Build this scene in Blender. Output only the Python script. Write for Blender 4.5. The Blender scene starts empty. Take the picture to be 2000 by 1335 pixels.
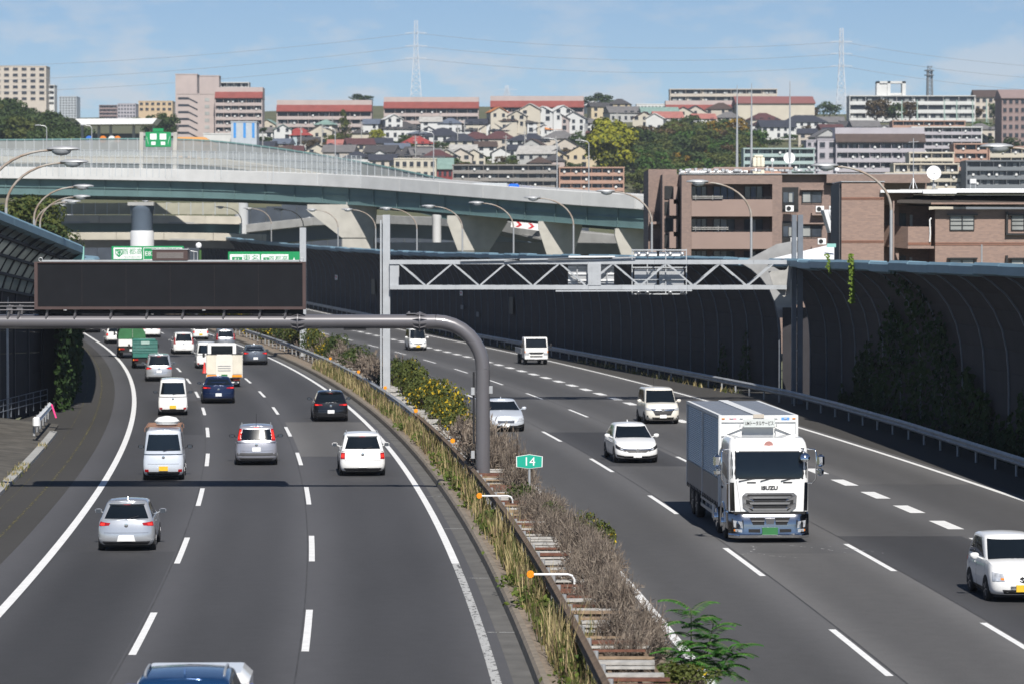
import bpy, bmesh, math, random
from mathutils import Vector, Matrix, noise as mnoise

# ---------------------------------------------------------------- camera, world, sun, exposure
scene = bpy.context.scene
col = scene.collection
F = 6013.0          # focal length in photograph pixels (2000 px wide)
CH = 8.94           # camera height above the road
HY = 490.0          # horizon row of the photograph
cam_d = bpy.data.cameras.new("camera")
cam_d.sensor_width = 36.0
cam_d.lens = 36.0 * F / 2000.0
cam_d.clip_start = 1.0
cam_d.dof.use_dof = True
cam_d.dof.focus_distance = 98.0
cam_d.dof.aperture_fstop = 2.2
cam_d.clip_end = 12000.0
cam = bpy.data.objects.new("camera", cam_d)
col.objects.link(cam)
cam.location = (0, 0, CH)
cam.rotation_euler = (math.radians(90) - math.atan((667.5 - HY) / F), 0, 0)
scene.camera = cam

SUN_EL = math.radians(45.0)
SUN_AZ = math.radians(9.5)     # right of straight behind the camera
sun_dir = Vector((math.sin(SUN_AZ) * math.cos(SUN_EL), -math.cos(SUN_AZ) * math.cos(SUN_EL), math.sin(SUN_EL)))
sun_d = bpy.data.lights.new("sun", 'SUN')
sun_d.energy = 4.6
sun_d.angle = math.radians(0.53)
sun_d.color = (1.0, 0.955, 0.89)
sun = bpy.data.objects.new("sun", sun_d)
col.objects.link(sun)
sun.location = sun_dir * 300
sun.rotation_euler = sun_dir.to_track_quat('Z', 'Y').to_euler()

world = bpy.data.worlds.new("World")
scene.world = world
world.use_nodes = True
wn = world.node_tree.nodes
wl = world.node_tree.links
wn.clear()
w_out = wn.new('ShaderNodeOutputWorld')
w_bg = wn.new('ShaderNodeBackground')
w_sky = wn.new('ShaderNodeTexSky')
w_sky.sky_type = 'NISHITA'
w_sky.sun_disc = False
w_sky.sun_elevation = SUN_EL
w_sky.sun_rotation = math.radians(180) - SUN_AZ
w_sky.altitude = 60
w_sky.air_density = 0.62
w_sky.dust_density = 0.0
w_sky.ozone_density = 3.0
w_bg.inputs['Strength'].default_value = 0.062
# fair-weather clouds, the same recipe all round the horizon
w_tc = wn.new('ShaderNodeTexCoord')
w_map = wn.new('ShaderNodeMapping')
w_map.inputs['Scale'].default_value = (34, 34, 88)
w_map.inputs['Location'].default_value = (3.1, 1.7, 0.4)
w_noi = wn.new('ShaderNodeTexNoise')
w_noi.inputs['Scale'].default_value = 1.0
w_noi.inputs['Detail'].default_value = 7.0
w_noi.inputs['Roughness'].default_value = 0.56
w_ramp = wn.new('ShaderNodeValToRGB')
w_ramp.color_ramp.elements[0].position = 0.48
w_ramp.color_ramp.elements[1].position = 0.62
w_sep = wn.new('ShaderNodeSeparateXYZ')
w_lo = wn.new('ShaderNodeMapRange')          # clouds sit in a low band above the horizon, thinning upwards
w_lo.inputs['From Min'].default_value = 0.035
w_lo.inputs['From Max'].default_value = 0.095
w_lo.inputs['To Min'].default_value = 0.85
w_lo.inputs['To Max'].default_value = 0.03
w_mul = wn.new('ShaderNodeMath'); w_mul.operation = 'MULTIPLY'
w_mix = wn.new('ShaderNodeMixRGB')
w_mix.inputs['Color2'].default_value = (8.2, 8.5, 9.0, 1)
wl.new(w_tc.outputs['Generated'], w_map.inputs['Vector'])
wl.new(w_map.outputs['Vector'], w_noi.inputs['Vector'])
wl.new(w_noi.outputs['Fac'], w_ramp.inputs['Fac'])
wl.new(w_tc.outputs['Generated'], w_sep.inputs['Vector'])
wl.new(w_sep.outputs['Z'], w_lo.inputs['Value'])
wl.new(w_ramp.outputs['Color'], w_mul.inputs[0])
wl.new(w_lo.outputs['Result'], w_mul.inputs[1])
wl.new(w_sky.outputs['Color'], w_mix.inputs['Color1'])
wl.new(w_mul.outputs['Value'], w_mix.inputs['Fac'])
wl.new(w_mix.outputs['Color'], w_bg.inputs['Color'])
wl.new(w_bg.outputs['Background'], w_out.inputs['Surface'])

scene.view_settings.view_transform = 'Standard'
scene.view_settings.look = 'None'
scene.view_settings.exposure = 0.45
scene.view_settings.gamma = 1.0
scene.view_settings.use_curve_mapping = False
scene.cycles.max_bounces = 6
scene.cycles.transparent_max_bounces = 8

# ---------------------------------------------------------------- helpers
RND = random.Random(14)
def at(px, py, Y):
    """point at distance Y whose bearing and height angle were read off the photograph"""
    return Vector(((px - 1000.0) / F * Y, Y, CH + (HY - py) / F * Y))
def gy(py, z=0.0):
    return F * (CH - z) / (py - HY)
def G(px, py, z=0.0):
    Y = gy(py, z)
    return Vector(((px - 1000.0) / F * Y, Y, z))

class MB:
    def __init__(self):
        self.v = []; self.f = []; self.m = []
    def add(self, vs, fs, mi=0):
        o = len(self.v)
        self.v.extend([tuple(p) for p in vs])
        for f in fs:
            self.f.append([i + o for i in f]); self.m.append(mi)
        return self
    def quad(self, a, b, c, d, mi=0):
        return self.add((a, b, c, d), ((0, 1, 2, 3),), mi)
    def box(self, x0, x1, y0, y1, z0, z1, mi=0):
        return self.add(((x0, y0, z0), (x1, y0, z0), (x1, y1, z0), (x0, y1, z0), (x0, y0, z1), (x1, y0, z1), (x1, y1, z1), (x0, y1, z1)),
                        ((3, 2, 1, 0), (4, 5, 6, 7), (0, 1, 5, 4), (1, 2, 6, 5), (2, 3, 7, 6), (3, 0, 4, 7)), mi)
    def bbox(self, x0, x1, y0, y1, z0, z1, b=0.03, mi=0):
        """box with chamfered vertical and top edges"""
        b = min(b, (x1 - x0) * .45, (y1 - y0) * .45, (z1 - z0) * .45)
        def ring(i, z):
            return [(x0 + i, y0, z), (x1 - i, y0, z), (x1, y0 + i, z), (x1, y1 - i, z), (x1 - i, y1, z), (x0 + i, y1, z), (x0, y1 - i, z), (x0, y0 + i, z)]
        def rin(z):
            return [(x0 + b, y0 + b, z)] * 0 + [(x0 + b * 1.4, y0 + b, z), (x1 - b * 1.4, y0 + b, z), (x1 - b, y0 + b * 1.4, z), (x1 - b, y1 - b * 1.4, z), (x1 - b * 1.4, y1 - b, z), (x0 + b * 1.4, y1 - b, z), (x0 + b, y1 - b * 1.4, z), (x0 + b, y0 + b * 1.4, z)]
        vs = rin(z0) + ring(b, z0 + b) + ring(b, z1 - b) + rin(z1)
        fs = [tuple(range(7, -1, -1)), tuple(range(24, 32))]
        for r in range(3):
            for i in range(8):
                j = (i + 1) % 8
                fs.append((r * 8 + i, r * 8 + j, r * 8 + 8 + j, r * 8 + 8 + i))
        return self.add(vs, fs, mi)
    def bar(self, p, q, w, h, mi=0, up=(0, 0, 1)):
        p = Vector(p); q = Vector(q); d = (q - p)
        if d.length < 1e-6: return self
        d.normalize(); u = Vector(up)
        if abs(d.dot(u)) > .98: u = Vector((0, 1, 0)) if abs(d.y) < .9 else Vector((1, 0, 0))
        s = d.cross(u).normalized() * (w / 2); t = s.cross(d).normalized() * (h / 2)
        vs = [p - s - t, p + s - t, p + s + t, p - s + t, q - s - t, q + s - t, q + s + t, q - s + t]
        return self.add(vs, ((0, 1, 2, 3), (7, 6, 5, 4), (0, 4, 5, 1), (1, 5, 6, 2), (2, 6, 7, 3), (3, 7, 4, 0)), mi)
    def tube(self, pts, r, n=8, caps=True, mi=0):
        pts = [Vector(p) for p in pts]; vs = []; fs = []
        rr = r if isinstance(r, (list, tuple)) else [r] * len(pts)
        ref = None
        for i, p in enumerate(pts):
            d = (pts[min(i + 1, len(pts) - 1)] - pts[max(i - 1, 0)])
            d.normalize()
            if ref is None:
                ref = Vector((0, 0, 1)) if abs(d.z) < .9 else Vector((1, 0, 0))
            a = d.cross(ref)
            if a.length < 1e-4: a = d.orthogonal()
            a.normalize(); b = a.cross(d).normalized(); ref = b
            for k in range(n):
                t = 2 * math.pi * k / n
                vs.append(p + (a * math.cos(t) + b * math.sin(t)) * rr[i])
        for i in range(len(pts) - 1):
            for k in range(n):
                k2 = (k + 1) % n
                fs.append((i * n + k, i * n + k2, (i + 1) * n + k2, (i + 1) * n + k))
        if caps:
            fs.append(tuple(range(n - 1, -1, -1))); fs.append(tuple(range((len(pts) - 1) * n, len(pts) * n)))
        return self.add(vs, fs, mi)
    def lathe(self, prof, n=16, M=None, mi=0):
        """prof: (radius, height) pairs about local z, M places it"""
        vs = []; fs = []
        for r, z in prof:
            for k in range(n):
                t = 2 * math.pi * k / n
                p = Vector((r * math.cos(t), r * math.sin(t), z))
                vs.append(M @ p if M else p)
        for i in range(len(prof) - 1):
            for k in range(n):
                k2 = (k + 1) % n
                fs.append((i * n + k, i * n + k2, (i + 1) * n + k2, (i + 1) * n + k))
        fs.append(tuple(range(n - 1, -1, -1))); fs.append(tuple(range((len(prof) - 1) * n, len(prof) * n)))
        return self.add(vs, fs, mi)
    def prism(self, poly, a0, a1, axis='y', mi=0):
        """poly of (u, w) pairs extruded along axis"""
        n = len(poly)
        def P3(u, w, a):
            return (u, a, w) if axis == 'y' else ((a, u, w) if axis == 'x' else (u, w, a))
        vs = [P3(u, w, a0) for u, w in poly] + [P3(u, w, a1) for u, w in poly]
        fs = [tuple(range(n - 1, -1, -1)), tuple(range(n, 2 * n))]
        for i in range(n):
            j = (i + 1) % n
            fs.append((i, j, n + j, n + i))
        return self.add(vs, fs, mi)
    def grid(self, rows, mi=0, close=False):
        n = len(rows[0]); vs = [p for r in rows for p in r]; fs = []
        for i in range(len(rows) - 1):
            for k in range(n if close else n - 1):
                k2 = (k + 1) % n
                fs.append((i * n + k, i * n + k2, (i + 1) * n + k2, (i + 1) * n + k))
        return self.add(vs, fs, mi)
    def mesh(self, name, mats, smooth=False):
        me = bpy.data.meshes.new(name)
        me.from_pydata(self.v, [], self.f)
        for m in (mats if isinstance(mats, (list, tuple)) else [mats]):
            me.materials.append(m)
        if any(self.m): me.polygons.foreach_set('material_index', self.m)
        if smooth:
            me.polygons.foreach_set('use_smooth', [True] * len(self.f))
            me.set_sharp_from_angle(angle=math.radians(smooth if smooth is not True else 40))
        me.update()
        return me
    def build(self, name, mats, parent=None, smooth=False, loc=None, rotz=0.0):
        o = bpy.data.objects.new(name, self.mesh(name, mats, smooth))
        col.objects.link(o)
        if parent is not None: o.parent = parent
        if loc is not None: o.location = loc
        if rotz: o.rotation_euler = (0, 0, rotz)
        return o

def tag(o, label=None, cat=None, group=None, kind=None):
    if label: o['label'] = label
    if cat: o['category'] = cat
    if group: o['group'] = group
    if kind: o['kind'] = kind
    return o
def thing(name, label, cat, loc=(0, 0, 0), rotz=0.0, group=None):
    o = bpy.data.objects.new(name, None)
    o.empty_display_size = 0.3
    col.objects.link(o)
    o.location = loc; o.rotation_euler = (0, 0, rotz)
    return tag(o, label, cat, group)
def inst(me, name, parent=None, loc=(0, 0, 0), rot=(0, 0, 0), scale=(1, 1, 1)):
    o = bpy.data.objects.new(name, me)
    col.objects.link(o)
    if parent is not None: o.parent = parent
    o.location = loc; o.rotation_euler = rot; o.scale = scale
    return o
def text_part(s, size, mat_, parent, loc, rot=(math.pi / 2, 0, 0), name='lettering', extrude=0.004, sx=1.0, bold=0.0):
    cu = bpy.data.curves.new(name, 'FONT')
    cu.body = s; cu.size = size; cu.extrude = extrude; cu.align_x = 'CENTER'; cu.align_y = 'CENTER'
    cu.offset = bold; cu.resolution_u = 3
    tmp = bpy.data.objects.new('tmp_text', cu)
    col.objects.link(tmp)
    dg = bpy.context.evaluated_depsgraph_get()
    me = bpy.data.meshes.new_from_object(tmp.evaluated_get(dg))
    bpy.data.objects.remove(tmp)
    me.materials.clear(); me.materials.append(mat_)
    o = bpy.data.objects.new(name, me)
    col.objects.link(o); o.parent = parent; o.location = loc; o.rotation_euler = rot; o.scale = (sx, 1, 1)
    return o

# ---------------------------------------------------------------- materials
MATS = {}
def mat(name, c, rough=0.6, metal=0.0, var=0.12, scale=1.5, spec=0.5, coat=0.0, bump=0.0, bscale=30.0, alpha=1.0, emit=0.0, detail=4.0, c2=None, stretch=None, trans=0.0):
    """procedural material: base colour with noise wear, optional second colour and fine relief"""
    if name in MATS: return MATS[name]
    m = bpy.data.materials.new(name); m.use_nodes = True
    nt = m.node_tree; ns = nt.nodes; ls = nt.links
    b = ns['Principled BSDF']
    b.inputs['Roughness'].default_value = rough
    b.inputs['Metallic'].default_value = metal
    b.inputs['Specular IOR Level'].default_value = spec
    b.inputs['Coat Weight'].default_value = coat
    b.inputs['Coat Roughness'].default_value = 0.04
    b.inputs['Transmission Weight'].default_value = trans
    tc = ns.new('ShaderNodeTexCoord')
    src = tc.outputs['Object']
    if stretch:
        mp = ns.new('ShaderNodeMapping'); mp.inputs['Scale'].default_value = stretch
        ls.new(src, mp.inputs['Vector']); src = mp.outputs['Vector']
    nz = ns.new('ShaderNodeTexNoise'); nz.inputs['Scale'].default_value = scale; nz.inputs['Detail'].default_value = detail
    ls.new(src, nz.inputs['Vector'])
    if c2 is None:
        mr = ns.new('ShaderNodeMapRange')
        mr.inputs['From Min'].default_value = 0.25; mr.inputs['From Max'].default_value = 0.75
        mr.inputs['To Min'].default_value = 1 - var; mr.inputs['To Max'].default_value = 1 + var
        ls.new(nz.outputs['Fac'], mr.inputs['Value'])
        mx = ns.new('ShaderNodeVectorMath'); mx.operation = 'SCALE'
        mx.inputs[0].default_value = c[:3]
        ls.new(mr.outputs['Result'], mx.inputs['Scale'])
        ls.new(mx.outputs['Vector'], b.inputs['Base Color'])
    else:
        rp = ns.new('ShaderNodeValToRGB')
        rp.color_ramp.elements[0].position = 0.5 - var; rp.color_ramp.elements[1].position = 0.5 + var
        rp.color_ramp.elements[0].color = (*c[:3], 1); rp.color_ramp.elements[1].color = (*c2[:3], 1)
        ls.new(nz.outputs['Fac'], rp.inputs['Fac']); ls.new(rp.outputs['Color'], b.inputs['Base Color'])
    if bump:
        n2 = ns.new('ShaderNodeTexNoise'); n2.inputs['Scale'].default_value = bscale; n2.inputs['Detail'].default_value = 3
        ls.new(src, n2.inputs['Vector'])
        bp = ns.new('ShaderNodeBump'); bp.inputs['Strength'].default_value = bump; bp.inputs['Distance'].default_value = 0.02
        ls.new(n2.outputs['Fac'], bp.inputs['Height']); ls.new(bp.outputs['Normal'], b.inputs['Normal'])
    if alpha < 1: b.inputs['Alpha'].default_value = alpha
    if emit:
        b.inputs['Emission Color'].default_value = (*c[:3], 1); b.inputs['Emission Strength'].default_value = emit
    MATS[name] = m
    return m

def leafmat(name, a, b_, tr=0.25, scale=0.35):
    """foliage: two tones mixed per leaf position, a little light passing through"""
    if name in MATS: return MATS[name]
    m = bpy.data.materials.new(name); m.use_nodes = True
    nt = m.node_tree; ns = nt.nodes; ls = nt.links
    p = ns['Principled BSDF']; out = ns['Material Output']
    tc = ns.new('ShaderNodeTexCoord'); nz = ns.new('ShaderNodeTexNoise'); nz.inputs['Scale'].default_value = scale; nz.inputs['Detail'].default_value = 5
    ls.new(tc.outputs['Object'], nz.inputs['Vector'])
    rp = ns.new('ShaderNodeValToRGB')
    rp.color_ramp.elements[0].position = 0.36; rp.color_ramp.elements[1].position = 0.64
    rp.color_ramp.elements[0].color = (*a, 1); rp.color_ramp.elements[1].color = (*b_, 1)
    ls.new(nz.outputs['Fac'], rp.inputs['Fac']); ls.new(rp.outputs['Color'], p.inputs['Base Color'])
    p.inputs['Roughness'].default_value = 0.65; p.inputs['Specular IOR Level'].default_value = 0.25
    t = ns.new('ShaderNodeBsdfTranslucent'); ls.new(rp.outputs['Color'], t.inputs['Color'])
    mx = ns.new('ShaderNodeMixShader'); mx.inputs['Fac'].default_value = tr
    ls.new(p.outputs['BSDF'], mx.inputs[1]); ls.new(t.outputs['BSDF'], mx.inputs[2]); ls.new(mx.outputs['Shader'], out.inputs['Surface'])
    MATS[name] = m
    return m

def asphalt(name, c, patch=0.75):
    """tarmac: aggregate speckle, tyre-worn bands along each lane (UV u = lane position, v = metres)"""
    m = bpy.data.materials.new(name); m.use_nodes = True
    nt = m.node_tree; ns = nt.nodes; ls = nt.links; b = ns['Principled BSDF']
    b.inputs['Roughness'].default_value = 0.82; b.inputs['Specular IOR Level'].default_value = 0.35
    uv = ns.new('ShaderNodeUVMap'); sp = ns.new('ShaderNodeSeparateXYZ'); ls.new(uv.outputs['UV'], sp.inputs['Vector'])
    def math_(op, a, b2=None):
        n = ns.new('ShaderNodeMath'); n.operation = op
        if isinstance(a, (int, float)): n.inputs[0].default_value = a
        else: ls.new(a, n.inputs[0])
        if b2 is not None:
            if isinstance(b2, (int, float)): n.inputs[1].default_value = b2
            else: ls.new(b2, n.inputs[1])
        return n.outputs[0]
    w2 = math_('COSINE', math_('MULTIPLY', sp.outputs['X'], 2 * math.pi))      # -1 in mid lane
    w4 = math_('COSINE', math_('MULTIPLY', sp.outputs['X'], 4 * math.pi))
    tc = ns.new('ShaderNodeTexCoord')
    big = ns.new('ShaderNodeTexNoise'); big.inputs['Scale'].default_value = 0.16; big.inputs['Detail'].default_value = 5
    mp = ns.new('ShaderNodeMapping'); mp.inputs['Scale'].default_value = (1.0, 0.16, 1); ls.new(tc.outputs['Object'], mp.inputs['Vector']); ls.new(mp.outputs['Vector'], big.inputs['Vector'])
    fine = ns.new('ShaderNodeTexNoise'); fine.inputs['Scale'].default_value = 26; fine.inputs['Detail'].default_value = 2; ls.new(tc.outputs['Object'], fine.inputs['Vector'])
    mid = ns.new('ShaderNodeTexNoise'); mid.inputs['Scale'].default_value = 2.2; mid.inputs['Detail'].default_value = 4; ls.new(tc.outputs['Object'], mid.inputs['Vector'])
    lane = math_('ADD', math_('MULTIPLY', w2, 0.21), math_('MULTIPLY', w4, 0.08))
    f = math_('ADD', 1.0, lane)
    f = math_('ADD', f, math_('MULTIPLY', math_('SUBTRACT', big.outputs['Fac'], 0.5), patch))
    f = math_('ADD', f, math_('MULTIPLY', math_('SUBTRACT', fine.outputs['Fac'], 0.5), 0.75))
    f = math_('ADD', f, math_('MULTIPLY', math_('SUBTRACT', mid.outputs['Fac'], 0.5), 0.28))
    sc = ns.new('ShaderNodeVectorMath'); sc.operation = 'SCALE'; sc.inputs[0].default_value = c; ls.new(f, sc.inputs['Scale'])
    ls.new(sc.outputs['Vector'], b.inputs['Base Color'])
    bp = ns.new('ShaderNodeBump'); bp.inputs['Strength'].default_value = 0.35; bp.inputs['Distance'].default_value = 0.01
    ls.new(fine.outputs['Fac'], bp.inputs['Height']); ls.new(bp.outputs['Normal'], b.inputs['Normal'])
    return m

def paintmat(name, c=(0.72, 0.72, 0.70), wear=0.0):
    """road paint, optionally worn away in flakes"""
    m = mat(name, c, 0.6, 0, 0.10, 3.0)
    if wear:
        nt = m.node_tree; ns = nt.nodes; ls = nt.links; b = ns['Principled BSDF']
        tc = ns.new('ShaderNodeTexCoord'); n = ns.new('ShaderNodeTexNoise'); n.inputs['Scale'].default_value = 7.0; n.inputs['Detail'].default_value = 6; n.inputs['Roughness'].default_value = .7
        mp = ns.new('ShaderNodeMapping'); mp.inputs['Scale'].default_value = (1, .45, 1)
        ls.new(tc.outputs['Object'], mp.inputs['Vector']); ls.new(mp.outputs['Vector'], n.inputs['Vector'])
        gt = ns.new('ShaderNodeMapRange'); gt.inputs['From Min'].default_value = wear - .03; gt.inputs['From Max'].default_value = wear + .03
        ls.new(n.outputs['Fac'], gt.inputs['Value']); ls.new(gt.outputs['Result'], b.inputs['Alpha'])
    return m

def paint(name, c, metal=0.0, rough=0.3, coat=0.7):
    return mat('car paint ' + name, c, rough, metal, 0.03, 2.0, 0.5, coat)

m_asph = asphalt('asphalt carriageway', (0.060, 0.060, 0.064))
m_asph2 = asphalt('asphalt opposite carriageway', (0.083, 0.082, 0.083), .6)
m_should = asphalt('asphalt shoulder', (0.054, 0.051, 0.047), .8)
m_patch1 = asphalt('asphalt newer patch', (0.047, 0.047, 0.050), .6)
m_patch2 = asphalt('asphalt pale patch', (0.100, 0.098, 0.097), .6)
m_line = paintmat('road paint white', (0.74, 0.74, 0.73))
m_linew = paintmat('road paint worn white', (0.42, 0.42, 0.41), .435)
m_yellowln = paintmat('moss in gutter joint', (0.15, 0.13, 0.04), .53)
m_tar = mat('tar joint', (0.047, 0.047, 0.049), .8, 0, .35, 1)
m_kerb = mat('weathered concrete kerb', (0.20, 0.17, 0.135), .9, 0, .25, 3, bump=.3)
m_gutter = mat('gutter concrete', (0.105, 0.102, 0.096), .9, 0, .3, 1.2, bump=.3)
m_soil = mat('dry soil', (0.20, 0.16, 0.12), .95, 0, .35, 2.5, bump=.6, bscale=12)
m_conc = mat('pale concrete', (0.42, 0.405, 0.365), .85, 0, .16, .6, bump=.15, bscale=8)
m_concg = mat('grey concrete', (0.33, 0.33, 0.32), .85, 0, .16, .6, bump=.15, bscale=8)
m_concslope = mat('stained concrete slope', (0.078, 0.072, 0.062), .9, 0, .5, 1.0, bump=.2, bscale=8)
m_steel = mat('galvanised steel', (0.50, 0.51, 0.52), .45, .55, .14, 3)
m_rail = mat('guardrail zinc', (0.42, 0.43, 0.44), .5, .35, .2, 2)
m_railrust = mat('rusty weathered rail', (0.17, 0.12, 0.08), .8, .1, .3, 4, c2=None)
m_rust = mat('red rust', (0.13, 0.055, 0.035), .85, .05, .4, 5)
m_slatw = mat('pale weathered slat', (0.36, 0.35, 0.33), .8, 0, .3, 4)
m_slatb = mat('brown slat', (0.24, 0.17, 0.11), .85, 0, .3, 4)
m_gant = mat('grey enamel gantry pipe', (0.135, 0.13, 0.14), .34, .15, .05, 1, coat=.3)
m_gantlt = mat('pale grey gantry paint', (0.40, 0.42, 0.44), .5, .1, .1, 2)
m_signblk = mat('black sign face', (0.012, 0.013, 0.016), .85, 0, .12, 2, .15)
m_signbrn = mat('brown sign frame', (0.075, 0.048, 0.045), .5, .1, .08, 2)
m_white = mat('white enamel', (0.74, 0.75, 0.76), .45, 0, .06, 2)
m_whitepl = mat('white plate', (0.82, 0.82, 0.82), .4, 0, .03, 2)
m_dark = mat('dark plastic', (0.018, 0.018, 0.020), .5, 0, .15, 6)
m_black = mat('black rubber', (0.010, 0.010, 0.011), .75, 0, .2, 6)
m_green = mat('green sign sheeting', (0.008, 0.26, 0.085), .45, 0, .06, 2)
m_teal = mat('teal sign sheeting', (0.012, 0.36, 0.25), .42, 0, .05, 2)
m_wall = mat('brown grey barrier panel', (0.034, 0.032, 0.036), .8, .0, .2, .9, .3)
m_wallpost = mat('barrier post grey blue', (0.15, 0.17, 0.20), .6, .1, .15, 2)
m_cap = mat('blue barrier cap', (0.17, 0.28, 0.35), .55, .0, .10, .8)
m_glassd = mat('tinted vehicle glass', (0.006, 0.009, 0.012), .06, 0, .2, 1, .6)
m_glassb = mat('window glass', (0.05, 0.06, 0.075), .08, 0, .5, .8, .7)
m_chrome = mat('chrome', (0.78, 0.79, 0.81), .09, 1, .03, 3)
m_tyre = mat('tyre', (0.014, 0.014, 0.015), .8, 0, .2, 10)
m_alloy = mat('alloy rim', (0.42, 0.42, 0.44), .3, .8, .1, 6)
m_red = mat('red lens', (0.32, 0.008, 0.010), .15, 0, .2, 12, coat=.6)
m_redl = mat('lit red lamp', (0.75, 0.03, 0.02), .2, 0, .2, 12, emit=.55)
m_lens = mat('clear lamp lens', (0.55, 0.57, 0.60), .08, .35, .35, 14, coat=.8)
m_amber = mat('amber lens', (0.75, 0.22, 0.02), .25, 0, .1, 10)
m_plateY = mat('yellow plate', (0.75, 0.46, 0.03), .45, 0, .03, 3)
m_plateG = mat('green plate', (0.03, 0.16, 0.05), .5, 0, .03, 3)
m_orange = mat('orange reflector', (0.85, 0.30, 0.01), .35, 0, .1, 20)
m_bark = mat('bark', (0.12, 0.09, 0.065), .9, 0, .3, 3, bump=.4)
m_galv = mat('lamp post zinc', (0.46, 0.47, 0.48), .45, .5, .12, 2)
m_lamprust = mat('lamp arm rust bloom', (0.40, 0.38, 0.35), .65, .15, .12, 1.1, c2=(0.27, 0.20, 0.15))

# ---------------------------------------------------------------- road alignment (fitted to the lane markings)
def base(Y):
    u = (Y - 140.0) / 100.0
    return -9.26 * u - 2.922 * u * u + 0.1533 * u ** 3
LN = dict(L0=(-17.73, -.55), L1=(-13.84, -.45), L2=(-9.87, -.25), L3=(-5.62, 0), kerb=(-4.84, 0.0), rail=(-3.80, .1), R0=(-1.19, 0), R1=(2.73, .04), R2=(6.64, .14), R3=(11.08, .19), R4=(16.05, .5))
def LX(k, Y, d=0.0):
    a, b = LN[k]
    return base(Y) + a + b * (Y - 140) / 100.0 + d
def slope(Y): return (base(Y + 1) - base(Y - 1)) / 2
def zr(Y): return 5.0e-5 * max(0.0, Y - 280.0) ** 2
def frange(a, b, s):
    n = max(1, int(round((b - a) / s)))
    return [a + (b - a) * i / n for i in range(n + 1)]
def interp(t, tab):
    if t <= tab[0][0]: return tab[0][1]
    for (a, b), (c, d) in zip(tab, tab[1:]):
        if t <= c: return b + (d - b) * (t - a) / (c - a)
    return tab[-1][1]
RAILR = [(60, 21.8), (90, 21.3), (120, 20.1), (147, 18.75), (165, 17.5), (179, 16.2), (195, 13.9), (211, 11.5), (233, 8.0), (256, 4.3), (285, -0.6), (314, -5.6)]
def railR(Y):
    if Y <= 314: return interp(Y, RAILR)
    return base(Y) + 18.4 + .2
def wallR(Y):
    off = interp(Y, [(90, 1.5), (160, 1.7), (187, 3.1), (193, 2.6), (225, 1.9), (300, 1.7)])
    return railR(Y) + off
def wallL(Y): return LX('L0', Y) - 4.5

def strip(name, cuts, Y0, Y1, m, z=0.0, step=4.0, parent=None, kind='structure', lanes=None):
    """ribbon of ground between the lateral curves in cuts"""
    ys = frange(Y0, Y1, step); rows = []; uvs = []
    for Y in ys:
        r = [c(Y) for c in cuts]
        rows.append([(x, Y, z + zr(Y)) for x in r])
    mb = MB(); mb.grid(rows); me = mb.mesh(name, m)
    uvl = me.uv_layers.new(name='UVMap'); n = len(cuts)
    dat = []
    for p in me.polygons:
        for li in p.loop_indices:
            vi = me.loops[li].vertex_index
            dat += [vi % n if lanes is None else lanes[vi % n], ys[vi // n]]
    uvl.data.foreach_set('uv', dat)
    o = bpy.data.objects.new(name, me); col.objects.link(o)
    if parent is not None: o.parent = parent
    elif kind: o['kind'] = kind
    return o

g = MB(); g.quad((-6000, -400, -.7), (6000, -400, -.7), (6000, 9000, -.7), (-6000, 9000, -.7))
tag(g.build('ground', mat('ground earth', (0.13, 0.14, 0.08), .95, 0, .3, .02)), kind='structure')

YN, YF = 30, 640
road_l = strip('road', [lambda Y: LX('L0', Y, -1.2), lambda Y: LX('L1', Y), lambda Y: LX('L2', Y), lambda Y: LX('L3', Y, .35)], YN, YF, m_asph, 0)
road_r = strip('road', [lambda Y: LX('R0', Y, -.35), lambda Y: LX('R1', Y), lambda Y: LX('R2', Y), lambda Y: LX('R3', Y), lambda Y: LX('R4', Y, .4)], YN, YF, m_asph2, 0)
strip('shoulder', [lambda Y: wallL(Y) - 1.5, lambda Y: LX('L0', Y, -1.2)], YN, YF, m_should, -.002, lanes=[.2, .3])
strip('shoulder', [lambda Y: LX('R4', Y, .4), lambda Y: wallR(Y) + 1.5], YN, YF, m_should, -.002, lanes=[.2, .3])
gut = strip('gutter', [lambda Y: LX('L3', Y, .35), lambda Y: LX('kerb', Y)], YN, YF, m_gutter, 0.002, lanes=[.2, .3])

for a, b, da, db, Y0, Y1, m_, pr, u0 in (('R1', 'R2', .2, .12, 58, 91, m_patch2, road_r, 1), ('R2', 'R3', .2, -.35, 62, 96.5, m_patch1, road_r, 2), ('R1', 'R2', .2, -.15, 128, 152, m_patch1, road_r, 1), ('R3', 'R4', .35, -.2, 118, 171, m_patch2, road_r, 3), ('L1', 'L2', .0, -.2, 36, 63, m_patch1, road_l, 1), ('L0', 'L1', .2, -.2, 150, 184, m_patch1, road_l, 0), ('L2', 'L3', .1, -.2, 134, 161, m_patch2, road_l, 2), ('L0', 'L1', .2, -.2, 62, 91.5, m_patch1, road_l, 0)):
    strip('surfacing_patch', [lambda Y, a=a, da=da: LX(a, Y, da), lambda Y, a=a, b=b: (LX(a, Y) + LX(b, Y)) / 2, lambda Y, b=b, db=db: LX(b, Y, db)], Y0, Y1, m_, .0025, 4, pr, lanes=[u0 + .05, u0 + .5, u0 + .96])
def line_strip(c, w, Y0, Y1, m, parent, name='edge_line', z=.006, step=4.0):
    return strip(name, [lambda Y: c(Y) - w / 2, lambda Y: c(Y) + w / 2], Y0, Y1, m, z, step, parent)
line_strip(lambda Y: LX('L0', Y), .26, YN, YF, m_line, road_l)
line_strip(lambda Y: LX('L3', Y), .22, 88, YF, m_line, road_l)
line_strip(lambda Y: LX('L3', Y), .21, YN, 88, m_linew, road_l)
line_strip(lambda Y: LX('R0', Y), .24, YN, YF, m_line, road_r)
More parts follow.
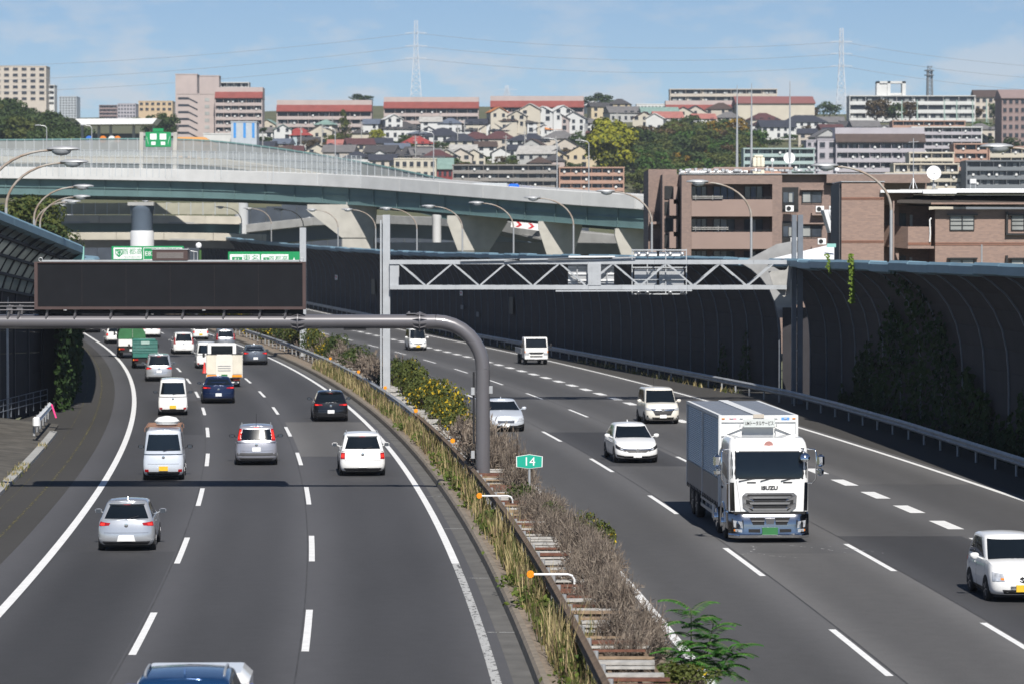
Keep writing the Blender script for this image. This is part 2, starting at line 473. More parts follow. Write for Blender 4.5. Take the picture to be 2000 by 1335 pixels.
line_strip(lambda Y: LX('R4', Y), .22, YN, YF, m_line, road_r)
for k in ('L1', 'L2'):
    line_strip(lambda Y, k=k: LX(k, Y, -.13), .035, YN, 260, m_tar, road_l, 'tar_joint', .004)
for k in ('R1', 'R2'):
    line_strip(lambda Y, k=k: LX(k, Y, .17), .04, YN, 260, m_tar, road_r, 'tar_joint', .004)
line_strip(lambda Y: LX('L0', Y, -2.05), .09, 60, 330, m_yellowln, road_l, 'moss_line', .006)
line_strip(lambda Y: LX('L0', Y, -3.0), .04, 60, 330, m_yellowln, road_l, 'moss_line', .006)
def dashes(k, start, length, period, Y1, w, parent, n0=0):
    Y = start - period * 6
    while Y < Y1:
        if Y > 34:
            line_strip(lambda y: LX(k, y), w, Y, Y + length, m_line, parent, 'lane_dash', .007, 2.7)
        Y += period
dashes('L1', 68.0, 8.0, 20.0, 480, .17, road_l)
dashes('L2', 68.6, 8.0, 20.0, 480, .17, road_l)
dashes('R1', 64.6, 8.0, 20.0, 480, .17, road_r)
dashes('R2', 85.9, 8.0, 20.0, 480, .17, road_r)
dashes('R3', 98.9, 3.1, 6.15, 420, .52, road_r)
for k, pts in enumerate((((7.2, 93.6), (7.35, 92.6), (7.1, 91.4), (7.6, 90.2), (8.3, 89.6)), ((8.4, 93.4), (9.2, 92.6), (9.9, 91.2)), ((6.9, 93.9), (8.0, 93.7), (9.1, 94.0)), ((7.1, 91.4), (6.8, 90.6)), ((9.6, 93.2), (11.0, 91.0)))):
    mb = MB()
    for a, b in zip(pts, pts[1:]): mb.quad((a[0] - .04, a[1], .009), (a[0] + .05, a[1], .009), (b[0] + .04, b[1], .009), (b[0] - .04, b[1], .009))
    mb.build('scuff_mark', paintmat('pale tyre scuff', (.30, .30, .30), .53), road_r)
# transverse patch joints of the surfacing
for Y, a, b in ((84, 'L3', 'kerb'), (99, 'L3', 'kerb'), (72, 'L3', 'kerb'), (112, 'L3', 'kerb')):
    strip('slab_joint', [lambda y, a=a: LX(a, y, .15), lambda y, b=b: LX(b, y)], Y, Y + .08, m_linew, .008, 1, gut)

# ---------------------------------------------------------------- central reservation
med = strip('median_bed', [lambda Y: LX('kerb', Y, .2), lambda Y: LX('kerb', Y, .7), lambda Y: LX('R0', Y, -1.0), lambda Y: LX('R0', Y, -.55)], YN, YF, m_soil, .26, 3.0)
kerb_i = 0
for Y in frange(36, 330, 2.0)[:-1]:
    mb = MB(); pr = [(0, -.03), (0.03, .2), (.09, .27), (.22, .275), (.22, -.03)]
    L = 2.0 if Y < 200 else 2.0
    rows = []
    for y in (Y + .006, Y + L - .006):
        x = LX('kerb', y)
        rows.append([(x + p, y, q + zr(y)) for p, q in pr])
    mb.grid(rows); mb.add(rows[0], [(0, 1, 2, 3, 4)])
    mb.build('kerb_stone', m_kerb, med)
mb = MB(); rows = []
for y in frange(330, YF, 5):
    x = LX('kerb', y); rows.append([(x, y, zr(y)), (x + .04, y, zr(y) + .27), (x + .22, y, zr(y) + .27)])
mb.grid(rows); tag(mb.build('kerb_run', m_kerb, med), kind='stuff')
mb = MB(); rows = []
for y in frange(YN, YF, 4):
    x = LX('R0', y, -.5); rows.append([(x - .25, y, zr(y) + .272), (x - .05, y, zr(y) + .27), (x, y, zr(y))])
mb.grid(rows); mb.build('kerb_run', m_kerb, med)

# ---------------------------------------------------------------- guardrails
WPROF = [(0, 0), (.02, .03), (.085, .075), (.085, .115), (.02, .16), (.02, .19), (.085, .235), (.085, .275), (.02, .32), (0, .35)]
def guardrail(label, cx, z0, Y0, Y1, m, sgn=1, seg=4.0, post=4.0, ztop=.80, wscale=1.0, postm=None, group=None):
    """W-beam rail on posts; cx(Y) lateral position, sgn = side of the traffic face"""
    t = thing('guardrail', label, 'guardrail', (cx(Y0), Y0, z0 + zr(Y0)), group=group)
    o = Vector(t.location)
    ys = frange(Y0, Y1, seg)
    for a, b in zip(ys, ys[1:]):
        mb = MB(); rows = []
        for y in (a, (a + b) / 2, b - .02):
            x = cx(y)
            rows.append([Vector((x + sgn * p * wscale, y, z0 + zr(y) + ztop - .35 * wscale + q * wscale)) - o for p, q in WPROF])
        mb.grid(rows)
        back = [[Vector((v.x - sgn * .012, v.y, v.z)) for v in r] for r in rows]
        mb.grid(back)
        for e in (0, -1):
            mb.grid([[r[e] for r in rows], [r[e] for r in back]])
        mb.build('rail', m, t, 30)
    for y in frange(Y0 + .3, Y1 - .3, post):
        x = cx(y); mb = MB()
        mb.tube([(0, 0, 0), (0, 0, ztop - .02)], .057, 8)
        mb.box(min(0, sgn * .05), max(0, sgn * .05) + .001, -.04, .04, ztop - .28, ztop - .1)
        mb.build('post', postm or m_rail, t, 40, Vector((x - sgn * .07, y, z0 + zr(y))) - o)
    return t
guardrail('long weathered steel guardrail of the planted median, facing the left carriageway', lambda Y: LX('rail', Y), .28, 40, 150, m_railrust, -1, 4, 2.0, .85, 1.05, m_rail)
guardrail('zinc guardrail continuing the median rail towards the distant gantry', lambda Y: LX('rail', Y), .28, 150.05, 420, m_rail, -1, 4, 4.0, .85, 1.05)
guardrail('grey guardrail in front of the dark noise barrier on the right', railR, 0, 70, 430, m_rail, -1, 4, 4.0, .85, 1.1)
gl = lambda Y: LX('L0', Y, -4.15)
gr_l = guardrail('short guardrail end with pink tape by the left concrete slope', gl, .35, 143, 158, m_white, 1, 4, 3.0, .85, 1.2)
mb = MB(); mb.bbox(-.10, .22, -.14, .06, .42, .90, .07); mb.build('end_piece', m_white, gr_l)
mb = MB(); mb.bar((.16, 5.5, .55), (-.1, 5.8, 1.2), .08, .02); mb.build('pink_tape', mat('pink tape', (.75, .05, .22), .5), gr_l)
# flat slats laid across the median like a ladder between the two rail lines
lad = thing('median_ladder', 'ladder of pale and rusty steel slats behind the median guardrail', 'median barrier', (LX('rail', 50), 50, .28))
lo = Vector(lad.location)
rr = random.Random(5); mesh_sl = []
for m in (m_slatw, m_slatw, m_rust, m_slatb, m_slatw):
    mb = MB(); mb.box(0, 1.2, -.14, .14, 0, .05); mesh_sl.append(mb.mesh('slat', m))
for Y in frange(50, 262, .82):
    s = slope(Y)
    me = rr.choice(mesh_sl) if Y < 130 else mesh_sl[0]
    inst(me, 'slat', lad, Vector((LX('rail', Y) + .1, Y, .28 + .62 + rr.uniform(-.03, .03))) - lo, (rr.uniform(-.12, .05), 0, math.atan(-s) * 0 + rr.uniform(-.03, .03)), (rr.uniform(.85, 1.1), rr.uniform(.7, 1.15), 1))
for off in (.25, 1.15):
    mb = MB(); pts = [Vector((LX('rail', Y) + off, Y, .28 + .56)) - lo for Y in frange(50, 262, 6)]
    for a, b in zip(pts, pts[1:]): mb.bar(a, b, .08, .1)
    mb.build('stringer', m_railrust, lad)
# arm reflectors
def arm_reflector(label, px, py, z, small=False):
    p = G(px, py, z); t = thing('arm_reflector', label, 'reflector', (p.x, p.y, .28), 0, 'orange reflectors along the median')
    h = z - .28; m1 = MB()
    m1.tube([(0, 0, h), (.9, .02, h), (1.0, .02, h - .03), (1.06, .02, h - .12), (1.06, .02, h - .5)], .028, 7); m1.build('arm', m_white, t, 50)
    m2 = MB(); m2.lathe([(.02, -.03), (.085, -.03), (.098, 0), (.085, .03), (.02, .03)], 16, Matrix.Translation((0, 0, h)) @ Matrix.Rotation(math.pi / 2, 4, 'X')); r = m2.build('reflector_disc', m_orange, t, 50)
    m3 = MB()
    for a in range(8):
        c, s = math.cos(a * .785), math.sin(a * .785); m3.bar((.03 * c, -.033, h + .03 * s), (.075 * c, -.033, h + .075 * s), .012, .008)
    m3.build('facets', m_amber, r)
arm_reflector('orange round reflector on a white arm, nearest on the median', 1036, 1122, 1.15)
arm_reflector('orange round reflector on a white arm just below the kilometre sign', 936, 968, 1.15)
for i, (px, py) in enumerate(((884, 861), (812, 802), (752, 757), (700, 726), (645, 700))):
    p = G(px, py, 1.35)
    t = thing('median_reflector', 'small orange reflector on the median rail, %s of five counted from the camera' % ('nearest', 'second', 'third', 'fourth', 'farthest')[i], 'reflector', (p.x, p.y, 1.12), 0, 'small orange reflectors on the median rail')
    mb = MB(); mb.tube([(0, 0, 0), (0, 0, .16)], .02, 6); mb.build('stem', m_galv, t)
    mb = MB(); mb.lathe([(.02, -.02), (.09, -.02), (.10, 0), (.09, .02), (.02, .02)], 12, Matrix.Translation((0, 0, .24)) @ Matrix.Rotation(math.pi / 2, 4, 'X')); mb.build('reflector_disc', m_orange, t, 50)
# kilometre post sign
pk = G(1034, 998, .3); pk.z = .28
t = thing('kilometre_sign', 'teal hexagonal kilometre sign reading 14 on a grey post', 'road sign', pk)
Yk = pk.y; s_ = Yk / F
mb = MB(); mb.tube([(0, 0, 0), (0, 0, (998 - 912) * s_ + .25)], .045, 10); mb.build('post', m_galv, t, 50)
zc = (998 - 900.5) * s_ + .02; hw, hh = 26 * s_, 13.5 * s_
def hexa(k): return [(-hw * k, 0 + hh * .75 * k), (-hw * k * .98, -hh * .8 * k), (0, -hh * k * 1.05), (hw * k * .98, -hh * .8 * k), (hw * k, hh * .75 * k), (0, hh * k * 1.05)]
mb = MB(); mb.prism([(a, b + zc) for a, b in hexa(1)], -.06, -.045); pn = mb.build('border', m_whitepl, t)
mb = MB(); mb.prism([(a, b + zc) for a, b in hexa(.94)], -.066, -.061); mb.build('panel', m_teal, t)
text_part('14', hh * 1.75, m_whitepl, t, (0, -.068, zc - .01), bold=.001, name='numerals')
mb = MB(); mb.box(-.09, .09, -.047, .05, zc - .14, zc + .14); mb.build('bracket', m_galv, t)

# ---------------------------------------------------------------- noise barriers
PR = [(0, 0), (0, .95), (0, 1.9), (0, 2.85), (0.02, 3.8), (.10, 4.75), (.30, 5.65), (.66, 6.5), (1.18, 7.22), (1.82, 7.78), (2.45, 8.15)]
def wall_pt(cx, sgn, Y, t, z, zs=1.0):
    return Vector((cx(Y) + sgn * t, Y, z * zs + zr(Y)))
m_back = mat('barrier backing', (.02, .02, .022), .8)
def barrier(label, cx, sgn, Y0, Y1, bay, maxparts, prof=PR, zs=lambda Y: 1.0, mrow=None, mpost=None, cap=True, pw=.14, group=None, wavy=True):
    t = thing('noise_barrier', label, 'noise barrier', (cx(Y0), Y0, 0), group=group)
    o = Vector(t.location); cnt = 0; rest = MB()
    ys = frange(Y0, Y1, bay)
    for bi, (a, b) in enumerate(zip(ys, ys[1:])):
        g = .012
        for r in range(len(prof) - 1):
            (t0, z0), (t1, z1) = prof[r], prof[r + 1]
            ed = Vector((t1 - t0, z1 - z0)); L = ed.length; ed /= L
            nx, nz = ed.y, -ed.x          # towards the road (t grows towards it)
            vs = []
            for th in (0, -.07):
                for (yy, e0, e1) in ((a + g, .004, L - .004), (b - g, .004, L - .004)):
                    for e in (e0, e1):
                        tt = t0 + ed.x * e + nx * th; zz = z0 + ed.y * e + nz * th
                        vs.append(wall_pt(cx, sgn, yy, tt, zz, zs(yy)) - o)
            fs = ((0, 1, 3, 2), (4, 6, 7, 5), (0, 2, 6, 4), (1, 5, 7, 3), (0, 4, 5, 1), (2, 3, 7, 6))
            m = mrow(r) if mrow else m_wall
            if cnt < maxparts:
                MB().add(vs, fs).build('panel', m, t); cnt += 1
            else:
                rest.add(vs, fs)
    bk = MB()
    bk.grid([[wall_pt(cx, sgn, yy, a - .10 * (i > 0), b + .02, zs(yy)) - o for i, (a, b) in enumerate(prof)] for yy in ys]); bk.build('backing_sheet', m_back, t) if not mrow else None
    if rest.v: tag(rest.build('panel_run', m_wall, t), kind='stuff')
    for yy in ys:
        mb = MB()
        for r in range(len(prof) - 1):
            (t0, z0), (t1, z1) = prof[r], prof[r + 1]
            mb.bar(wall_pt(cx, sgn, yy, t0 - .02, z0, zs(yy)) - o, wall_pt(cx, sgn, yy, t1 - .02, z1, zs(yy)) - o, pw, .16, up=(sgn, 0, 0.3))
        mb.build('post', mpost or m_wallpost, t)
    if cap:
        tt, tz = prof[-1]; pt, pz = prof[-2]
        rr = random.Random(int(Y0))
        for a, b in zip(ys, ys[1:]):
            mb = MB(); j = rr.uniform(-.07, .07) if wavy else 0
            rows = []
            for yy in (a + .012, b - .012):
                z = tz * zs(yy) + zr(yy) + j; x = cx(yy) + sgn * tt
                rows.append([Vector((x - sgn * .75, yy, z + .30)) - o, Vector((x + sgn * .06, yy, z + .34)) - o, Vector((x + sgn * .16, yy, z + .22)) - o, Vector((x + sgn * .14, yy, z - .12)) - o, Vector((x - sgn * .03, yy, z - .16)) - o, Vector((x - sgn * .7, yy, z - .28)) - o])
            mb.grid(rows, close=True)
            for r_ in rows: mb.add(r_, [tuple(range(6))])
            mb.build('cap_plate', m_cap, t)
    return t
zsR = lambda Y: interp(Y, [(90, .985), (187, 1.0), (300, 1.03)])
bar_n = barrier('dark curved noise barrier with blue cap nearest on the right, ivy climbing it', wallR, -1, 85, 187, 5.0, 300, zs=zsR)
bar_f = barrier('long dark curved noise barrier running from the white truss gantry into the distance', wallR, -1, 193, 545, 4.0, 300, zs=zsR)
# sheet steel closing the barrier ends by the gantry
o = Vector(bar_f.location); mb = MB()
poly = [(wallR(193) - t_, z * zsR(193)) for t_, z in PR[5:]] + [(16.55, 9.35), (17.9, 9.6), (17.9, 5.6), (17.0, 5.2), (17.0, 4.75)]
mb.prism([(x - o.x, z) for x, z in poly], 193 - o.y - .28, 193 - o.y - .2); mb.build('end_sheet', mat('stained pale sheet steel', (.30, .30, .30), .5, .1, .2, 1.3), bar_f)
o = Vector(bar_n.location); mb = MB()
a = at(1500, 507, 187); b = at(1629, 476, 193); c = at(1629, 507, 189)
mb.add([a - o, b - o, c - o, a - o + Vector((0, 1.2, -.05)), b - o + Vector((0, 1.2, -.05)), c - o + Vector((0, 1.2, -.05))], [(0, 1, 2), (5, 4, 3), (0, 3, 4, 1), (1, 4, 5, 2), (2, 5, 3, 0)]); mb.build('wedge_sheet', m_white, bar_n)
mb = MB(); p = at(1622, 480, 190) - o; mb.box(p.x - .25, p.x + .3, p.y - .3, p.y - .1, p.z - .1, p.z + .12); mb.build('wedge_trim', mat('mint trim', (.25, .50, .46), .5), bar_n)
mb = MB(); mb.box(16.9 - o.x, 18.6 - o.x, 5.2 + 187 - o.y, 5.3 + 187 - o.y, 0, 5.4); mb.build('gap_shade_panel', m_wall, bar_n)  # dark sheet standing in for shade in the barrier gap
# plates and hatches hung on the far barrier
for nm, px, py, w, h, m, lab in (('triangle_plate', 904, 573, .55, .5, m_white, 1), ('notice_plate', 905, 600, .6, .45, m_wallpost, 0), ('notice_plate', 936, 614, .5, .5, m_wallpost, 0), ('access_hatch', 1001, 597, .7, 1.6, m_dark, 0), ('access_hatch', 731, 560, .9, 1.9, m_dark, 0), ('triangle_plate', 659, 542, .7, .65, m_white, 1)):
    best = min(frange(200, 500, .5), key=lambda Y: abs((wallR(Y) - .12) * F / Y - (px - 1000)))
    s = best / F; X = wallR(best) - .14; z = CH + (HY - py) * s
    oo = Vector(bar_f.location); mb = MB(); sl = (wallR(best + 1) - wallR(best - 1)) / 2
    c = Vector((X - .1, best, z)) - oo; d = Vector((sl, 1, 0)).normalized(); n = Vector((-1, sl, 0)).normalized()
    k = 3.0
    vs = [c + d * (sx * w * k / 2) + Vector((0, 0, sz * h)) + n * e for e in (0, .03) for sx, sz in ((-1, -.5), (1, -.5), (1, .5), (-1, .5))]
    mb.add(vs, ((3, 2, 1, 0), (4, 5, 6, 7), (0, 1, 5, 4), (1, 2, 6, 5), (2, 3, 7, 6), (3, 0, 4, 7)))
    po = mb.build(nm, m, bar_f)
    if lab:
        mb = MB(); vs = [c + d * (sx * w * k * .3) + Vector((0, 0, sz * h)) + n * .036 for sx, sz in ((-1, .28), (1, .28), (0, -.3))]
        mb.add(vs, [(0, 1, 2)]); mb.build('red_triangle', mat('red print', (.55, .02, .04), .5), po)
# left barrier: dark panels below, translucent glazing above
m_trans = leafmat('translucent barrier pane', (0.34, 0.36, 0.35), (0.48, 0.50, 0.48), .75, .3)
m_frame = mat('dark barrier frame', (0.03, 0.032, 0.038), .6, .1, .1, 2)
PL = [(0, 0), (0, 1.2), (0, 2.4), (0, 3.6), (0, 4.8), (.02, 5.9), (.12, 6.9), (.38, 7.7), (.82, 8.5), (1.45, 9.2), (2.2, 9.75)]
def wallN(Y): return -26.3 - .03 * (172 - Y)
zsL = lambda Y: interp(Y, [(128, 1.16), (146, 1.10), (172, .915)])
bar_l = barrier('curved noise barrier with large translucent upper panes at the left edge', wallN, 1, 128, 172, 4.0, 300, PL, zsL, lambda r: m_trans if r >= 6 else m_wall, m_frame, pw=.30, wavy=False)
o = Vector(bar_l.location)
for r in range(6, len(PL)):
    mb = MB(); t_, z_ = PL[r]
    pts = [wall_pt(wallN, 1, Y, t_ + .01, z_, zsL(Y)) - o for Y in frange(128, 172, 4)]
    for a, b in zip(pts, pts[1:]): mb.bar(a, b, .22, .14)
    mb.build('transom', m_frame, bar_l)
for Y in frange(130, 170, 4):
    mb = MB()
    for r in range(6, len(PL) - 1): mb.bar(wall_pt(wallN, 1, Y, PL[r][0], PL[r][1], zsL(Y)) - o, wall_pt(wallN, 1, Y, PL[r + 1][0], PL[r + 1][1], zsL(Y)) - o, .12, .12, up=(1, 0, .3))
    mb.build('mullion', m_frame, bar_l)
mb = MB(); p = wall_pt(wallN, 1, 172, 2.2, 9.75, zsL(172)) - o; mb.box(p.x - .5, p.x + .2, p.y + .0, p.y + .25, p.z - .5, p.z + .25); mb.build('cap_end', mat('mint trim', (.25, .50, .46), .5), bar_l)
mb = MB(); mb.box(-26.35 - o.x, -25.2 - o.x, 172.3 - o.y, 172.42 - o.y, 0, 7.4); mb.build('end_panel', m_wall, bar_l)
barrier('plain dark barrier continuing left of the road beyond the translucent one', wallL, 1, 174, 420, 6.0, 250, PL, lambda Y: .84, cap=True, wavy=False)
# concrete slope and slabs on the left verge
sl = strip('concrete_slope', [lambda Y: LX('L0', Y, -8.5), lambda Y: LX('L0', Y, -3.7)], 96, 158, m_concslope, 0.06, 4)
for v in sl.data.vertices:
    if v.index % 2 == 0: v.co.z += .55
for Y in frange(98, 148, 2.4):
    mb = MB(); x = LX('L0', Y, -3.62); x2 = LX('L0', Y + 2.36, -3.62)
    mb.add([(x - .2, Y, .0), (x + .15, Y, 0), (x + .15, Y, .14), (x - .2, Y, .16), (x2 - .2, Y + 2.36, 0), (x2 + .15, Y + 2.36, 0), (x2 + .15, Y + 2.36, .14), (x2 - .2, Y + 2.36, .16)], ((0, 1, 2, 3), (7, 6, 5, 4), (0, 4, 5, 1), (1, 5, 6, 2), (2, 6, 7, 3), (3, 7, 4, 0)))
    mb.build('kerb_stone', m_concg, sl)
t = thing('pipe_railing', 'low dark pipe railing at the foot of the left barrier', 'railing', (-26, 150, .3))
o = Vector(t.location)
for Y in frange(150, 171, 2.0):
    mb = MB(); mb.tube([Vector((wallN(Y) + .5, Y, .3)) - o, Vector((wallN(Y) + .5, Y, 1.3)) - o], .03, 6); mb.build('post', m_wallpost, t)
for z in (.7, 1.0, 1.3):
    mb = MB(); mb.tube([Vector((wallN(Y) + .5, Y, z)) - o for Y in frange(150, 171, 4)], .025, 6); mb.build('rail', m_wallpost, t, 40)

# ---------------------------------------------------------------- near gantry: grey pipe with message board
YG = 111.0; sg = YG / F
def gp(px, py): return ((px - 1000) * sg, CH + (HY - py) * sg)
xc, zb = gp(943, 628); R = 1.7
gan = thing('sign_gantry', 'grey bent pipe gantry crossing the left carriageway and landing on the median', 'gantry', (xc, YG, 0))
mb = MB(); pts = [(0, 0, .2), (0, 0, zb - R)]
for i in range(1, 9):
    a = i / 8 * math.pi / 2; pts.append((-R + R * math.cos(a), 0, zb - R + R * math.sin(a)))
pts += [(-8, 0, zb), (-16.2, 0, zb), (-22.6, 0, zb)]
mb.tube(pts[:2], .255, 24); mb.build('column', m_gant, gan, 50)
mb = MB(); mb.tube(pts[1:10], .255, 24, caps=False); mb.build('bend', m_gant, gan, 50)
mb = MB(); mb.tube(pts[9:], .255, 24); mb.build('beam', m_gant, gan, 50)
mb = MB(); mb.tube([(-22.6, 0, zb), (-22.6, 0, .2)], .255, 24); mb.build('column', m_gant, gan, 50)
for px in (582, 820):
    x = (px - 943) * sg
    mb = MB(); mb.lathe([(.25, -.022), (.36, -.022), (.36, .022), (.25, .022)], 24, Matrix.Translation((x, 0, zb)) @ Matrix.Rotation(math.pi / 2, 4, 'Y')); fl = mb.build('flange', m_gant, gan, 30)
    for i in range(12):
        a = i * math.pi / 6 + .2; c, s = math.cos(a), math.sin(a); mb = MB()
        for sd in (-1, 1):
            p0 = Vector((x + sd * .022, c * .25, zb + s * .25)); p1 = Vector((x + sd * .022, c * .352, zb + s * .352)); p2 = Vector((x + sd * .27, c * .25, zb + s * .25)); w = Vector((0, -s * .012, c * .012))
            mb.add([p0 - w, p1 - w, p2 - w, p0 + w, p1 + w, p2 + w], [(0, 1, 2), (5, 4, 3), (0, 3, 4, 1), (1, 4, 5, 2), (2, 5, 3, 0)])
        mb.build('gusset', m_gant, fl)
mb = MB()   # cable duct up the column with junction boxes
mb.tube([(-.33, -.02, 2.0), (-.33, -.02, zb - R - .1)], .035, 8); mb.build('conduit', m_dark, gan, 50)
for z, dx in ((zb - 2.5, -.36), (zb - 2.45, .29), (1.6, -.36)):
    mb = MB(); mb.bbox(dx - .07, dx + .07, -.12, .06, z - .14, z + .14, .015); mb.build('junction_box', m_galv, gan)
mb = MB(); mb.box(-2.75, -2.2, -.2, .2, zb + .27, zb + .3); mb.box(-2.7, -2.62, -.05, .05, zb + .2, zb + .36); mb.build('top_plate', m_gant, gan)
# brackets carrying the board
xl, zt = gp(72, 512); xr, zbm = gp(597, 603); zl = zbm
for px in (95, 150, 220, 290, 360, 440, 510, 560, 40, 20):
    x = (px - 943) * sg; mb = MB()
    mb.bar((x - .06, -.22, zb + .12), (x + .05, -.28, zb + .62), .07, .07); mb.bar((x - .02, .25, zb + .1), (x + .05, .2, zb + .62), .07, .07); mb.box(x - .09, x + .12, -.3, -.2, zb + .42, zb + .56)
    mb.build('bracket', m_gant, gan)
for z in (zb + .50, zb + .62):
    mb = MB(); mb.bar((-22.6, -.25, z), (-.5 + (590 - 943) * sg, -.25, z), .05, .05); mb.build('carrier_rail', m_dark, gan)
for z in (zb + .42, zb + .55, zb + .68):
    mb = MB(); mb.tube([(-22.6, -.32, z), ((72 - 943) * sg, -.32, z)], .022, 6); mb.build('walkway_rail', m_gant, gan)
for px in (130, 400):
    x = (px - 943) * sg; mb = MB(); mb.bbox(x - .06, x + .06, -.38, -.28, zb + .40, zb + .53, .01); mb.build('sensor_box', m_whitepl, gan)
mb = MB(); x = (720 - 943) * sg; mb.box(x - .9, x - .1, -.12, .12, zb - .31, zb - .256); mb.build('under_plate', m_dark, gan)
brd = thing('message_board', 'wide blank black electronic message board mounted on the grey pipe gantry', 'sign board', ((xl + xr) / 2, YG, zl))
w = (xr - xl); h = zt - zl
mb = MB(); mb.box(-w / 2, w / 2, -.34, .34, 0, h); mb.build('housing', m_signbrn, brd)
nP = 6
for i in range(nP):
    x0 = -w / 2 + .09 + (w - .18) * i / nP; mb = MB(); mb.box(x0 + .0025, x0 + (w - .18) / nP - .0025, -.352, -.345, .09, h - .05); mb.build('face_panel', m_signblk, brd)
for nm, b in (('frame_bar', (-w / 2 - .03, w / 2 + .03, -.40, -.342, -.02, .08)), ('frame_bar', (-w / 2 - .03, w / 2 + .03, -.40, -.342, h - .04, h + .01)), ('frame_bar', (-w / 2 - .03, -w / 2 + .085, -.398, -.342, .081, h - .041)), ('frame_bar', (w / 2 - .085, w / 2 + .03, -.398, -.342, .081, h - .041))):
    mb = MB(); mb.box(*b); mb.build(nm, m_signbrn, brd)
mb = MB(); mb.box(-w / 2 + .25, w / 2 - .2, -.42, .36, h + .012, h + .075); mb.build('top_flashing', m_steel, brd)
mb = MB(); mb.box(-w / 2 + .05, w / 2 - .1, -.2, .2, -.19, -.022); mb.build('shade_bar', m_black, brd)  # black bar put in as the shade below the board
bx = (335 - 334.5) * sg; mb = MB(); mb.bbox(bx - .64, bx + .64, -.45, .2, h + .05, h + .44, .02); tb = mb.build('top_box', m_signbrn, brd)
mb = MB(); mb.box(bx - .66, bx + .66, -.47, .22, h + .44, h + .475); mb.build('box_lid', m_steel, tb)
for i in range(6):
    mb = MB(); z = h + .14 + i * .035; mb.box(bx - .48, bx + .48, -.462, -.452, z, z + .02); mb.build('louvre', mat('louvre grey', (.25, .23, .22), .5), tb)
for sx in (-1, 1):
    mb = MB(); mb.tube([(sx * (w / 2 - .14) + .07 * math.cos(a), 0, h + .09 + .07 * math.sin(a)) for a in [i * math.pi / 5 for i in range(11)]], .014, 6); mb.build('lifting_eye', m_galv, brd)
mb = MB(); mb.tube([(.95, 0, h + .05), (.95, 0, h + .36), (.7, 0, h + .4)], .015, 6); mb.tube([(.82, 0, h + .05), (.82, 0, h + .36)], .015, 6); mb.build('cable_rack', m_galv, brd)

# ---------------------------------------------------------------- white truss gantry over the right carriageway
YT = 180.0; st = YT / F
def tp(px, py): return Vector(((px - 1000) * st, 0, CH + (HY - py) * st))
x0 = tp(753, 0).x
tr = thing('truss_gantry', 'pale grey lattice truss gantry spanning the right carriageway', 'gantry', (x0, YT, 0))
def tl(px, py, dy=0): p = tp(px, py); return Vector((p.x - x0, dy, p.z))
ztop = tp(0, 420).z
for dy, w, xx in ((0, .42, .06), (0, .09, -.26)):
    mb = MB(); mb.box(xx - w / 2, xx + w / 2, -.22, .22, 0.2, ztop if w > .2 else ztop - .3); mb.build('post' if w > .2 else 'post_flange', m_gantlt, tr)
xr_ = tl(1557, 0).x
for xx, w in ((-.17, .26), (.19, .30)):
    mb = MB(); mb.box(xr_ + xx - w / 2, xr_ + xx + w / 2, .02, .45, 0, tp(0, 420).z); mb.build('post', m_wallpost, tr)
for i in range(7):
    mb = MB(); z = 1.2 + i * .95; mb.box(xr_ - .06, xr_ + .06, .05, .4, z, z + .06); mb.build('batten', m_gantlt, tr)
for dy in (-.55, .55):
    for py, hh_ in ((512, .25), (561, .25)):
        n = 12
        for i in range(n):
            a = tl(762 + (1535 - 762) * i / n, py, dy); b = tl(762 + (1535 - 762) * (i + 1) / n - .35, py, dy)
            mb = MB(); mb.bar(a, b, .2, hh_); mb.build('chord', m_gantlt, tr)
    N = 14; x_s = [780 + (1510 - 780) * i / N for i in range(N + 1)]
    for i in range(N):
        u, d_ = (516, 557)
        a = tl(x_s[i] + 2, u if i % 2 == 0 else d_, dy * 1.0); b = tl(x_s[i + 1] - 2, d_ if i % 2 == 0 else u, dy)
        mb = MB(); mb.bar(a + Vector((0, -.05, 0)), b + Vector((0, -.05, 0)), .07, .08); mb.bar(a + Vector((0, .07, .03)), b + Vector((0, .07, .03)), .05, .06); mb.build('diagonal', m_gantlt, tr)
    mb = MB(); a = tl(762, 557); b = tl(779, 515); mb.box(a.x, b.x, dy - .02, dy + .02, a.z, b.z); mb.build('end_plate', m_gantlt, tr)
    mb = MB(); a = tl(1148, 557); b = tl(1173, 515); mb.box(a.x, b.x, dy - .14, dy - .10, a.z, b.z); sp = mb.build('splice_plate', m_gantlt, tr)
    for i in range(5):
        for j in range(2):
            mb = MB(); c = Vector((a.x + .22 + j * .32, dy - .145, a.z + .15 + i * .22)); mb.lathe([(.028, -.012), (.028, .012)], 6, Matrix.Translation(c) @ Matrix.Rotation(math.pi / 2, 4, 'X')); mb.build('bolt', m_galv, sp)
for px in range(790, 1520, 60):
    for py in (512, 561):
        mb = MB(); a = tl(px, py); mb.bar((a.x, -.45, a.z), (a.x + .6, .45, a.z), .06, .06); mb.build('tie', m_gantlt, tr)
mb = MB(); a = tl(1500, 580); b = tl(1535, 500); mb.prism([(a.x, b.z - .9), (b.x, b.z - .8), (b.x + .25, b.z - .3), (b.x + .25, a.z + .2), (b.x - .15, a.z), (a.x + .3, a.z + .6)], -.3, -.2); mb.build('knuckle_plate', mat('stained gantry plate', (.34, .335, .32), .6, 0, .2, 2), tr)
for a_, b_, m in (((900, 509), (1195, 504), m_gantlt), ((985, 510), (1015, 507), m_galv), ((1070, 507), (1240, 503), m_galv), ((1110, 501.5), (1200, 501.5), m_white), ((1085, 568), (1350, 567), m_gantlt)):
    mb = MB(); mb.bar(tl(*a_, -.75), tl(*b_, -.75), .12, .09); mb.build('cable_tray', m, tr)
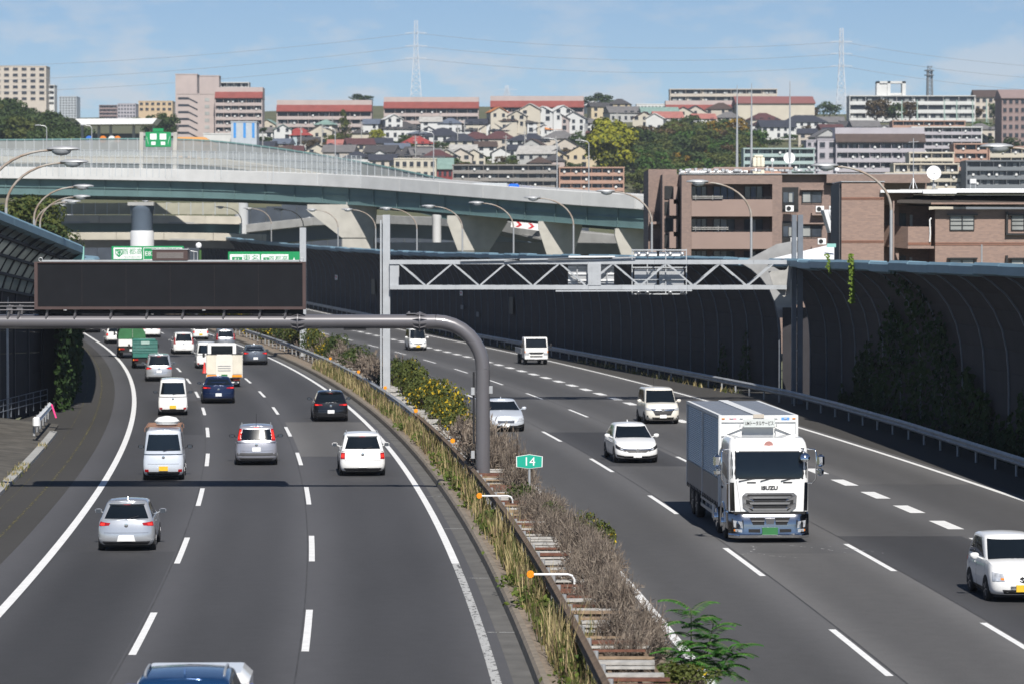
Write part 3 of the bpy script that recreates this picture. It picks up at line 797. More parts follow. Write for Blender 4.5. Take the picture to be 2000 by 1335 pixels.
# equipment on the truss: a sign seen from behind and a framed camera rack
sb = thing('rear_of_sign', 'grey sign panels seen from behind on the truss gantry', 'sign board', (tl(1155, 0).x + x0, YT + .8, tp(0, 556).z))
mb = MB(); w = 90 * st; h = 42 * st; mb.box(-w / 2, w / 2, .1, .16, 0, h); mb.build('panel', m_galv, sb)
for i in range(3):
    mb = MB(); mb.bar((-w / 2, .05, h * (.2 + .3 * i)), (w / 2, .05, h * (.2 + .3 * i)), .06, .1); mb.build('stiffener', m_white, sb)
for x in (-w * .3, w * .05, w * .35):
    mb = MB(); mb.bar((x, 0, -.1), (x, 0, h + .1), .08, .1); mb.build('upright', m_galv, sb)
rk = thing('camera_rack', 'white framed equipment rack with lamps standing over the truss gantry', 'equipment rack', (tl(1288, 0).x + x0, YT + .3, tp(0, 576).z))
w = 106 * st; H_ = (576 - 487) * st
for x in (-w / 2, -w * .22, w * .12, w / 2):
    mb = MB(); mb.bar((x, 0, 0), (x, 0, H_), .06, .06); mb.build('upright', m_gantlt, rk)
for z in (.05, .9, 1.6, H_ - .05):
    mb = MB(); mb.bar((-w / 2, -.06, z), (w / 2, -.06, z), .05, .07); mb.build('crossbar', m_gantlt, rk)
for x0_, x1_ in ((-w * .46, -w * .04), (.0, w * .46)):
    mb = MB(); mb.bbox(x0_, x1_, .1, .3, H_ - .42, H_ - .16, .02); mb.build('cabinet', m_whitepl, rk)
    mb = MB(); mb.bbox(x0_, x1_, .1, .3, .5, 1.5, .02); mb.build('cabinet', m_galv, rk)
for x in (-w * .38, -w * .22, w * .2, w * .42):
    for z in (.12, H_ - .28):
        mb = MB(); mb.lathe([(.05, -.2), (.10, -.16), (.12, 0), (.09, .12), (.03, .16)], 10, Matrix.Translation((x, -.2, z)) @ Matrix.Rotation(math.pi / 2, 4, 'X')); mb.build('lamp_head', m_galv, rk, 40)

# ---------------------------------------------------------------- far gantry with green direction signs
YS = 255.0; ss = YS / F
fg = thing('sign_gantry', 'slim pale gantry post and beam behind the message board', 'gantry', ((592 - 1000) * ss, YS, 0))
mb = MB(); mb.box(-.26, .26, -.2, .2, .2, CH + (HY - 445) * ss); mb.build('post', m_gantlt, fg)
mb = MB(); mb.box(-20.5, .0, .1, .5, 7.3, 7.9); mb.build('beam', m_gantlt, fg)
mb = MB(); mb.box(-20.8, -20.3, -.2, .3, .2, 8.2); mb.build('post', m_gantlt, fg)
mb = MB(); x = (386 - 592) * ss; mb.tube([(x + .2, .1, 7.9), (x + .2, .1, 9.0)], .12, 8); mb.build('mast', mat('green mast', (.05, .12, .03), .6), fg, 40)
mb = MB(); mb.lathe([(.02, -.2), (.2, -.16), (.26, .02), (.2, .2), (.02, .28)], 12, Matrix.Translation((x + .1, -.05, 9.35))); mb.build('camera_dome', m_whitepl, fg, 50)
def dirsign(label, px0, px1, pyt, hgt, blocks):
    t = thing('direction_sign', label, 'road sign', (((px0 + px1) / 2 - 1000) * ss, YS - .25, CH + (HY - pyt) * ss - hgt))
    w = (px1 - px0) * ss
    mb = MB(); mb.bbox(-w / 2, w / 2, -.02, .06, 0, hgt, .03); mb.build('panel', m_green, t)
    for kind, x0, x1, z0, z1 in [b[:5] for b in blocks]:
        x0 = -w / 2 + x0 * ss; x1 = -w / 2 + x1 * ss; z0 = hgt - z0 * ss; z1 = hgt - z1 * ss
        if kind == 'white':
            mb = MB(); mb.box(x0, x1, -.032, -.022, z1, z0); mb.build('white_field', m_whitepl, t)
        elif kind == 'frame':
            for a in ((x0, x1, z0 - .05, z0), (x0, x1, z1, z1 + .05), (x0, x0 + .05, z1 + .05, z0 - .05), (x1 - .05, x1, z1 + .05, z0 - .05)):
                mb = MB(); mb.box(a[0], a[1], -.032, -.022, a[2], a[3]); mb.build('border', m_whitepl, t)
        elif kind == 'green':
            mb = MB(); mb.bbox(x0, x1, -.044, -.034, z1, z0, .004); mb.build('route_shield', m_green, t)
        elif kind == 'shield':
            cx_ = (x0 + x1) / 2; mb = MB(); mb.prism([(x0, z0), (x1, z0), (x1 * .98 + cx_ * .02, z0 * .4 + z1 * .6), (cx_, z1), (x0 * .98 + cx_ * .02, z0 * .4 + z1 * .6)], -.044, -.034); mb.build('route_shield', m_green, t)
        elif kind == 'arrow':
            cx_ = (x0 + x1) / 2; mb = MB(); mb.prism([(cx_, z0), (x1, z1), (x0, z1)], -.032, -.022); mb.build('arrow', m_whitepl, t)
        elif kind == 'blue':
            mb = MB(); mb.bbox(x0, x1, -.032, -.022, z1, z0, .02); mb.build('blue_field', mat('blue sheeting', (.03, .18, .62), .45), t)
    return t, w
t, w = dirsign('green direction sign reading K7 and E83 behind the left half of the message board', 219, 360, 481, 3.2, [('white', 4, 59, 3, 25), ('shield', 7, 22, 6, 22), ('frame', 62, 138, 3, 27), ('blue', 19, 34, 27, 40)])
def tx(s, sx, sy, size, m, dy=-.046, nm='lettering', xs=1.0, bold=.0):
    text_part(s, size, m, t, (-w / 2 + sx * ss, dy, 3.2 - sy * ss), name=nm, bold=bold, sx=xs)
tx('K7', 14.5, 13.5, .5, m_whitepl); tx('首都高', 41, 11.5, .56, m_green, -.034, xs=1.05); tx('SHUTOKO EXP', 41, 21.5, .2, m_green, -.034)
tx('E83', 74, 15, .52, m_whitepl, -.024); tx('第三京浜', 112, 11, .56, m_whitepl, -.024)
t, w = dirsign('green direction sign reading E1 and 3 behind the right end of the message board', 446, 586, 492, 3.2, [('white', 4, 62, 5, 60), ('white', 65, 118, 5, 60), ('green', 8, 28, 10, 23), ('green', 69, 80, 11, 23), ('arrow', 123, 135, 11, 26)])
tx('E1', 18, 16.5, .48, m_whitepl); tx('東名', 45, 14, .62, m_green, -.034, xs=1.15); tx('3', 74.5, 17, .42, m_whitepl); tx('首都高', 98, 14.5, .56, m_green, -.034)

# ---------------------------------------------------------------- street lamps
def lamp_mesh():
    A = 3.55; pole = MB(); pole.tube([(0, 0, 0), (0, 0, 6), (0, 0, 11.2)], [.12, .10, .08], 10)
    arm = MB(); pts = []
    for i in range(11):
        a = i / 10 * math.pi / 2; pts.append((-(A - .5) * (1 - math.cos(a)) , 0, 11.2 + 2.35 * math.sin(a)))
    arm.tube(pts, [.08 - .003 * i for i in range(11)], 8)
    head = MB(); hb = MB(); n = 14
    def ell(mb, sx, z_up, z_dn, ox, oz):
        prof = []
        for i in range(7):
            a = -math.pi / 2 + math.pi * i / 6
            prof.append((max(.01, math.cos(a)), math.sin(a)))
        Mx = Matrix.Translation((ox, 0, oz)) @ Matrix.Diagonal((sx, .30, 1, 1))
        vs = [(r, (z * z_up if z > 0 else z * z_dn)) for r, z in prof]
        mb.lathe(vs, n, Mx)
    ell(head, .78, .16, .07, -A - .05, 13.6)
    ell(hb, .48, .02, .26, -A + .05, 13.56)
    return pole.mesh('pole', m_galv, 50), arm.mesh('arm', m_lamprust, 50), head.mesh('lamp_head', m_steel, 50), hb.mesh('lamp_glass', mat('lamp bowl', (.40, .42, .44), .15, 0, .1, 4, coat=.5), 50)
LMESH = lamp_mesh()
def lamp(label, x, Y, rot, z=0.0, group='street lamps over the motorway', sc=1.0):
    t = thing('street_lamp', label, 'street lamp', (x, Y, z), rot, group)
    for me in LMESH[:2]: inst(me, me.name, t)
    h = inst(LMESH[2], 'lamp_head', t); inst(LMESH[3], 'lamp_glass', h)
    t.scale = (sc, sc, sc)
    return t
ordn = ['first', 'second', 'third', 'fourth', 'fifth', 'sixth', 'seventh', 'eighth', 'ninth', 'tenth', 'eleventh', 'twelfth', 'thirteenth', 'fourteenth', 'fifteenth', 'sixteenth', 'seventeenth', 'eighteenth', 'nineteenth', 'twentieth']
def nth(i): return ordn[i] if i < 20 else '%d%s' % (i + 1, {1: 'st', 2: 'nd', 3: 'rd'}.get((i + 1) % 10, 'th') if (i + 1) % 100 not in (11, 12, 13) else 'th')
LAMPS_R = [(167, 20.55, 0), (206, 16.0, 0), (239, 10.85, 0), (268, 5.35, 0), (297, .15, 0)]
Y = 326
while Y < 640:
    LAMPS_R.append((Y, wallR(Y) + .8, 0)); Y += 30
for i, (Y, x, _) in enumerate(LAMPS_R):
    lamp('curved street lamp behind the right barrier, %s counted from the right edge of the photo' % nth(i + 1), x, Y, math.atan(slope(Y)) * .3, zr(Y) - .05)
lamp('street lamp head at the upper right edge, its arm reaching out of the photo', 25.3, 138, 0)
for i, (Y, xh, xp) in enumerate(((141.6, -20.6, -24.2), (162, -22.9, -26.6), (223, -31, -34.6), (265, -36.9, -40.6), (292, -42.3, -45.2), (318, -47, -50.4))):
    lamp('rust streaked street lamp over the left barrier, %s counted from the camera' % nth(i), xp, Y, math.pi, 0)

# ---------------------------------------------------------------- junction viaducts
def crom(P, n):
    out = []
    for i in range(len(P) - 1):
        p0 = Vector(P[max(i - 1, 0)]); p1 = Vector(P[i]); p2 = Vector(P[i + 1]); p3 = Vector(P[min(i + 2, len(P) - 1)])
        for k in range(n):
            t = k / n
            out.append(.5 * ((2 * p1) + (p2 - p0) * t + (2 * p0 - 5 * p1 + 4 * p2 - p3) * t * t + (3 * p1 - p0 - 3 * p2 + p3) * t ** 3))
    out.append(Vector(P[-1])); return out
m_gteal = mat('teal girder paint', (0.125, 0.205, 0.205), .55, 0, .12, .4)
m_para = mat('white parapet', (0.64, 0.64, 0.63), .7, 0, .08, .5)
m_beige = mat('beige parapet concrete', (0.47, 0.44, 0.37), .85, 0, .14, .4)
m_fence = mat('fence panel grey', (0.42, 0.45, 0.47), .5, 0, .12, .6)
m_pierw = mat('white pier paint', (0.62, 0.63, 0.64), .6, 0, .06, .5)
m_piershade = mat('blue grey shade steel', (0.11, 0.145, 0.19), .55, 0, .08, .5)  # blue grey darkened to hold shade under the viaduct
def resample(pts, d):
    out = [pts[0]]; acc = 0
    for a, b in zip(pts, pts[1:]):
        L = (b - a).length; t = d - acc
        while t <= L:
            out.append(a + (b - a) * (t / L)); t += d
        acc = (acc + L) % d
    return out
def sweep(mb, pts, prof, mi=0, cap=True):
    """prof (d, z): d = distance to the far side of the path, z offset"""
    rows = []
    for i, p in enumerate(pts):
        d = (pts[min(i + 1, len(pts) - 1)] - pts[max(i - 1, 0)]); d.z = 0; d.normalize()
        n = Vector((-d.y, d.x, 0))
        if n.y < 0: n = -n
        rows.append([p + n * u + Vector((0, 0, w)) for u, w in prof])
    mb.grid(rows, mi, close=True)
    if cap:
        mb.add(rows[0], [tuple(range(len(prof)))], mi); mb.add(rows[-1], [tuple(range(len(prof)))], mi)
    return mb
def viaduct(name, label, P, width=9.5, par_h=1.55, gird=2.35, par_len=10.0, pm=None, gm=None, steel=True, n=6):
    pm = pm or m_para; gm = gm or m_gteal
    pts = crom(P, n); base_ = Vector((pts[len(pts) // 2].x, pts[len(pts) // 2].y, 0))
    t = thing(name, label, 'viaduct', base_)
    loc = [p - base_ for p in pts]
    mb = MB(); sweep(mb, loc, [(.0, -par_h - .28), (width, -par_h - .28), (width, -par_h), (0, -par_h)]); mb.build('deck', m_concg, t)
    seg = resample(loc, par_len)
    seg.append(loc[-1])
    for a, b in zip(seg, seg[1:]):
        d = (b - a).normalized() * .03; mb = MB(); sweep(mb, [a + d, b - d], [(-.12, -par_h - .2), (.18, -par_h - .2), (.18, 0), (-.02, 0), (-.10, -.06)]); mb.build('parapet', pm, t)
    mb = MB(); sweep(mb, loc, [(width - .3, -par_h), (width, -par_h), (width, -.15), (width - .3, -.15)]); mb.build('far_parapet', pm, t)
    z0 = -par_h - .28
    if steel:
        for dd in (.75, width - 1.6):
            mb = MB(); sweep(mb, loc, [(dd, z0), (dd + .06, z0), (dd + .06, z0 - gird + .05), (dd, z0 - gird + .05)]); mb.build('girder_web', gm, t)
            mb = MB(); sweep(mb, loc, [(dd - .3, z0 - gird), (dd + .36, z0 - gird), (dd + .36, z0 - gird + .05), (dd - .3, z0 - gird + .05)]); mb.build('bottom_flange', gm, t)
            mb = MB(); sweep(mb, loc, [(dd - .16, z0 - gird * .52), (dd - .002, z0 - gird * .52), (dd - .002, z0 - gird * .47), (dd - .16, z0 - gird * .47)]); mb.build('stiffener', gm, t)
        mb = MB(); sweep(mb, loc, [(.82, z0 - gird * .5), (width - 1.61, z0 - gird * .5), (width - 1.61, z0 - gird * .4), (.82, z0 - gird * .4)]); mb.build('cross_frame', gm, t)
        st_ = resample(loc, 6.0)
        for i in range(1, len(st_) - 1):
            d = (st_[i + 1] - st_[i - 1]); d.z = 0; d.normalize(); nn = Vector((-d.y, d.x, 0)); nn = -nn if nn.y < 0 else nn
            p = st_[i] + nn * .64
            mb = MB(); mb.bar(p + Vector((0, 0, z0 - .01)), p + Vector((0, 0, z0 - gird + .06)), .04, .2, up=(0, 1, 0)); mb.build('web_rib', gm, t)
    else:
        mb = MB(); sweep(mb, loc, [(1.5, z0), (width - 1.5, z0), (width - 2.2, z0 - gird), (2.2, z0 - gird)]); mb.build('box_girder', gm, t)
    return t, loc, base_
def vp(px, py, Y): p = at(px, py, Y); return (p.x, p.y, p.z)
VP = [vp(-700, 322, 480), vp(-300, 323, 475), vp(0, 326, 468), vp(360, 331, 452), vp(560, 337, 440), vp(700, 343, 428), vp(850, 354, 412), vp(1000, 365, 398), vp(1130, 374, 388), vp(1270, 382, 378), vp(1420, 388, 372), vp(1700, 398, 368)]
via, vloc, vbase = viaduct('viaduct', 'curving viaduct with white parapet and teal steel girders', VP)
# posts and panes of the fence on the left half of the parapet
sel = [p for p in resample(vloc, 1.15) if p.x + vbase.x < -20.5 and p.x + vbase.x > -90]
for i, p in enumerate(sel):
    mb = MB(); mb.box(-.05, .05, -.2, -.13, -1.25, 2.7); mb.build('fence_post', m_fence, via, loc=p)
m_pane = mat('clear fence pane', (.62, .66, .68), .25, 0, .05, .3, .5, alpha=.2)
for i in range(0, len(sel) - 4, 4):
    a, b = sel[i], sel[i + 4]; mb = MB(); sweep(mb, [a, b], [(-.02, .04), (.02, .04), (.02, 2.6), (-.02, 2.6)]); mb.build('fence_pane', m_pane, via)
for zz in (.7, 1.7, 2.68):
    mb = MB()
    for a, b in zip(sel, sel[1:]): mb.bar(a + Vector((0, -.1, zz)), b + Vector((0, -.1, zz)), .05, .06)
    mb.build('fence_rail', m_fence, via)
viaduct('viaduct', 'rear deck in the shade directly behind the white viaduct', [(p[0] + 2.2, p[1] + 9.4, p[2] - .75) for p in VP], 9.0, 1.0, 2.6, 60, m_concg, m_gteal)
# second ramp behind with its own screen
V2 = [vp(-300, 304, 540), vp(0, 306, 520), vp(340, 306, 500), vp(520, 322, 486), vp(700, 352, 470), vp(850, 384, 452), vp(940, 404, 444)]
via2, v2l, v2b = viaduct('ramp_viaduct', 'grey screened ramp rising behind the white viaduct', V2, 8.5, 1.0, 1.8, 14, m_beige, m_gteal)
scr = resample(v2l, 2.0)
for i, p in enumerate(scr):
    mb = MB(); mb.box(-.05, .05, -.12, -.04, -.1, 2.9); mb.build('screen_post', m_fence, via2, loc=p)
for i in range(0, len(scr) - 1, 2):
    a, b = scr[i], scr[min(i + 2, len(scr) - 1)]
    mb = MB(); sweep(mb, [a, b], [(0, .02), (.04, .02), (.04, 2.7), (0, 2.7)]); mb.build('screen_pane', mat('frosted screen pane', (.45, .47, .46), .4, 0, .12, .3, alpha=.72), via2)
mb = MB()
for a, b in zip(scr, scr[1:]): mb.bar(a + Vector((0, 0, 2.8)), b + Vector((0, 0, 2.8)), .18, .2)
mb.build('screen_top_rail', mat('mint rail', (.20, .36, .34), .5, 0, .08, 1), via2)
# lower decks glimpsed under the viaduct
v3, _, _ = viaduct('lower_viaduct', 'low beige viaduct deck seen under the white viaduct on the left', [(-150, 560, 15.2), (-86, 525, 15.0), (-60, 520, 14.9), (-46, 520, 14.7)], 8, 1.1, 1.6, 9, m_beige, m_gteal, False)
lo3 = Vector(v3.location)
for i in range(40):
    x = -128 + i * 2.05; Yv = interp(x, [(-150, 560), (-86, 525), (-60, 520), (-46, 520)])
    mb = MB(); mb.box(-.06, .06, -.08, .0, 0, 2.1); mb.build('screen_post', m_fence, v3, loc=Vector((x, Yv, 15.0)) - lo3)
    mb = MB(); mb.box(.08, 1.95, -.02, .02, .1, 2.0); mb.build('screen_pane', mat('beige screen pane', (.34, .33, .26), .5, 0, .2, .4), v3, loc=Vector((x, Yv, 15.0)) - lo3)
v4, _, _ = viaduct('lower_viaduct', 'lowest beige deck between the dark pier and the green signs', [(-80, 505, 11.9), (-55, 500, 11.9), (-40, 502, 11.6)], 7, 1.0, 1.2, 8, m_beige, m_concg, False)
v5, _, _ = viaduct('slip_ramp', 'pale concrete slip ramp climbing to the right under the viaduct', [vp(400, 486, 566), vp(425, 477, 562), vp(510, 452, 552), vp(605, 424, 540)], 6, 1.7, 1.0, 40, m_pierw, m_concg, False)
v6, _, _ = viaduct('slip_ramp', 'grey concrete ramp wall curving behind the right hand piers', [vp(700, 474, 436), vp(900, 474, 424), vp(1010, 473, 418), vp(1290, 477, 405)], 6, 1.3, .8, 12, m_concg, m_concg, False)
v7, _, _ = viaduct('slip_ramp', 'upper grey ramp with red chevrons behind the right hand piers', [vp(930, 420, 446), vp(1000, 434, 438), vp(1070, 447, 430), vp(1230, 462, 421)], 6, 1.4, 1.0, 12, m_concg, m_concg, False)
o7 = Vector(v7.location)
mb = MB(); mb.box(-2.2, 3.4, -.3, -.2, 0, 1.1); cb = mb.build('chevron_board', m_whitepl, v7, loc=Vector(vp(1028, 448, 432)) - o7)
cb.rotation_euler = (0, .13, -.5 * 0)
for i in range(3):
    mb = MB(); x = -1.6 + i * 1.75
    mb.prism([(x, .12), (x + .45, .12), (x + .95, .5), (x + .45, .88), (x, .88), (x + .5, .5)], -.32, -.305); mb.build('chevron', mat('red chevron', (.55, .02, .03), .5), cb)
# piers
def round_pier(label, px, Y, ztop, r, m=None):
    x = (px - 1000) / F * Y; t = thing('viaduct_pier', label, 'pier', (x, Y, 0)); mb = MB(); mb.lathe([(r, 0), (r, ztop - .8), (r * 1.12, ztop - .5), (r * 1.12, ztop)], 24); mb.build('shaft', m or m_pierw, t, 40)
    mb = MB(); mb.box(-r * 1.2, r * 1.2, -r * 1.1, r * 1.1, ztop, ztop + .5); mb.build('bearing_block', m_concg, t); return t
round_pier('stout round pier standing in the shade of the white viaduct', 278, 456, 15.6, 1.6, m_piershade)  # dark shaft colour carries the deck's cast shade
t = thing('pier_lit_foot', 'pale round casing round the foot of the shaded pier', 'pier', ((278 - 1000) / F * 456, 456, 0)); mb = MB()  # pale sleeve added for the sunlit lower part of the shaft
mb.lathe([(1.75, 0), (1.75, 11.6), (1.65, 11.9), (1.6, 11.9)], 24); mb.build('shell', m_pierw, t, 40)
round_pier('white round pier beside the slip ramp near the middle of the photo', 853, 450, 14.4, .66)
round_pier('white round pier high on the left under the viaduct', 132, 540, 19.6, 1.05)
round_pier('short white round pier under the viaduct above the lamp row', 472, 545, 18.2, 1.2)
def hammer(label, px, Y, ztop, w, d, al, ar, hc=1.6, slope_l=None):
    x = (px - 1000) / F * Y; t = thing('viaduct_pier', label, 'pier', (x, Y, 0))
    mb = MB(); mb.bbox(-w / 2, w / 2, 0, d, 0, ztop - hc, .12); mb.build('column', m_conc, t)
    mb = MB(); zz = ztop; dr = hc * 1.9
    mb.prism([(-w / 2 - al, zz - hc * .55), (-w / 2, zz - hc - dr * (al > 0)), (w / 2, zz - hc - dr * (ar > 0)), (w / 2 + ar, zz - hc * .55), (w / 2 + ar, zz), (-w / 2 - al, zz)], -.15, d + .15); mb.build('crosshead', m_conc, t)
    for sx in (-.3, .3):
        mb = MB(); mb.box(sx * w - .3, sx * w + .3, .3, 1.2, ztop, ztop + .3); mb.build('bearing', m_concg, t)
    return t
hammer('pale concrete hammerhead pier left of the truss gantry post', 699, 431, 15.4, 4.5, 3.0, 4.8, .3)
hammer('pale concrete pier with a raking arm right of the slim white pier', 925, 409, 13.6, 4.2, 3.0, 1.4, 2.4)
hammer('pale concrete hammerhead pier beside the chevron board', 1094, 394, 12.7, 3.2, 2.6, 1.2, 1.2)
hammer('pale concrete pier next to the brown apartment block', 1245, 383, 11.7, 3.2, 2.6, 1.2, 1.2)
viaduct('lower_viaduct', 'shaded grey ramp deck threading between the pale piers', [vp(470, 440, 545), vp(620, 424, 536), vp(760, 421, 526), vp(880, 426, 512), vp(1010, 436, 490)], 8, 1.2, 2.4, 16, m_concg, m_piershade, False)
rw = thing('shade_wall', 'dark concrete retaining wall at the foot of the hill under the viaduct', 'wall', at(650, 480, 580))
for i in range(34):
    px = 130 + i * 30; z1 = CH + (HY - (402 if 430 < px < 670 else 450) - 5 * math.sin(i * .7)) / F * 580; mb = MB(); a_ = at(px, 0, 580).x - rw.location.x; mb.box(a_ + .03, a_ + 2.86, 0, .5, -12, z1 - rw.location.z); mb.build('wall_panel', mat('shade blue concrete', (.050, .062, .080), .9, 0, .3, .4), rw)  # dark bluish panels put shade under the viaduct by colour
for i, (px, py, Y_) in enumerate(((92, 330, 470), (180, 330, 468), (655, 342, 434), (847, 354, 415), (1088, 372, 394), (1150, 377, 389))):
    p = at(px, py, Y_); t = thing('viaduct_lamp', 'slim lamp post on the white viaduct, %s from the left' % nth(i), 'street lamp', p, 0, 'lamp posts on the white viaduct')
    mb = MB(); mb.tube([(0, .3, -1), (0, .3, 6.2)], [.09, .06], 7); mb.build('pole', m_galv, t)
    mb = MB(); mb.tube([(0, .3, 6.2), (-.25, .3, 6.5), (-1.2, .3, 6.65)], .05, 6); mb.bbox(-1.75, -1.05, .1, .5, 6.55, 6.72, .05); mb.build('lamp_head', m_galv, t, 40)
# toll plaza roof and gantry sign on the far side
t = thing('toll_gate', 'long white toll gate canopy on columns in the distance left', 'toll gate', at(232, 300, 880)); s9 = 880 / F
mb = MB(); mb.prism([(-80 * s9, 66 * s9), (79 * s9, 67 * s9), (70 * s9, 56 * s9), (-68 * s9, 55 * s9)], -4, 8); mb.build('canopy', m_white, t)
for px in (-70, -38, -15, 30, 68):
    mb = MB(); mb.box(px * s9 - .35, px * s9 + .35, 0, 1, -8, 55 * s9); mb.build('column', m_concg, t)
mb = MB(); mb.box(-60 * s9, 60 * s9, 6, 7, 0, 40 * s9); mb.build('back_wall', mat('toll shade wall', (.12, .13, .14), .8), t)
for px, m in ((-52, mat('blue board', (.03, .16, .6), .5)), (-25, m_amber), (-8, m_whitepl), (3, m_amber)):
    mb = MB(); mb.lathe([(.05, -.1), (1.0, -.1), (1.0, .1), (.05, .1)], 12, Matrix.Translation((px * s9, -5, 26 * s9)) @ Matrix.Rotation(math.pi / 2, 4, 'X')); mb.build('signal', m, t)
t = thing('direction_sign', 'small green two panel sign over the ramp with white arrows', 'road sign', at(310, 288, 480)); s5 = 500 / F
mb = MB(); mb.bbox(-24 * s5, 24 * s5, 0, .15, 0, 28 * s5, .05); mb.build('panel', m_green, t)
mb = MB(); mb.bbox(-10 * s5, 10 * s5, 0, .15, 28.5 * s5, 35 * s5, .03); mb.build('small_panel', m_green, t)
for sx in (-1, 1):
    mb = MB(); mb.box((sx * 9 - 6) * s5, (sx * 9 + 6) * s5, -.03, -.002, 14 * s5, 25 * s5); mb.build('white_field', m_whitepl, t)
    mb = MB(); mb.box((sx * 9 - 4) * s5, (sx * 9 + 4) * s5, -.03, -.002, 4 * s5, 10 * s5); mb.build('white_field', m_whitepl, t)
    mb = MB(); mb.bar((sx * 22 * s5, -.02, 20 * s5), (sx * 18 * s5, -.02, 5 * s5), .03, .12, up=(0, 1, 0)); mb.build('arrow', m_whitepl, t)
for px in (-33, 30):
    mb = MB(); mb.bar((px * s5, .3, -6), ((px + 2) * s5, .3, 28 * s5), .6, .6); mb.build('support_leg', m_conc, t)
mb = MB(); mb.bar((-32 * s5, .4, 24 * s5), (32 * s5, .4, 24 * s5), .25, .5); mb.build('beam', m_galv, t)
# things riding on or beside the ramps
t = thing('covered_truck', 'grey covered truck with a bright blue tarp passing on the viaduct', 'truck', at(988, 366, 408)); mb = MB(); mb.bbox(-4.5, 0.2, 1, 3.3, -1, .55, .1); mb.build('cargo_box', m_fence, t); mb = MB(); mb.bbox(.3, 1.8, 1, 3.2, -1, .45, .25); mb.build('blue_tarp', mat('blue tarp', (.01, .13, .75), .5), t)
mb = MB()
for x in (-3.6, -2.6, 1.0):
    mb.lathe([(.1, -1.2), (.5, -1.2), (.5, 1.2), (.1, 1.2)], 12, Matrix.Translation((x, 2.1, -.85)) @ Matrix.Rotation(math.pi / 2, 4, 'X'))
mb.build('wheel_set', m_tyre, t)

# ---------------------------------------------------------------- hillside terrain
TY = [545, 600, 700, 800, 900, 1000, 1100, 1200, 1300, 1500, 1800, 2400, 3000]
TAB = [(-900, [585, 500, 410, 340, 285, 250, 235, 228, 222, 215, 215, 230, 240]),
       (20, [585, 500, 410, 340, 290, 258, 243, 235, 230, 225, 220, 230, 240]),
       (130, [585, 520, 450, 378, 330, 298, 288, 284, 280, 262, 240, 230, 234]),
       (330, [585, 525, 465, 415, 368, 335, 315, 295, 275, 250, 236, 228, 234]),
       (480, [585, 530, 470, 425, 385, 335, 302, 272, 242, 220, 218, 240, 260]),
       (700, [585, 530, 470, 428, 390, 336, 296, 260, 228, 206, 212, 245, 275]),
       (1250, [585, 530, 470, 428, 392, 336, 296, 260, 230, 210, 215, 245, 275]),
       (1500, [585, 530, 470, 430, 396, 350, 308, 268, 240, 222, 225, 250, 280]),
       (2900, [585, 530, 470, 430, 396, 350, 308, 268, 240, 225, 228, 250, 280])]
def yimg(px, Y):
    def row(tab): return interp(Y, list(zip(TY, tab)))
    if px <= TAB[0][0]: return row(TAB[0][1])
    for (a, ta), (b, tb) in zip(TAB, TAB[1:]):
        if px <= b:
            k = (px - a) / (b - a); return row(ta) * (1 - k) + row(tb) * k
    return row(TAB[-1][1])
def tz(px, Y): return CH + (HY - yimg(px, Y)) / F * Y
def tz_x(x, Y): return tz(1000 + x * F / Y, Y)
def y_of(px, yb):
    """distance at which the hillside appears at image row yb"""
    best = 1500
    for i in range(0, 600):
        Y = 560 + i * 2.0
        if yimg(px, Y) <= yb: best = Y; break
    return best
mb = MB(); rows = []
for Y in [545, 575, 600, 650, 700, 750, 800, 850, 900, 950, 1000, 1050, 1100, 1150, 1200, 1250, 1300, 1400, 1500, 1650, 1800, 2100, 2400, 2700, 3000]:
    rows.append([((px - 1000) / F * Y, Y, tz(px, Y) - .4) for px in range(-900, 2901, 50)])
rows.insert(0, [(p[0], 543, -1.0) for p in rows[0]])
mb.grid(rows); tag(mb.build('hillside', mat('hillside scrub', (0.060, 0.075, 0.030), .95, 0, .4, .05, c2=(0.13, 0.12, 0.06))), kind='structure')

# ---------------------------------------------------------------- distant buildings
m_pink = mat('pinkish render', (0.42, 0.355, 0.335), .85, 0, .07, .3)
m_cream = mat('cream render', (0.50, 0.46, 0.38), .85, 0, .07, .3)
m_bwhite = mat('white render', (0.56, 0.565, 0.555), .85, 0, .07, .3)
m_bgrey = mat('grey render', (0.24, 0.225, 0.21), .85, 0, .08, .3)
m_bdgrey = mat('slate grey render', (0.16, 0.175, 0.19), .85, 0, .08, .3)
m_salmon = mat('salmon render', (0.40, 0.25, 0.19), .85, 0, .08, .3)
m_lilac = mat('lilac grey render', (0.40, 0.38, 0.41), .85, 0, .07, .3)
m_pale = mat('pale teal render', (0.34, 0.43, 0.42), .85, 0, .07, .3)
m_beigeb = mat('beige render', (0.48, 0.43, 0.37), .85, 0, .07, .3)
m_mauve = mat('mauve brick', (0.25, 0.185, 0.175), .85, 0, .08, .3)
m_roofred = mat('dull red roof', (0.21, 0.050, 0.040), .7, 0, .15, .4)
m_wdark = mat('recess glass', (0.030, 0.034, 0.042), .2, 0, .5, .25, .5)
m_curt = mat('curtained glass', (0.30, 0.31, 0.30), .3, 0, .4, .3, .5)
ROOFS = {'navy': (0.032, 0.036, 0.050), 'dark grey': (0.060, 0.058, 0.060), 'dark brown': (0.070, 0.048, 0.040), 'maroon': (0.085, 0.035, 0.036), 'red': (0.27, 0.045, 0.04), 'pink red': (0.33, 0.13, 0.11), 'orange': (0.48, 0.18, 0.05), 'teal': (0.18, 0.27, 0.24), 'grey': (0.14, 0.135, 0.135), 'pale grey': (0.36, 0.35, 0.33), 'white': (0.6, 0.6, 0.58), 'blue grey': (0.10, 0.12, 0.16)}
ROOFM = {k: mat('roof ' + k, v, .7, 0, .18, .8) for k, v in ROOFS.items()}
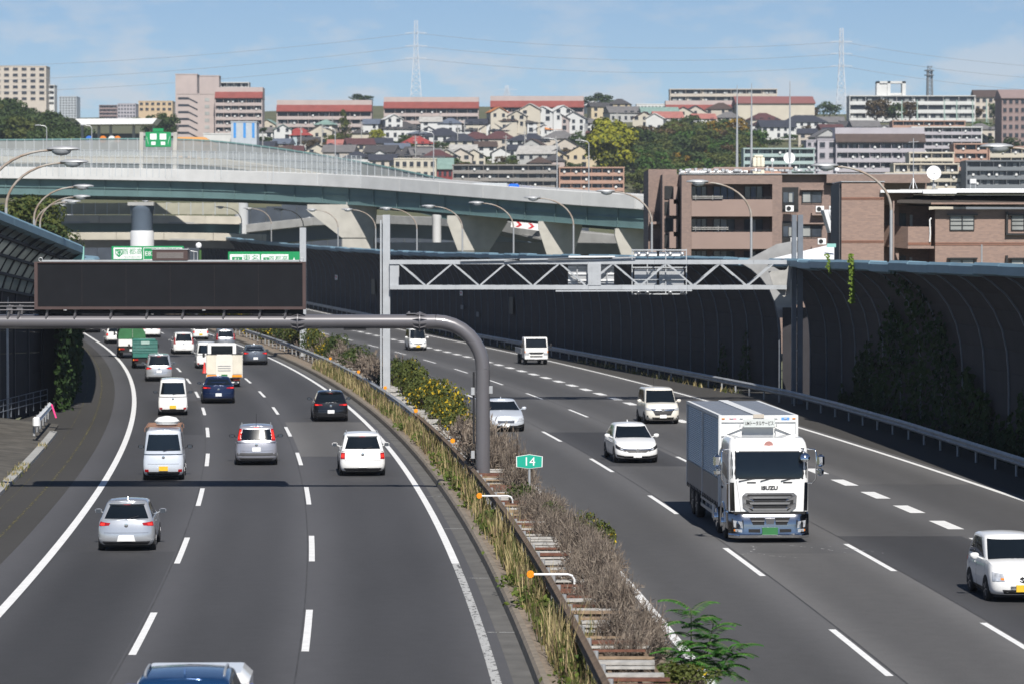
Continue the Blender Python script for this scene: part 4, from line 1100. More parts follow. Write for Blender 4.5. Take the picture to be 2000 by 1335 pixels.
WALLM = {'white': m_bwhite, 'cream': m_cream, 'grey': mat('house grey', (.40, .40, .39), .85, 0, .06, .5), 'pink': m_pink, 'pale blue': mat('house pale blue', (.42, .50, .53), .85, 0, .06, .5), 'beige': m_beigeb, 'yellow': mat('house yellow', (.50, .42, .29), .85, 0, .06, .5), 'brown': mat('house brown', (.26, .19, .14), .85, 0, .06, .5)}

def block(name, label, px0, px1, yt, yb, Y, depth=12, wall=None, floors=4, style='balcony', bays=6, roof=None, cat='building', yaw=0.0, par=None, roofc=None, seed=0, base=6.0, ac=True):
    s = Y / F; w = (px1 - px0) * s; h = (yb - yt) * s
    p = at((px0 + px1) / 2, yb, Y); t = thing(name, label, cat, p, yaw)
    rr = random.Random(seed + int(px0)); fh = h / floors; par = par or wall
    mb = MB(); mb.box(-w / 2, w / 2, 1.2 if style == 'balcony' else 0, depth, -base, h); mb.build('wall', wall, t)
    if style == 'balcony':
        for sx in (-1, 1):
            mb = MB(); x = sx * w / 2; mb.box(min(x, x - sx * .3), max(x, x - sx * .3), 0, 1.198, -base, h); mb.build('side_fin', wall, t)
        win = MB(); cur = MB(); fin = MB(); bw = (w - .6) / bays; sat = MB()
        for f in range(floors):
            z = f * fh
            mb = MB(); mb.box(-w / 2 + .31, w / 2 - .31, .0, 1.19, z - .12, z + .08); mb.box(-w / 2 + .31, w / 2 - .31, -.02, .10, z + .081, z + fh * .40); mb.build('balcony', par, t)
            win.box(-w / 2 + .35, w / 2 - .35, 1.14, 1.195, z + .1, z + fh - .16)
            for b in range(bays):
                xa = -w / 2 + .3 + b * bw
                if b: fin.box(xa - .06, xa + .06, .12, 1.13, z + .09, z + fh - .13)
                for q in range(2):
                    if rr.random() < .55: cur.box(xa + bw * (.15 + .38 * q), xa + bw * (.15 + .38 * q + .26), 1.10, 1.13, z + .15, z + fh * .82)
                if rr.random() < .35: fin.box(xa + bw * .08, xa + bw * .2, 1.0, 1.13, z + .1, z + fh - .2)
                if ac and rr.random() < .5: sat.lathe([(.02, 0), (.3, .03), (.36, .12)], 8, Matrix.Translation((xa + bw * rr.uniform(.2, .8), -.2, z + fh * .5)) @ Matrix.Rotation(math.pi / 2.4, 4, 'X'))
        tag(win.build('window_band', m_wdark, t), kind='stuff'); tag(cur.build('curtained_panes', m_curt, t), kind='stuff')
        if fin.v: tag(fin.build('partition_set', par, t), kind='stuff')
        if sat.v: tag(sat.build('satellite_dishes', m_bwhite, t), kind='stuff')
    elif style == 'grid':
        bw = w / bays
        for f in range(floors):
            if f == 0:
                win = MB(); ww = bw * .28; win.box(-ww, ww, -.06, -.002, fh * .30, fh * .78); win.box(-ww - .08, ww + .08, -.16, -.002, fh * .24, fh * .28, 1); wme = win.mesh('window', [m_wdark, par])
            for b in range(bays):
                inst(wme, 'window', t, (-w / 2 + (b + .5) * bw, 0, f * fh))
    if roof == 'flat' or roof is None:
        mb = MB(); mb.box(-w / 2 - .15, w / 2 + .15, -.15, depth + .15, h + .002, h + .35); mb.build('roof_parapet', wall, t)
    elif roof == 'slope':      # mansard band sloping back from the front
        rc = roofc or m_roofred
        mb = MB(); mb.prism([(-.6, h + .002), (-.6, h + .25), (1.8, h + 2.6), (2.2, h + 2.6), (2.2, h + .002)], -w / 2 - .1, w / 2 + .1, 'x'); mb.build('roof_slope', rc, t)
        mb = MB(); mb.box(-w / 2 - .05, w / 2 + .05, 2.21, depth, h + .002, h + 4.4); mb.build('roof_upper_wall', wall, t)
    elif roof == 'gable':
        rc = roofc or m_roofred
        mb = MB(); mb.prism([(-.7, h), (depth / 2, h + 3.4), (depth + .7, h), (depth + .7, h - .25), (-.7, h - .25)], -w / 2 - .4, w / 2 + .4, 'x'); mb.build('roof', rc, t)
    return t
B = block
B('apartment_block', 'pale apartment tower on the wooded hill at the far left edge', -28, 92, 131, 200, 1650, 14, m_beigeb, 6, 'grid', 7, seed=1)
B('apartment_block', 'narrow white block touching the right side of the far left tower', 90, 108, 168, 200, 1660, 10, m_bwhite, 3, 'balcony', 2, seed=2, ac=False)
B('office_block', 'hazy grey tower between the far left tower and the toll gate', 117, 151, 190, 240, 2300, 20, m_fence, 10, 'grid', 6, seed=3)
B('apartment_block', 'small maroon striped block on the skyline above the toll gate', 195, 230, 207, 235, 2100, 18, m_mauve, 4, 'balcony', 5, seed=4, ac=False)
B('apartment_block', 'small white windowed block right of the maroon one on the skyline', 231, 266, 204, 238, 2000, 18, m_lilac, 5, 'grid', 6, seed=5)
B('apartment_block', 'small sand coloured block on the skyline left of the pink apartments', 272, 338, 199, 220, 1900, 16, mat('sand render', (.50, .38, .24), .85), 2, 'grid', 6, seed=6)
# big pink apartment house with stair tower
B('apartment_block', 'tall blank pink lift tower of the big pink apartment house', 344, 386, 147, 290, 1216, 9, m_pink, 8, 'plain', seed=7)
B('apartment_block', 'rear pink block with a white window slot behind the big pink apartment house', 386, 429, 150, 230, 1238, 8, m_pink, 5, 'plain', seed=8)
t8 = B('apartment_block', 'stepped pink wall with zigzag open stairs of the big pink apartment house', 347, 421, 185, 290, 1200, 9, m_pink, 6, 'plain', seed=9)
s = 1200 / F
for f in range(7):
    z = (290 - (191 + f * 13.4)) * s
    mb = MB(); mb.box(-35 * s, -14 * s, -.06, -.003, z - .9, z); mb.build('stair_opening', m_wdark, t8)
    mb = MB(); mb.bar((-14 * s, -.05, z - .5), (3 * s, -.05, z - 2.2), .1, .5); mb.build('stair_flight', m_wdark, t8)
    mb = MB(); mb.box(17 * s, 26 * s, -.08, -.003, z - 1.6, z - .3); mb.build('window', m_curt, t8)
B('apartment_block', 'long balcony wing of the big pink apartment house with maroon roof', 421, 513, 193, 291, 1194, 12, m_pink, 7, 'balcony', 6, 'slope', seed=10)
B('apartment_block', 'white rooftop block behind the pink apartment house', 429, 487, 163, 215, 1260, 8, m_bwhite, 4, 'balcony', 4, seed=11, ac=False)
# three long red roofed blocks
for i, (a, b, yt, yb, nm) in enumerate(((541, 726, 219, 278, 'leftmost'), (750, 935, 213, 272, 'middle'), (958, 1140, 211, 268, 'rightmost'))):
    B('apartment_block', '%s of the three long pink apartment blocks with red roof bands on the ridge' % nm, a, b, yt, yb, 1150, 11, m_pink, 4, 'balcony', 9, 'slope', seed=20 + i)
B('apartment_block', 'long pink block with red roof band half hidden at the right of the ridge', 1300, 1505, 217, 260, 1330, 10, m_pink, 3, 'balcony', 9, 'slope', seed=24)
B('apartment_block', 'beige ridge apartment house with tan piers above the school hall', 1308, 1517, 176, 216, 1420, 12, m_beigeb, 3, 'balcony', 7, seed=25)
B('apartment_block', 'low white houses row left of the beige ridge apartments', 1243, 1306, 205, 236, 1400, 10, m_bwhite, 2, 'grid', 9, seed=26)
B('school_hall', 'low cream school hall with broad dull red hipped roof', 1438, 1590, 202, 232, 1290, 26, m_cream, 2, 'plain', 1, 'gable', roofc=mat('hall roof', (.24, .10, .09), .7), seed=27)
sch = B('school_building', 'long white school building with balconies on the ridge right', 1658, 1903, 189, 238, 1310, 12, m_bwhite, 3, 'balcony', 8, seed=28, ac=False)
s = 1310 / F
for (a, b, c, d) in ((-5, 1, 0, 30), (45, 52, 0, 30), (16, 22, 0, 30)):
    mb = MB(); mb.box((-63 + a) * s, (-63 + b) * s, 3, 8, (238 - 189) * s + .4, (238 - 189 + d) * s); mb.build('roof_frame_post', m_bwhite, sch)
mb = MB(); mb.box(-68 * s, -11 * s, 3, 8, (49 + 26) * s, (49 + 30) * s); mb.build('roof_frame_beam', m_bwhite, sch)
mb = MB(); mb.box(-62 * s, -47 * s, 3.5, 7.5, 49 * s + .4, (49 + 25) * s); mb.build('roof_house', m_bwhite, sch)
mb = MB(); mb.box(-41 * s, -18 * s, 4, 7, (49 + 3) * s, (49 + 7) * s); mb.build('roof_frame_beam', m_bwhite, sch)
B('apartment_block', 'cream block with brown roof right of the white school', 1902, 1952, 190, 235, 1400, 12, m_beigeb, 3, 'grid', 4, 'gable', roofc=ROOFM['dark brown'], seed=29)
B('apartment_block', 'mauve windowed tower cut off by the right edge', 1955, 2060, 192, 290, 1120, 16, m_mauve, 6, 'grid', 9, 'gable', roofc=m_mauve, seed=30)
B('apartment_block', 'pink terraced block with brown eaves behind the pale grey apartments', 1742, 1884, 238, 275, 1130, 10, m_salmon, 3, 'balcony', 7, seed=31)
B('apartment_block', 'pale grey apartment block with stacked balconies below the school', 1780, 1917, 250, 304, 1050, 10, m_bwhite, 4, 'balcony', 7, seed=32, par=m_lilac)
B('apartment_block', 'pale blank end wall with small windows left of the pale grey apartments', 1744, 1781, 252, 304, 1046, 10, m_lilac, 4, 'grid', 2, seed=33)
B('apartment_block', 'lilac apartment block with brown roof and three balcony rows', 1632, 1806, 279, 336, 900, 10, m_lilac, 3, 'balcony', 8, 'slope', roofc=ROOFM['dark brown'], seed=34)
B('apartment_block', 'lilac stair end with blue shaded landings beside the lilac apartments', 1596, 1633, 274, 336, 903, 10, m_lilac, 3, 'grid', 2, seed=35)
B('apartment_block', 'pale teal low block behind the rooftop masts', 1452, 1590, 292, 335, 880, 10, m_pale, 3, 'balcony', 5, seed=36)
B('apartment_block', 'narrow grey block between the pale teal and lilac blocks', 1574, 1598, 276, 330, 905, 8, m_lilac, 4, 'grid', 2, seed=37)
B('apartment_block', 'upper tier of the stepped cream apartments right of the lilac block', 1775, 1862, 300, 330, 860, 9, m_cream, 2, 'balcony', 4, seed=38)
B('apartment_block', 'middle tier of the stepped cream apartments right of the lilac block', 1745, 1872, 322, 345, 850, 9, m_cream, 1, 'balcony', 5, seed=39)
B('apartment_block', 'lowest tier of the stepped cream apartments behind the satellite dish', 1728, 1884, 340, 385, 840, 9, m_cream, 3, 'balcony', 6, seed=40)
B('apartment_block', 'salmon banded apartment block behind the slate grey one', 1862, 1928, 283, 350, 880, 9, m_salmon, 4, 'balcony', 3, seed=41, par=m_salmon)
B('apartment_block', 'salmon and cream block with washing cut off by the right edge', 1930, 2060, 289, 345, 880, 9, m_salmon, 3, 'balcony', 6, seed=42, par=m_cream)
B('apartment_block', 'slate grey apartment block with framed balconies at the right edge', 1886, 2070, 316, 385, 830, 10, m_bdgrey, 4, 'balcony', 7, seed=43)
B('apartment_block', 'brown grey low apartment block with dish antennas behind the white parapet', 884, 1092, 324, 384, 905, 11, m_bgrey, 4, 'balcony', 7, seed=44)
B('apartment_block', 'salmon apartment block with white balconies left of the yellow green tree', 1092, 1219, 329, 388, 895, 11, m_salmon, 4, 'balcony', 6, seed=45, par=m_salmon)
B('factory', 'white and pale blue works building below the pink apartment house', 398, 452, 263, 300, 1010, 10, m_bwhite, 2, 'plain', seed=46)
fb = B('factory', 'grey clad works tower with bright blue stripes', 452, 502, 240, 300, 1000, 10, mat('grey cladding', (.42, .46, .50), .6), 3, 'plain', seed=47)
s = 1000 / F
for x in (-1, 16, -20):
    mb = MB(); mb.box(x * s, (x + 5) * s, -.08, -.003, 30 * s, 59 * s); mb.build('blue_stripe', mat('bright blue cladding', (.04, .25, .62), .5), fb)
ob = B('mansard_house', 'orange roofed house with small dormers beyond the ramp', 336, 424, 288, 320, 760, 9, mat('orange render', (.55, .31, .13), .85), 1, 'grid', 5, seed=48)
s = 760 / F; w = 88 * s
mb = MB(); h = 32 * s; mb.add([(-w / 2 - .2, -.3, h + .36), (w / 2 + .2, -.3, h + .36), (w / 2 + .2, 9.3, h + .36), (-w / 2 - .2, 9.3, h + .36), (-w / 2 + 1.2, 1.5, h + 20 * s), (w / 2 - 3.2, 1.5, h + 20 * s), (w / 2 - 3.2, 7, h + 20 * s), (-w / 2 + 1.2, 7, h + 20 * s)], ((3, 2, 1, 0), (4, 5, 6, 7), (0, 1, 5, 4), (1, 2, 6, 5), (2, 3, 7, 6), (3, 0, 4, 7))); mb.build('mansard_roof', mat('orange roof', (.52, .25, .07), .75), ob)
for x in (-25, -12, 14):
    mb = MB(); mb.bbox(x * s, (x + 6) * s, .1, 2, h + 5 * s, h + 12 * s, .1); mb.build('dormer', m_curt, ob)
B('commercial_building', 'long low cream building in front of the hillside houses', 770, 852, 312, 352, 930, 10, m_cream, 2, 'grid', 6, seed=49)
B('shop_building', 'grey roofed low shop with maroon front beside the grey apartments', 845, 884, 330, 372, 940, 10, mat('maroon shopfront', (.22, .04, .04), .7), 2, 'grid', 4, 'gable', roofc=ROOFM['teal'], seed=50)

# ---------------------------------------------------------------- hillside houses
HS = []      # px, base row, width px, type, roof, wall
for r in ('577 288 62 hip red paleblue', '553 275 34 gf teal white', '632 270 36 hip teal cream', '664 306 46 gs pinkred cream', '706 310 52 gs maroon cream', '684 312 30 gf navy cream', '724 268 30 gs bluegrey white',
          '770 256 34 gf white white', '787 272 76 hip darkgrey white', '745 306 44 gs navy beige', '778 312 46 gs bluegrey cream', '818 302 62 hip red beige', '838 280 44 gf grey white', '860 292 70 hip navy white', '900 300 66 hip navy cream', '935 296 60 hip maroon white', '873 330 48 gf palegrey cream', '925 328 46 gf palegrey cream',
          '978 322 34 gf navy white', '1007 322 26 gs navy white', '1046 330 74 gs palegrey grey', '1086 330 44 gf navy yellow', '1132 330 66 gf navy yellow', '1160 328 30 gs navy yellow',
          '960 272 44 gf navy white', '992 276 70 hip navy cream', '985 256 50 hip darkbrown cream', '1010 250 36 gf palegrey cream', '1058 262 58 gs darkgrey white', '1094 258 34 gf grey pink', '1120 258 46 gf grey white', '1092 274 50 gs orange white', '1062 280 40 gf navy white', '1040 296 64 hip navy beige', '1092 296 70 hip grey beige', '1135 284 44 hip maroon cream', '975 298 66 hip maroon beige', '1015 300 52 hip navy white',
          '1060 240 40 gf white white', '1100 238 40 gf white white', '1035 240 40 gf palegrey cream', '975 246 34 gf orange cream', '1172 232 36 gs darkgrey yellow', '1160 222 26 gf white white', '1208 224 44 hip darkgrey yellow', '1222 238 64 gs grey grey', '1290 240 72 gs teal white', '1258 250 46 gf maroon cream', '1278 256 34 gf white white', '1306 252 56 gs pinkred white', '1334 240 40 gf navy cream', '1358 238 44 gf navy beige', '1376 252 44 gs pinkred white', '1405 236 54 hip darkbrown beige', '1420 252 50 hip grey beige', '1250 300 70 gs maroon grey',
          '1494 252 60 hip maroon cream', '1520 272 68 gs navy white', '1572 262 84 hip navy white', '1622 258 50 gs grey grey', '1642 284 74 gs navy white', '1692 272 54 gs grey grey', '1668 292 50 gf grey pink', '1726 276 40 gf grey white', '1620 300 50 gs darkgrey white',
          '522 268 34 gf teal cream', '516 284 40 gs grey white', '604 300 40 gs darkgrey white', '620 318 44 gf navy cream', '660 326 60 gs grey beige', '740 326 60 gs darkgrey cream', '700 330 50 hip navy white', '812 322 50 gs darkgrey white', '950 312 40 gs darkbrown white', '905 276 50 gs darkgrey white', '880 262 44 hip bluegrey white', '930 262 40 gs navy cream', '905 318 50 gs palegrey cream', '1150 262 40 hip grey white', '842 262 40 gs palegrey white', '815 284 44 gs bluegrey white'):
    a = r.split(); nm = {'pinkred': 'pink red', 'darkgrey': 'dark grey', 'darkbrown': 'dark brown', 'palegrey': 'pale grey', 'bluegrey': 'blue grey', 'paleblue': 'pale blue'}
    HS.append((float(a[0]), float(a[1]), float(a[2]), a[3], nm.get(a[4], a[4]), nm.get(a[5], a[5])))
hr = random.Random(77)
for i in range(64):
    px = hr.uniform(505, 1135); yb = hr.choice((286, 296, 306, 316, 326, 336, 344)) + hr.uniform(-4, 4)
    if all(abs(px - q[0]) > 17 or abs(yb - q[1]) > 7 for q in HS):
        HS.append((round(px), round(yb), round(hr.uniform(34, 62)), hr.choice(('hip', 'gs', 'gs', 'hip', 'gf')), hr.choice(('navy', 'dark grey', 'dark brown', 'grey', 'blue grey', 'dark grey', 'maroon')), hr.choice(('white', 'cream', 'grey', 'beige', 'beige', 'pink'))))
for i in range(26):
    px = hr.uniform(1480, 1960); yb = hr.uniform(262, 300)
    if all(abs(px - q[0]) > 17 or abs(yb - q[1]) > 7 for q in HS):
        HS.append((round(px), round(yb), round(hr.uniform(34, 56)), hr.choice(('hip', 'gs', 'gf')), hr.choice(('navy', 'dark grey', 'grey', 'blue grey', 'maroon')), hr.choice(('white', 'cream', 'grey', 'beige'))))
TN = {'hip': 'hipped', 'gs': 'long ridged', 'gf': 'gabled'}
hk = {}
for h in sorted(HS): hk.setdefault((h[3], h[4], h[5]), []).append(h)
WIN_ME = {}
def winmesh(w, h):
    k = (round(w, 1), round(h, 1))
    if k not in WIN_ME:
        mb = MB(); mb.box(-w / 2, w / 2, -.04, 0, 0, h); mb.box(-w / 2 - .08, w / 2 + .08, -.09, -.001, -.08, -.003, 1); WIN_ME[k] = mb.mesh('window', [m_wdark, m_bwhite])
    return WIN_ME[k]
def house(h):
    px, yb, wpx, ty, rc, wc = h
    Y = min(y_of(px, yb), 1118 if 540 < px < 1145 else 9999); s = Y / F; w = wpx * s; rr = random.Random(int(px * 7 + yb)); d = min(9.5, max(6.5, w * .8))
    lst = hk[(ty, rc, wc)]; i = lst.index(h)
    if len(lst) == 1: lab = 'hillside house with %s %s roof and %s walls' % (rc, TN[ty], wc)
    else: lab = 'hillside house with %s %s roof and %s walls, %s such from the left' % (rc, TN[ty], wc, nth(i))
    t = thing('hillside_house', lab, 'house', (at(px, 0, Y).x, Y, at(px, yb, Y).z), rr.uniform(-.28, .28), 'houses on the hillside')
    hw = rr.uniform(3.6, 5.0); b = 8.0
    if ty == 'gf':
        rh = w * .28; mb = MB(); mb.prism([(-w / 2, -b), (w / 2, -b), (w / 2, hw), (0, hw + rh), (-w / 2, hw)], 0, d); mb.build('wall', WALLM[wc], t)
        mb = MB(); e = .45
        for sx in (-1, 1):
            n = Vector((sx * rh, 0, w / 2)).normalized() * .16; a = Vector((0, -.5, hw + rh)); c = Vector((sx * (w / 2 + e), -.5, hw - e * .56)); dd = Vector((0, d + 1, 0))
            vs = [a + n * .05, c + n * .05, c + n, a + n]; vs += [v + dd for v in vs]
            mb.add(vs, ((0, 1, 2, 3), (7, 6, 5, 4), (0, 4, 5, 1), (1, 5, 6, 2), (2, 6, 7, 3), (3, 7, 4, 0)))
        mb.build('roof', ROOFM[rc], t)
    else:
        mb = MB(); mb.box(-w / 2, w / 2, 0, d, -b, hw); mb.build('wall', WALLM[wc], t)
        rh = d * .30; e = .55; k = d * .5 if ty == 'hip' else -.0
        mb = MB(); k = min(k, w * .45)
        vs = [(-w / 2 - e, -e, hw - .12), (w / 2 + e, -e, hw - .12), (w / 2 + e, d + e, hw - .12), (-w / 2 - e, d + e, hw - .12), (-w / 2 + (k if k else -e), d / 2, hw + rh), (w / 2 - (k if k else -e), d / 2, hw + rh)]
        mb.add(vs, ((3, 2, 1, 0), (0, 1, 5, 4), (2, 3, 4, 5), (1, 2, 5), (3, 0, 4))); mb.build('roof', ROOFM[rc], t)
        if ty == 'gs':
            for sx in (-1, 1):
                mb = MB(); x = sx * w / 2; mb.add([(x, 0.0, hw - .1), (x, d, hw - .1), (x, d / 2, hw + rh - .1)], [(0, 1, 2)]); mb.build('gable_end', WALLM[wc], t)
    n = max(2, int(w / 2.6))
    for f in range(2):
        for i in range(n):
            if rr.random() < .2: continue
            x = -w / 2 + (i + .5) * w / n
            inst(winmesh(rr.choice((1.1, 1.5)), 1.3 if f else 1.6), 'window', t, (x, -.003, .6 + f * 2.5))
for h in sorted(HS): house(h)

# ---------------------------------------------------------------- pylons and power lines
def pylon(label, px, yt, yb, Y, arms):
    s = Y / F; t = thing('power_pylon', label, 'pylon', at(px, yb, Y)); h = (yb - yt) * s
    m = m_pyl
    wb, wt = 22 * s / 2, 8 * s / 2
    def W(z): return wb + (wt - wb) * min(1, z / (h * .62)) if z < h * .62 else wt * (1 - .25 * (z - h * .62) / (h * .38))
    for sx in (-1, 1):
        for sy in (-1, 1):
            mb = MB(); zs = [-6, 0, h * .3, h * .62, h * .85, h]
            for a, b in zip(zs, zs[1:]): mb.bar((sx * W(max(a, 0)), sy * W(max(a, 0)), a), (sx * W(b), sy * W(b), b), .22, .22)
            mb.build('leg', m, t)
    n = 13; zz = [h * (i / n) ** .9 for i in range(n + 1)]
    for a, b in zip(zz, zz[1:]):
        mb = MB()
        for sy in (-1, 1):
            mb.bar((-W(a), sy * W(a), a), (W(b), sy * W(b), b), .11, .11); mb.bar((W(a), sy * W(a), a), (-W(b), sy * W(b), b), .11, .11); mb.bar((-W(b), sy * W(b), b), (W(b), sy * W(b), b), .11, .11)
        mb.build('lattice', m, t)
    for ya in arms:
        z = (yb - ya) * s; L = 21 * s; mb = MB()
        for sx in (-1, 1):
            mb.bar((0, 0, z + 2 * s), (sx * L, 0, z), .17, .17); mb.bar((0, 0, z - 1 * s), (sx * L, 0, z), .15, .15)
            mb.bar((sx * L, 0, z), (sx * L, 0, z - 1.5 * s), .2, .2)
        mb.build('cross_arm', m, t)
    return t
m_pyl = mat('hazed pylon zinc', (0.50, 0.53, 0.57), .5, .1, .08, .3)  # zinc made paler and bluer, haze put into the colour
pylon('tall pale lattice pylon above the long red roofed blocks', 813, 42, 200, 1500, (66, 91, 115))
pylon('tall pale lattice pylon on the skyline above the school', 1642, 57, 232, 1500, (83, 106, 130))
pylon('tiny distant pylon on the skyline right of the middle of the photo', 990, 168, 200, 3000, (176,))
t = thing('antenna_tower', 'dark three legged antenna tower behind the school roof', 'antenna tower', at(1813, 195, 1400)); s = 1400 / F
for a in range(3):
    mb = MB(); c, d_ = math.cos(a * 2.09), math.sin(a * 2.09); mb.tube([(c * 7 * s, d_ * 7 * s, -4), (c * 5 * s, d_ * 5 * s, 58 * s)], .45, 6); mb.build('leg', m_bdgrey, t)
for z in range(0, 58, 8):
    mb = MB()
    for a in range(3):
        p = lambda k, zz: (math.cos(k * 2.09) * 6 * s, math.sin(k * 2.09) * 6 * s, zz * s)
        mb.bar(p(a, z), p(a + 1, z + 8), .25, .25); mb.bar(p(a, z + 8), p(a + 1, z + 8), .25, .25)
    mb.build('bracing', m_bdgrey, t)
for z in (46, 55):
    mb = MB(); mb.lathe([(8 * s, 0), (9.5 * s, 0), (9.5 * s, .4), (8 * s, .4)], 12, Matrix.Translation((0, 0, z * s))); mb.build('platform', m_bdgrey, t)
m_wire = mat('power cable', (.30, .32, .35), .6, 0, .1, 1)
for i, (y0, y1, y2, y3) in enumerate(((128, 66, 83, 125), (157, 91, 106, 148), (180, 115, 130, 172))):
    t = thing('power_line', '%s power cable strung between the two big pylons and out of both sides' % ('highest', 'middle', 'lowest')[i], 'power line', at(0, y0, 1500))
    o = Vector(t.location); lv = ((-60, y0 - 1), (0, y0), (813, y1)), ((813, y1), (1642, y2)), ((1642, y2), (2000, y3 - 6), (2100, y3))
    for a, b, sag in (((-300, y0 + 6), (813, y1), 18), ((813, y1), (1642, y2), 20), ((1642, y2), (2300, y3 + 14), 16)):
        for off in (0,):
            pts = []
            for k in range(17):
                u = k / 16; pts.append(at(a[0] + (b[0] - a[0]) * u + off, a[1] + (b[1] - a[1]) * u + sag * 4 * u * (1 - u) + (.8 if off > 0 else 0), 1500) - o + Vector((0, off * .01, 0)))
            mb = MB(); mb.tube(pts, .085, 4, False); mb.build('cable', m_wire, t)
for i in range(22):
    px = 520 + i * 33 + hr.uniform(-12, 12); yb = hr.uniform(275, 330); Y = y_of(px, yb); s = Y / F
    t = thing('utility_pole', 'thin utility pole among the hillside houses, %s from the left' % nth(i), 'utility pole', at(px, yb, Y), 0, 'utility poles among the houses')
    mb = MB(); mb.tube([(0, 0, -4), (0, 0, 10.5)], .17, 6); mb.build('shaft', m_concg, t)
    mb = MB(); mb.bar((-1, 0, 9.9), (1, 0, 9.9), .12, .12); mb.bar((-.8, 0, 9.0), (.8, 0, 9.0), .12, .12); mb.box(.15, .6, -.2, .2, 7.6, 8.5); mb.build('cross_arm', m_concg, t)
# ball field net poles in front of the school
for i, px in enumerate((1480, 1523, 1557)):
    pass
for i, px in enumerate((1760, 1790, 1843, 1867, 1898, 1925, 1948)):
    t = thing('net_pole', 'thin green ball net pole before the school, %s from the left' % nth(i), 'pole', at(px, 240, 1240), 0, 'ball net poles before the school')
    mb = MB(); s = 1240 / F; mb.tube([(0, 0, -3), (0, 0, 44 * s)], .22, 6); mb.build('shaft', mat('pale green pole', (.33, .45, .40), .6), t)
    mb = MB(); mb.bar((0, 0, 20 * s), (5 * s, 0, -1), .15, .15); mb.build('stay', mat('pale green pole', (.33, .45, .40), .6), t)

# ---------------------------------------------------------------- brown apartment houses on the right
def tilemat(name, c, mortar, sx=.30, sy=.10):
    m = mat(name, c, .8, 0, .10, .8)
    nt = m.node_tree; ns = nt.nodes; ls = nt.links; b = ns['Principled BSDF']
    tc = ns.new('ShaderNodeTexCoord'); mp = ns.new('ShaderNodeMapping'); mp.inputs['Rotation'].default_value = (math.pi / 2, 0, 0)
    br = ns.new('ShaderNodeTexBrick'); br.inputs['Scale'].default_value = 1.0; br.inputs['Brick Width'].default_value = sx; br.inputs['Row Height'].default_value = sy; br.inputs['Mortar Size'].default_value = .012
    br.inputs['Color1'].default_value = (c[0] * 1.12, c[1] * 1.1, c[2] * 1.08, 1); br.inputs['Color2'].default_value = (c[0] * .86, c[1] * .86, c[2] * .88, 1); br.inputs['Mortar'].default_value = (*mortar, 1)
    ls.new(tc.outputs['Object'], mp.inputs['Vector']); ls.new(mp.outputs['Vector'], br.inputs['Vector']); ls.new(br.outputs['Color'], b.inputs['Base Color'])
    return m
m_bra = tilemat('mauve brown wall tile', (0.235, 0.170, 0.145), (.20, .15, .13), .22, .11)
m_brl = mat('smooth brown render', (0.275, 0.200, 0.172), .8, 0, .06, .6)
m_brb = tilemat('red brown wall tile', (0.275, 0.190, 0.155), (.26, .19, .16))
m_band = mat('red tile band', (.22, .105, .07), .8, 0, .1, 1)
m_wfr = mat('dark window frame', (.03, .03, .03), .4, .2, .1, 3)
m_blue = mat('blue curtain behind glass', (.012, .035, .11), .15, 0, .3, 2)
YA = 268.0; sa = YA / F
A = thing('apartment_house', 'mauve brown tiled apartment house with deep balconies and roof masts', 'apartment house', at(1470, 640, YA)); oa = Vector(A.location); oa.z = 0; A.location = oa
def ax(px): return (px - 1470) * sa
def az(py): return CH + (HY - py) * sa
def ab(name, px0, px1, py0, py1, y0, y1, m=None):
    mb = MB(); mb.box(ax(px0), ax(px1), y0, y1, az(py1), az(py0)); return mb.build(name, m or m_bra, A)
ab('wall', 1331, 1815, 341, 690, 2.0, 13)
ab('corner_pier', 1331, 1350, 341, 690, 0, 2.0); ab('top_band', 1350, 1508, 341, 360, 0, 2.0); ab('pier', 1508, 1527, 341, 690, 0, 2.0)
for y in (390, 453.5, 517):
    ab('balcony_parapet', 1350, 1508, y, y + 33, -.06, .16, m_brl); ab('balcony_slab', 1350, 1508, y + 28, y + 33, .17, 1.95, m_brl)
for f, y in enumerate((360, 424, 487)):
    for px0, px1, m in ((1352, 1382, m_glassb), (1396, 1437, m_blue if f == 0 else m_glassb), (1457, 1492, m_glassb)):
        w_ = ab('window', px0, px1, y + 4, y + 31, 1.93, 1.995, m); n = 3
        for i in range(n + 1):
            px = px0 + (px1 - px0) * i / n; mb = MB(); mb.box(ax(px) - .04, ax(px) + .04, 1.88, 1.925, az(y + 31), az(y + 4)); mb.build('frame', m_wfr, w_)
        mb = MB(); mb.box(ax(px0 + (px1 - px0) * .36), ax(px0 + (px1 - px0) * .62), 1.915, 1.928, az(y + 31), az(y + 5)); mb.build('curtain', m_curt if f else m_blue, w_)
    for k in range(24):
        px = 1352 + k * 6.6
        if k % 4: ab('baluster', px, px + .7, y + 26, y + 30, .02, .05, m_wfr)
    ab('handrail', 1350, 1508, y + 25.4, y + 26.2, .0, .07, m_wfr)
for y, x1 in ((383.5, 1411), (444, 1422)):
    for k in (0, 3.4): ab('laundry_pole', 1352, x1, y + k, y + k + 1.4, -.25, -.18, m_slatw)
    for px in (1358, x1 - 20): ab('pole_bracket', px, px + .8, y - 2, y + 8, -.2, .0, m_galv)
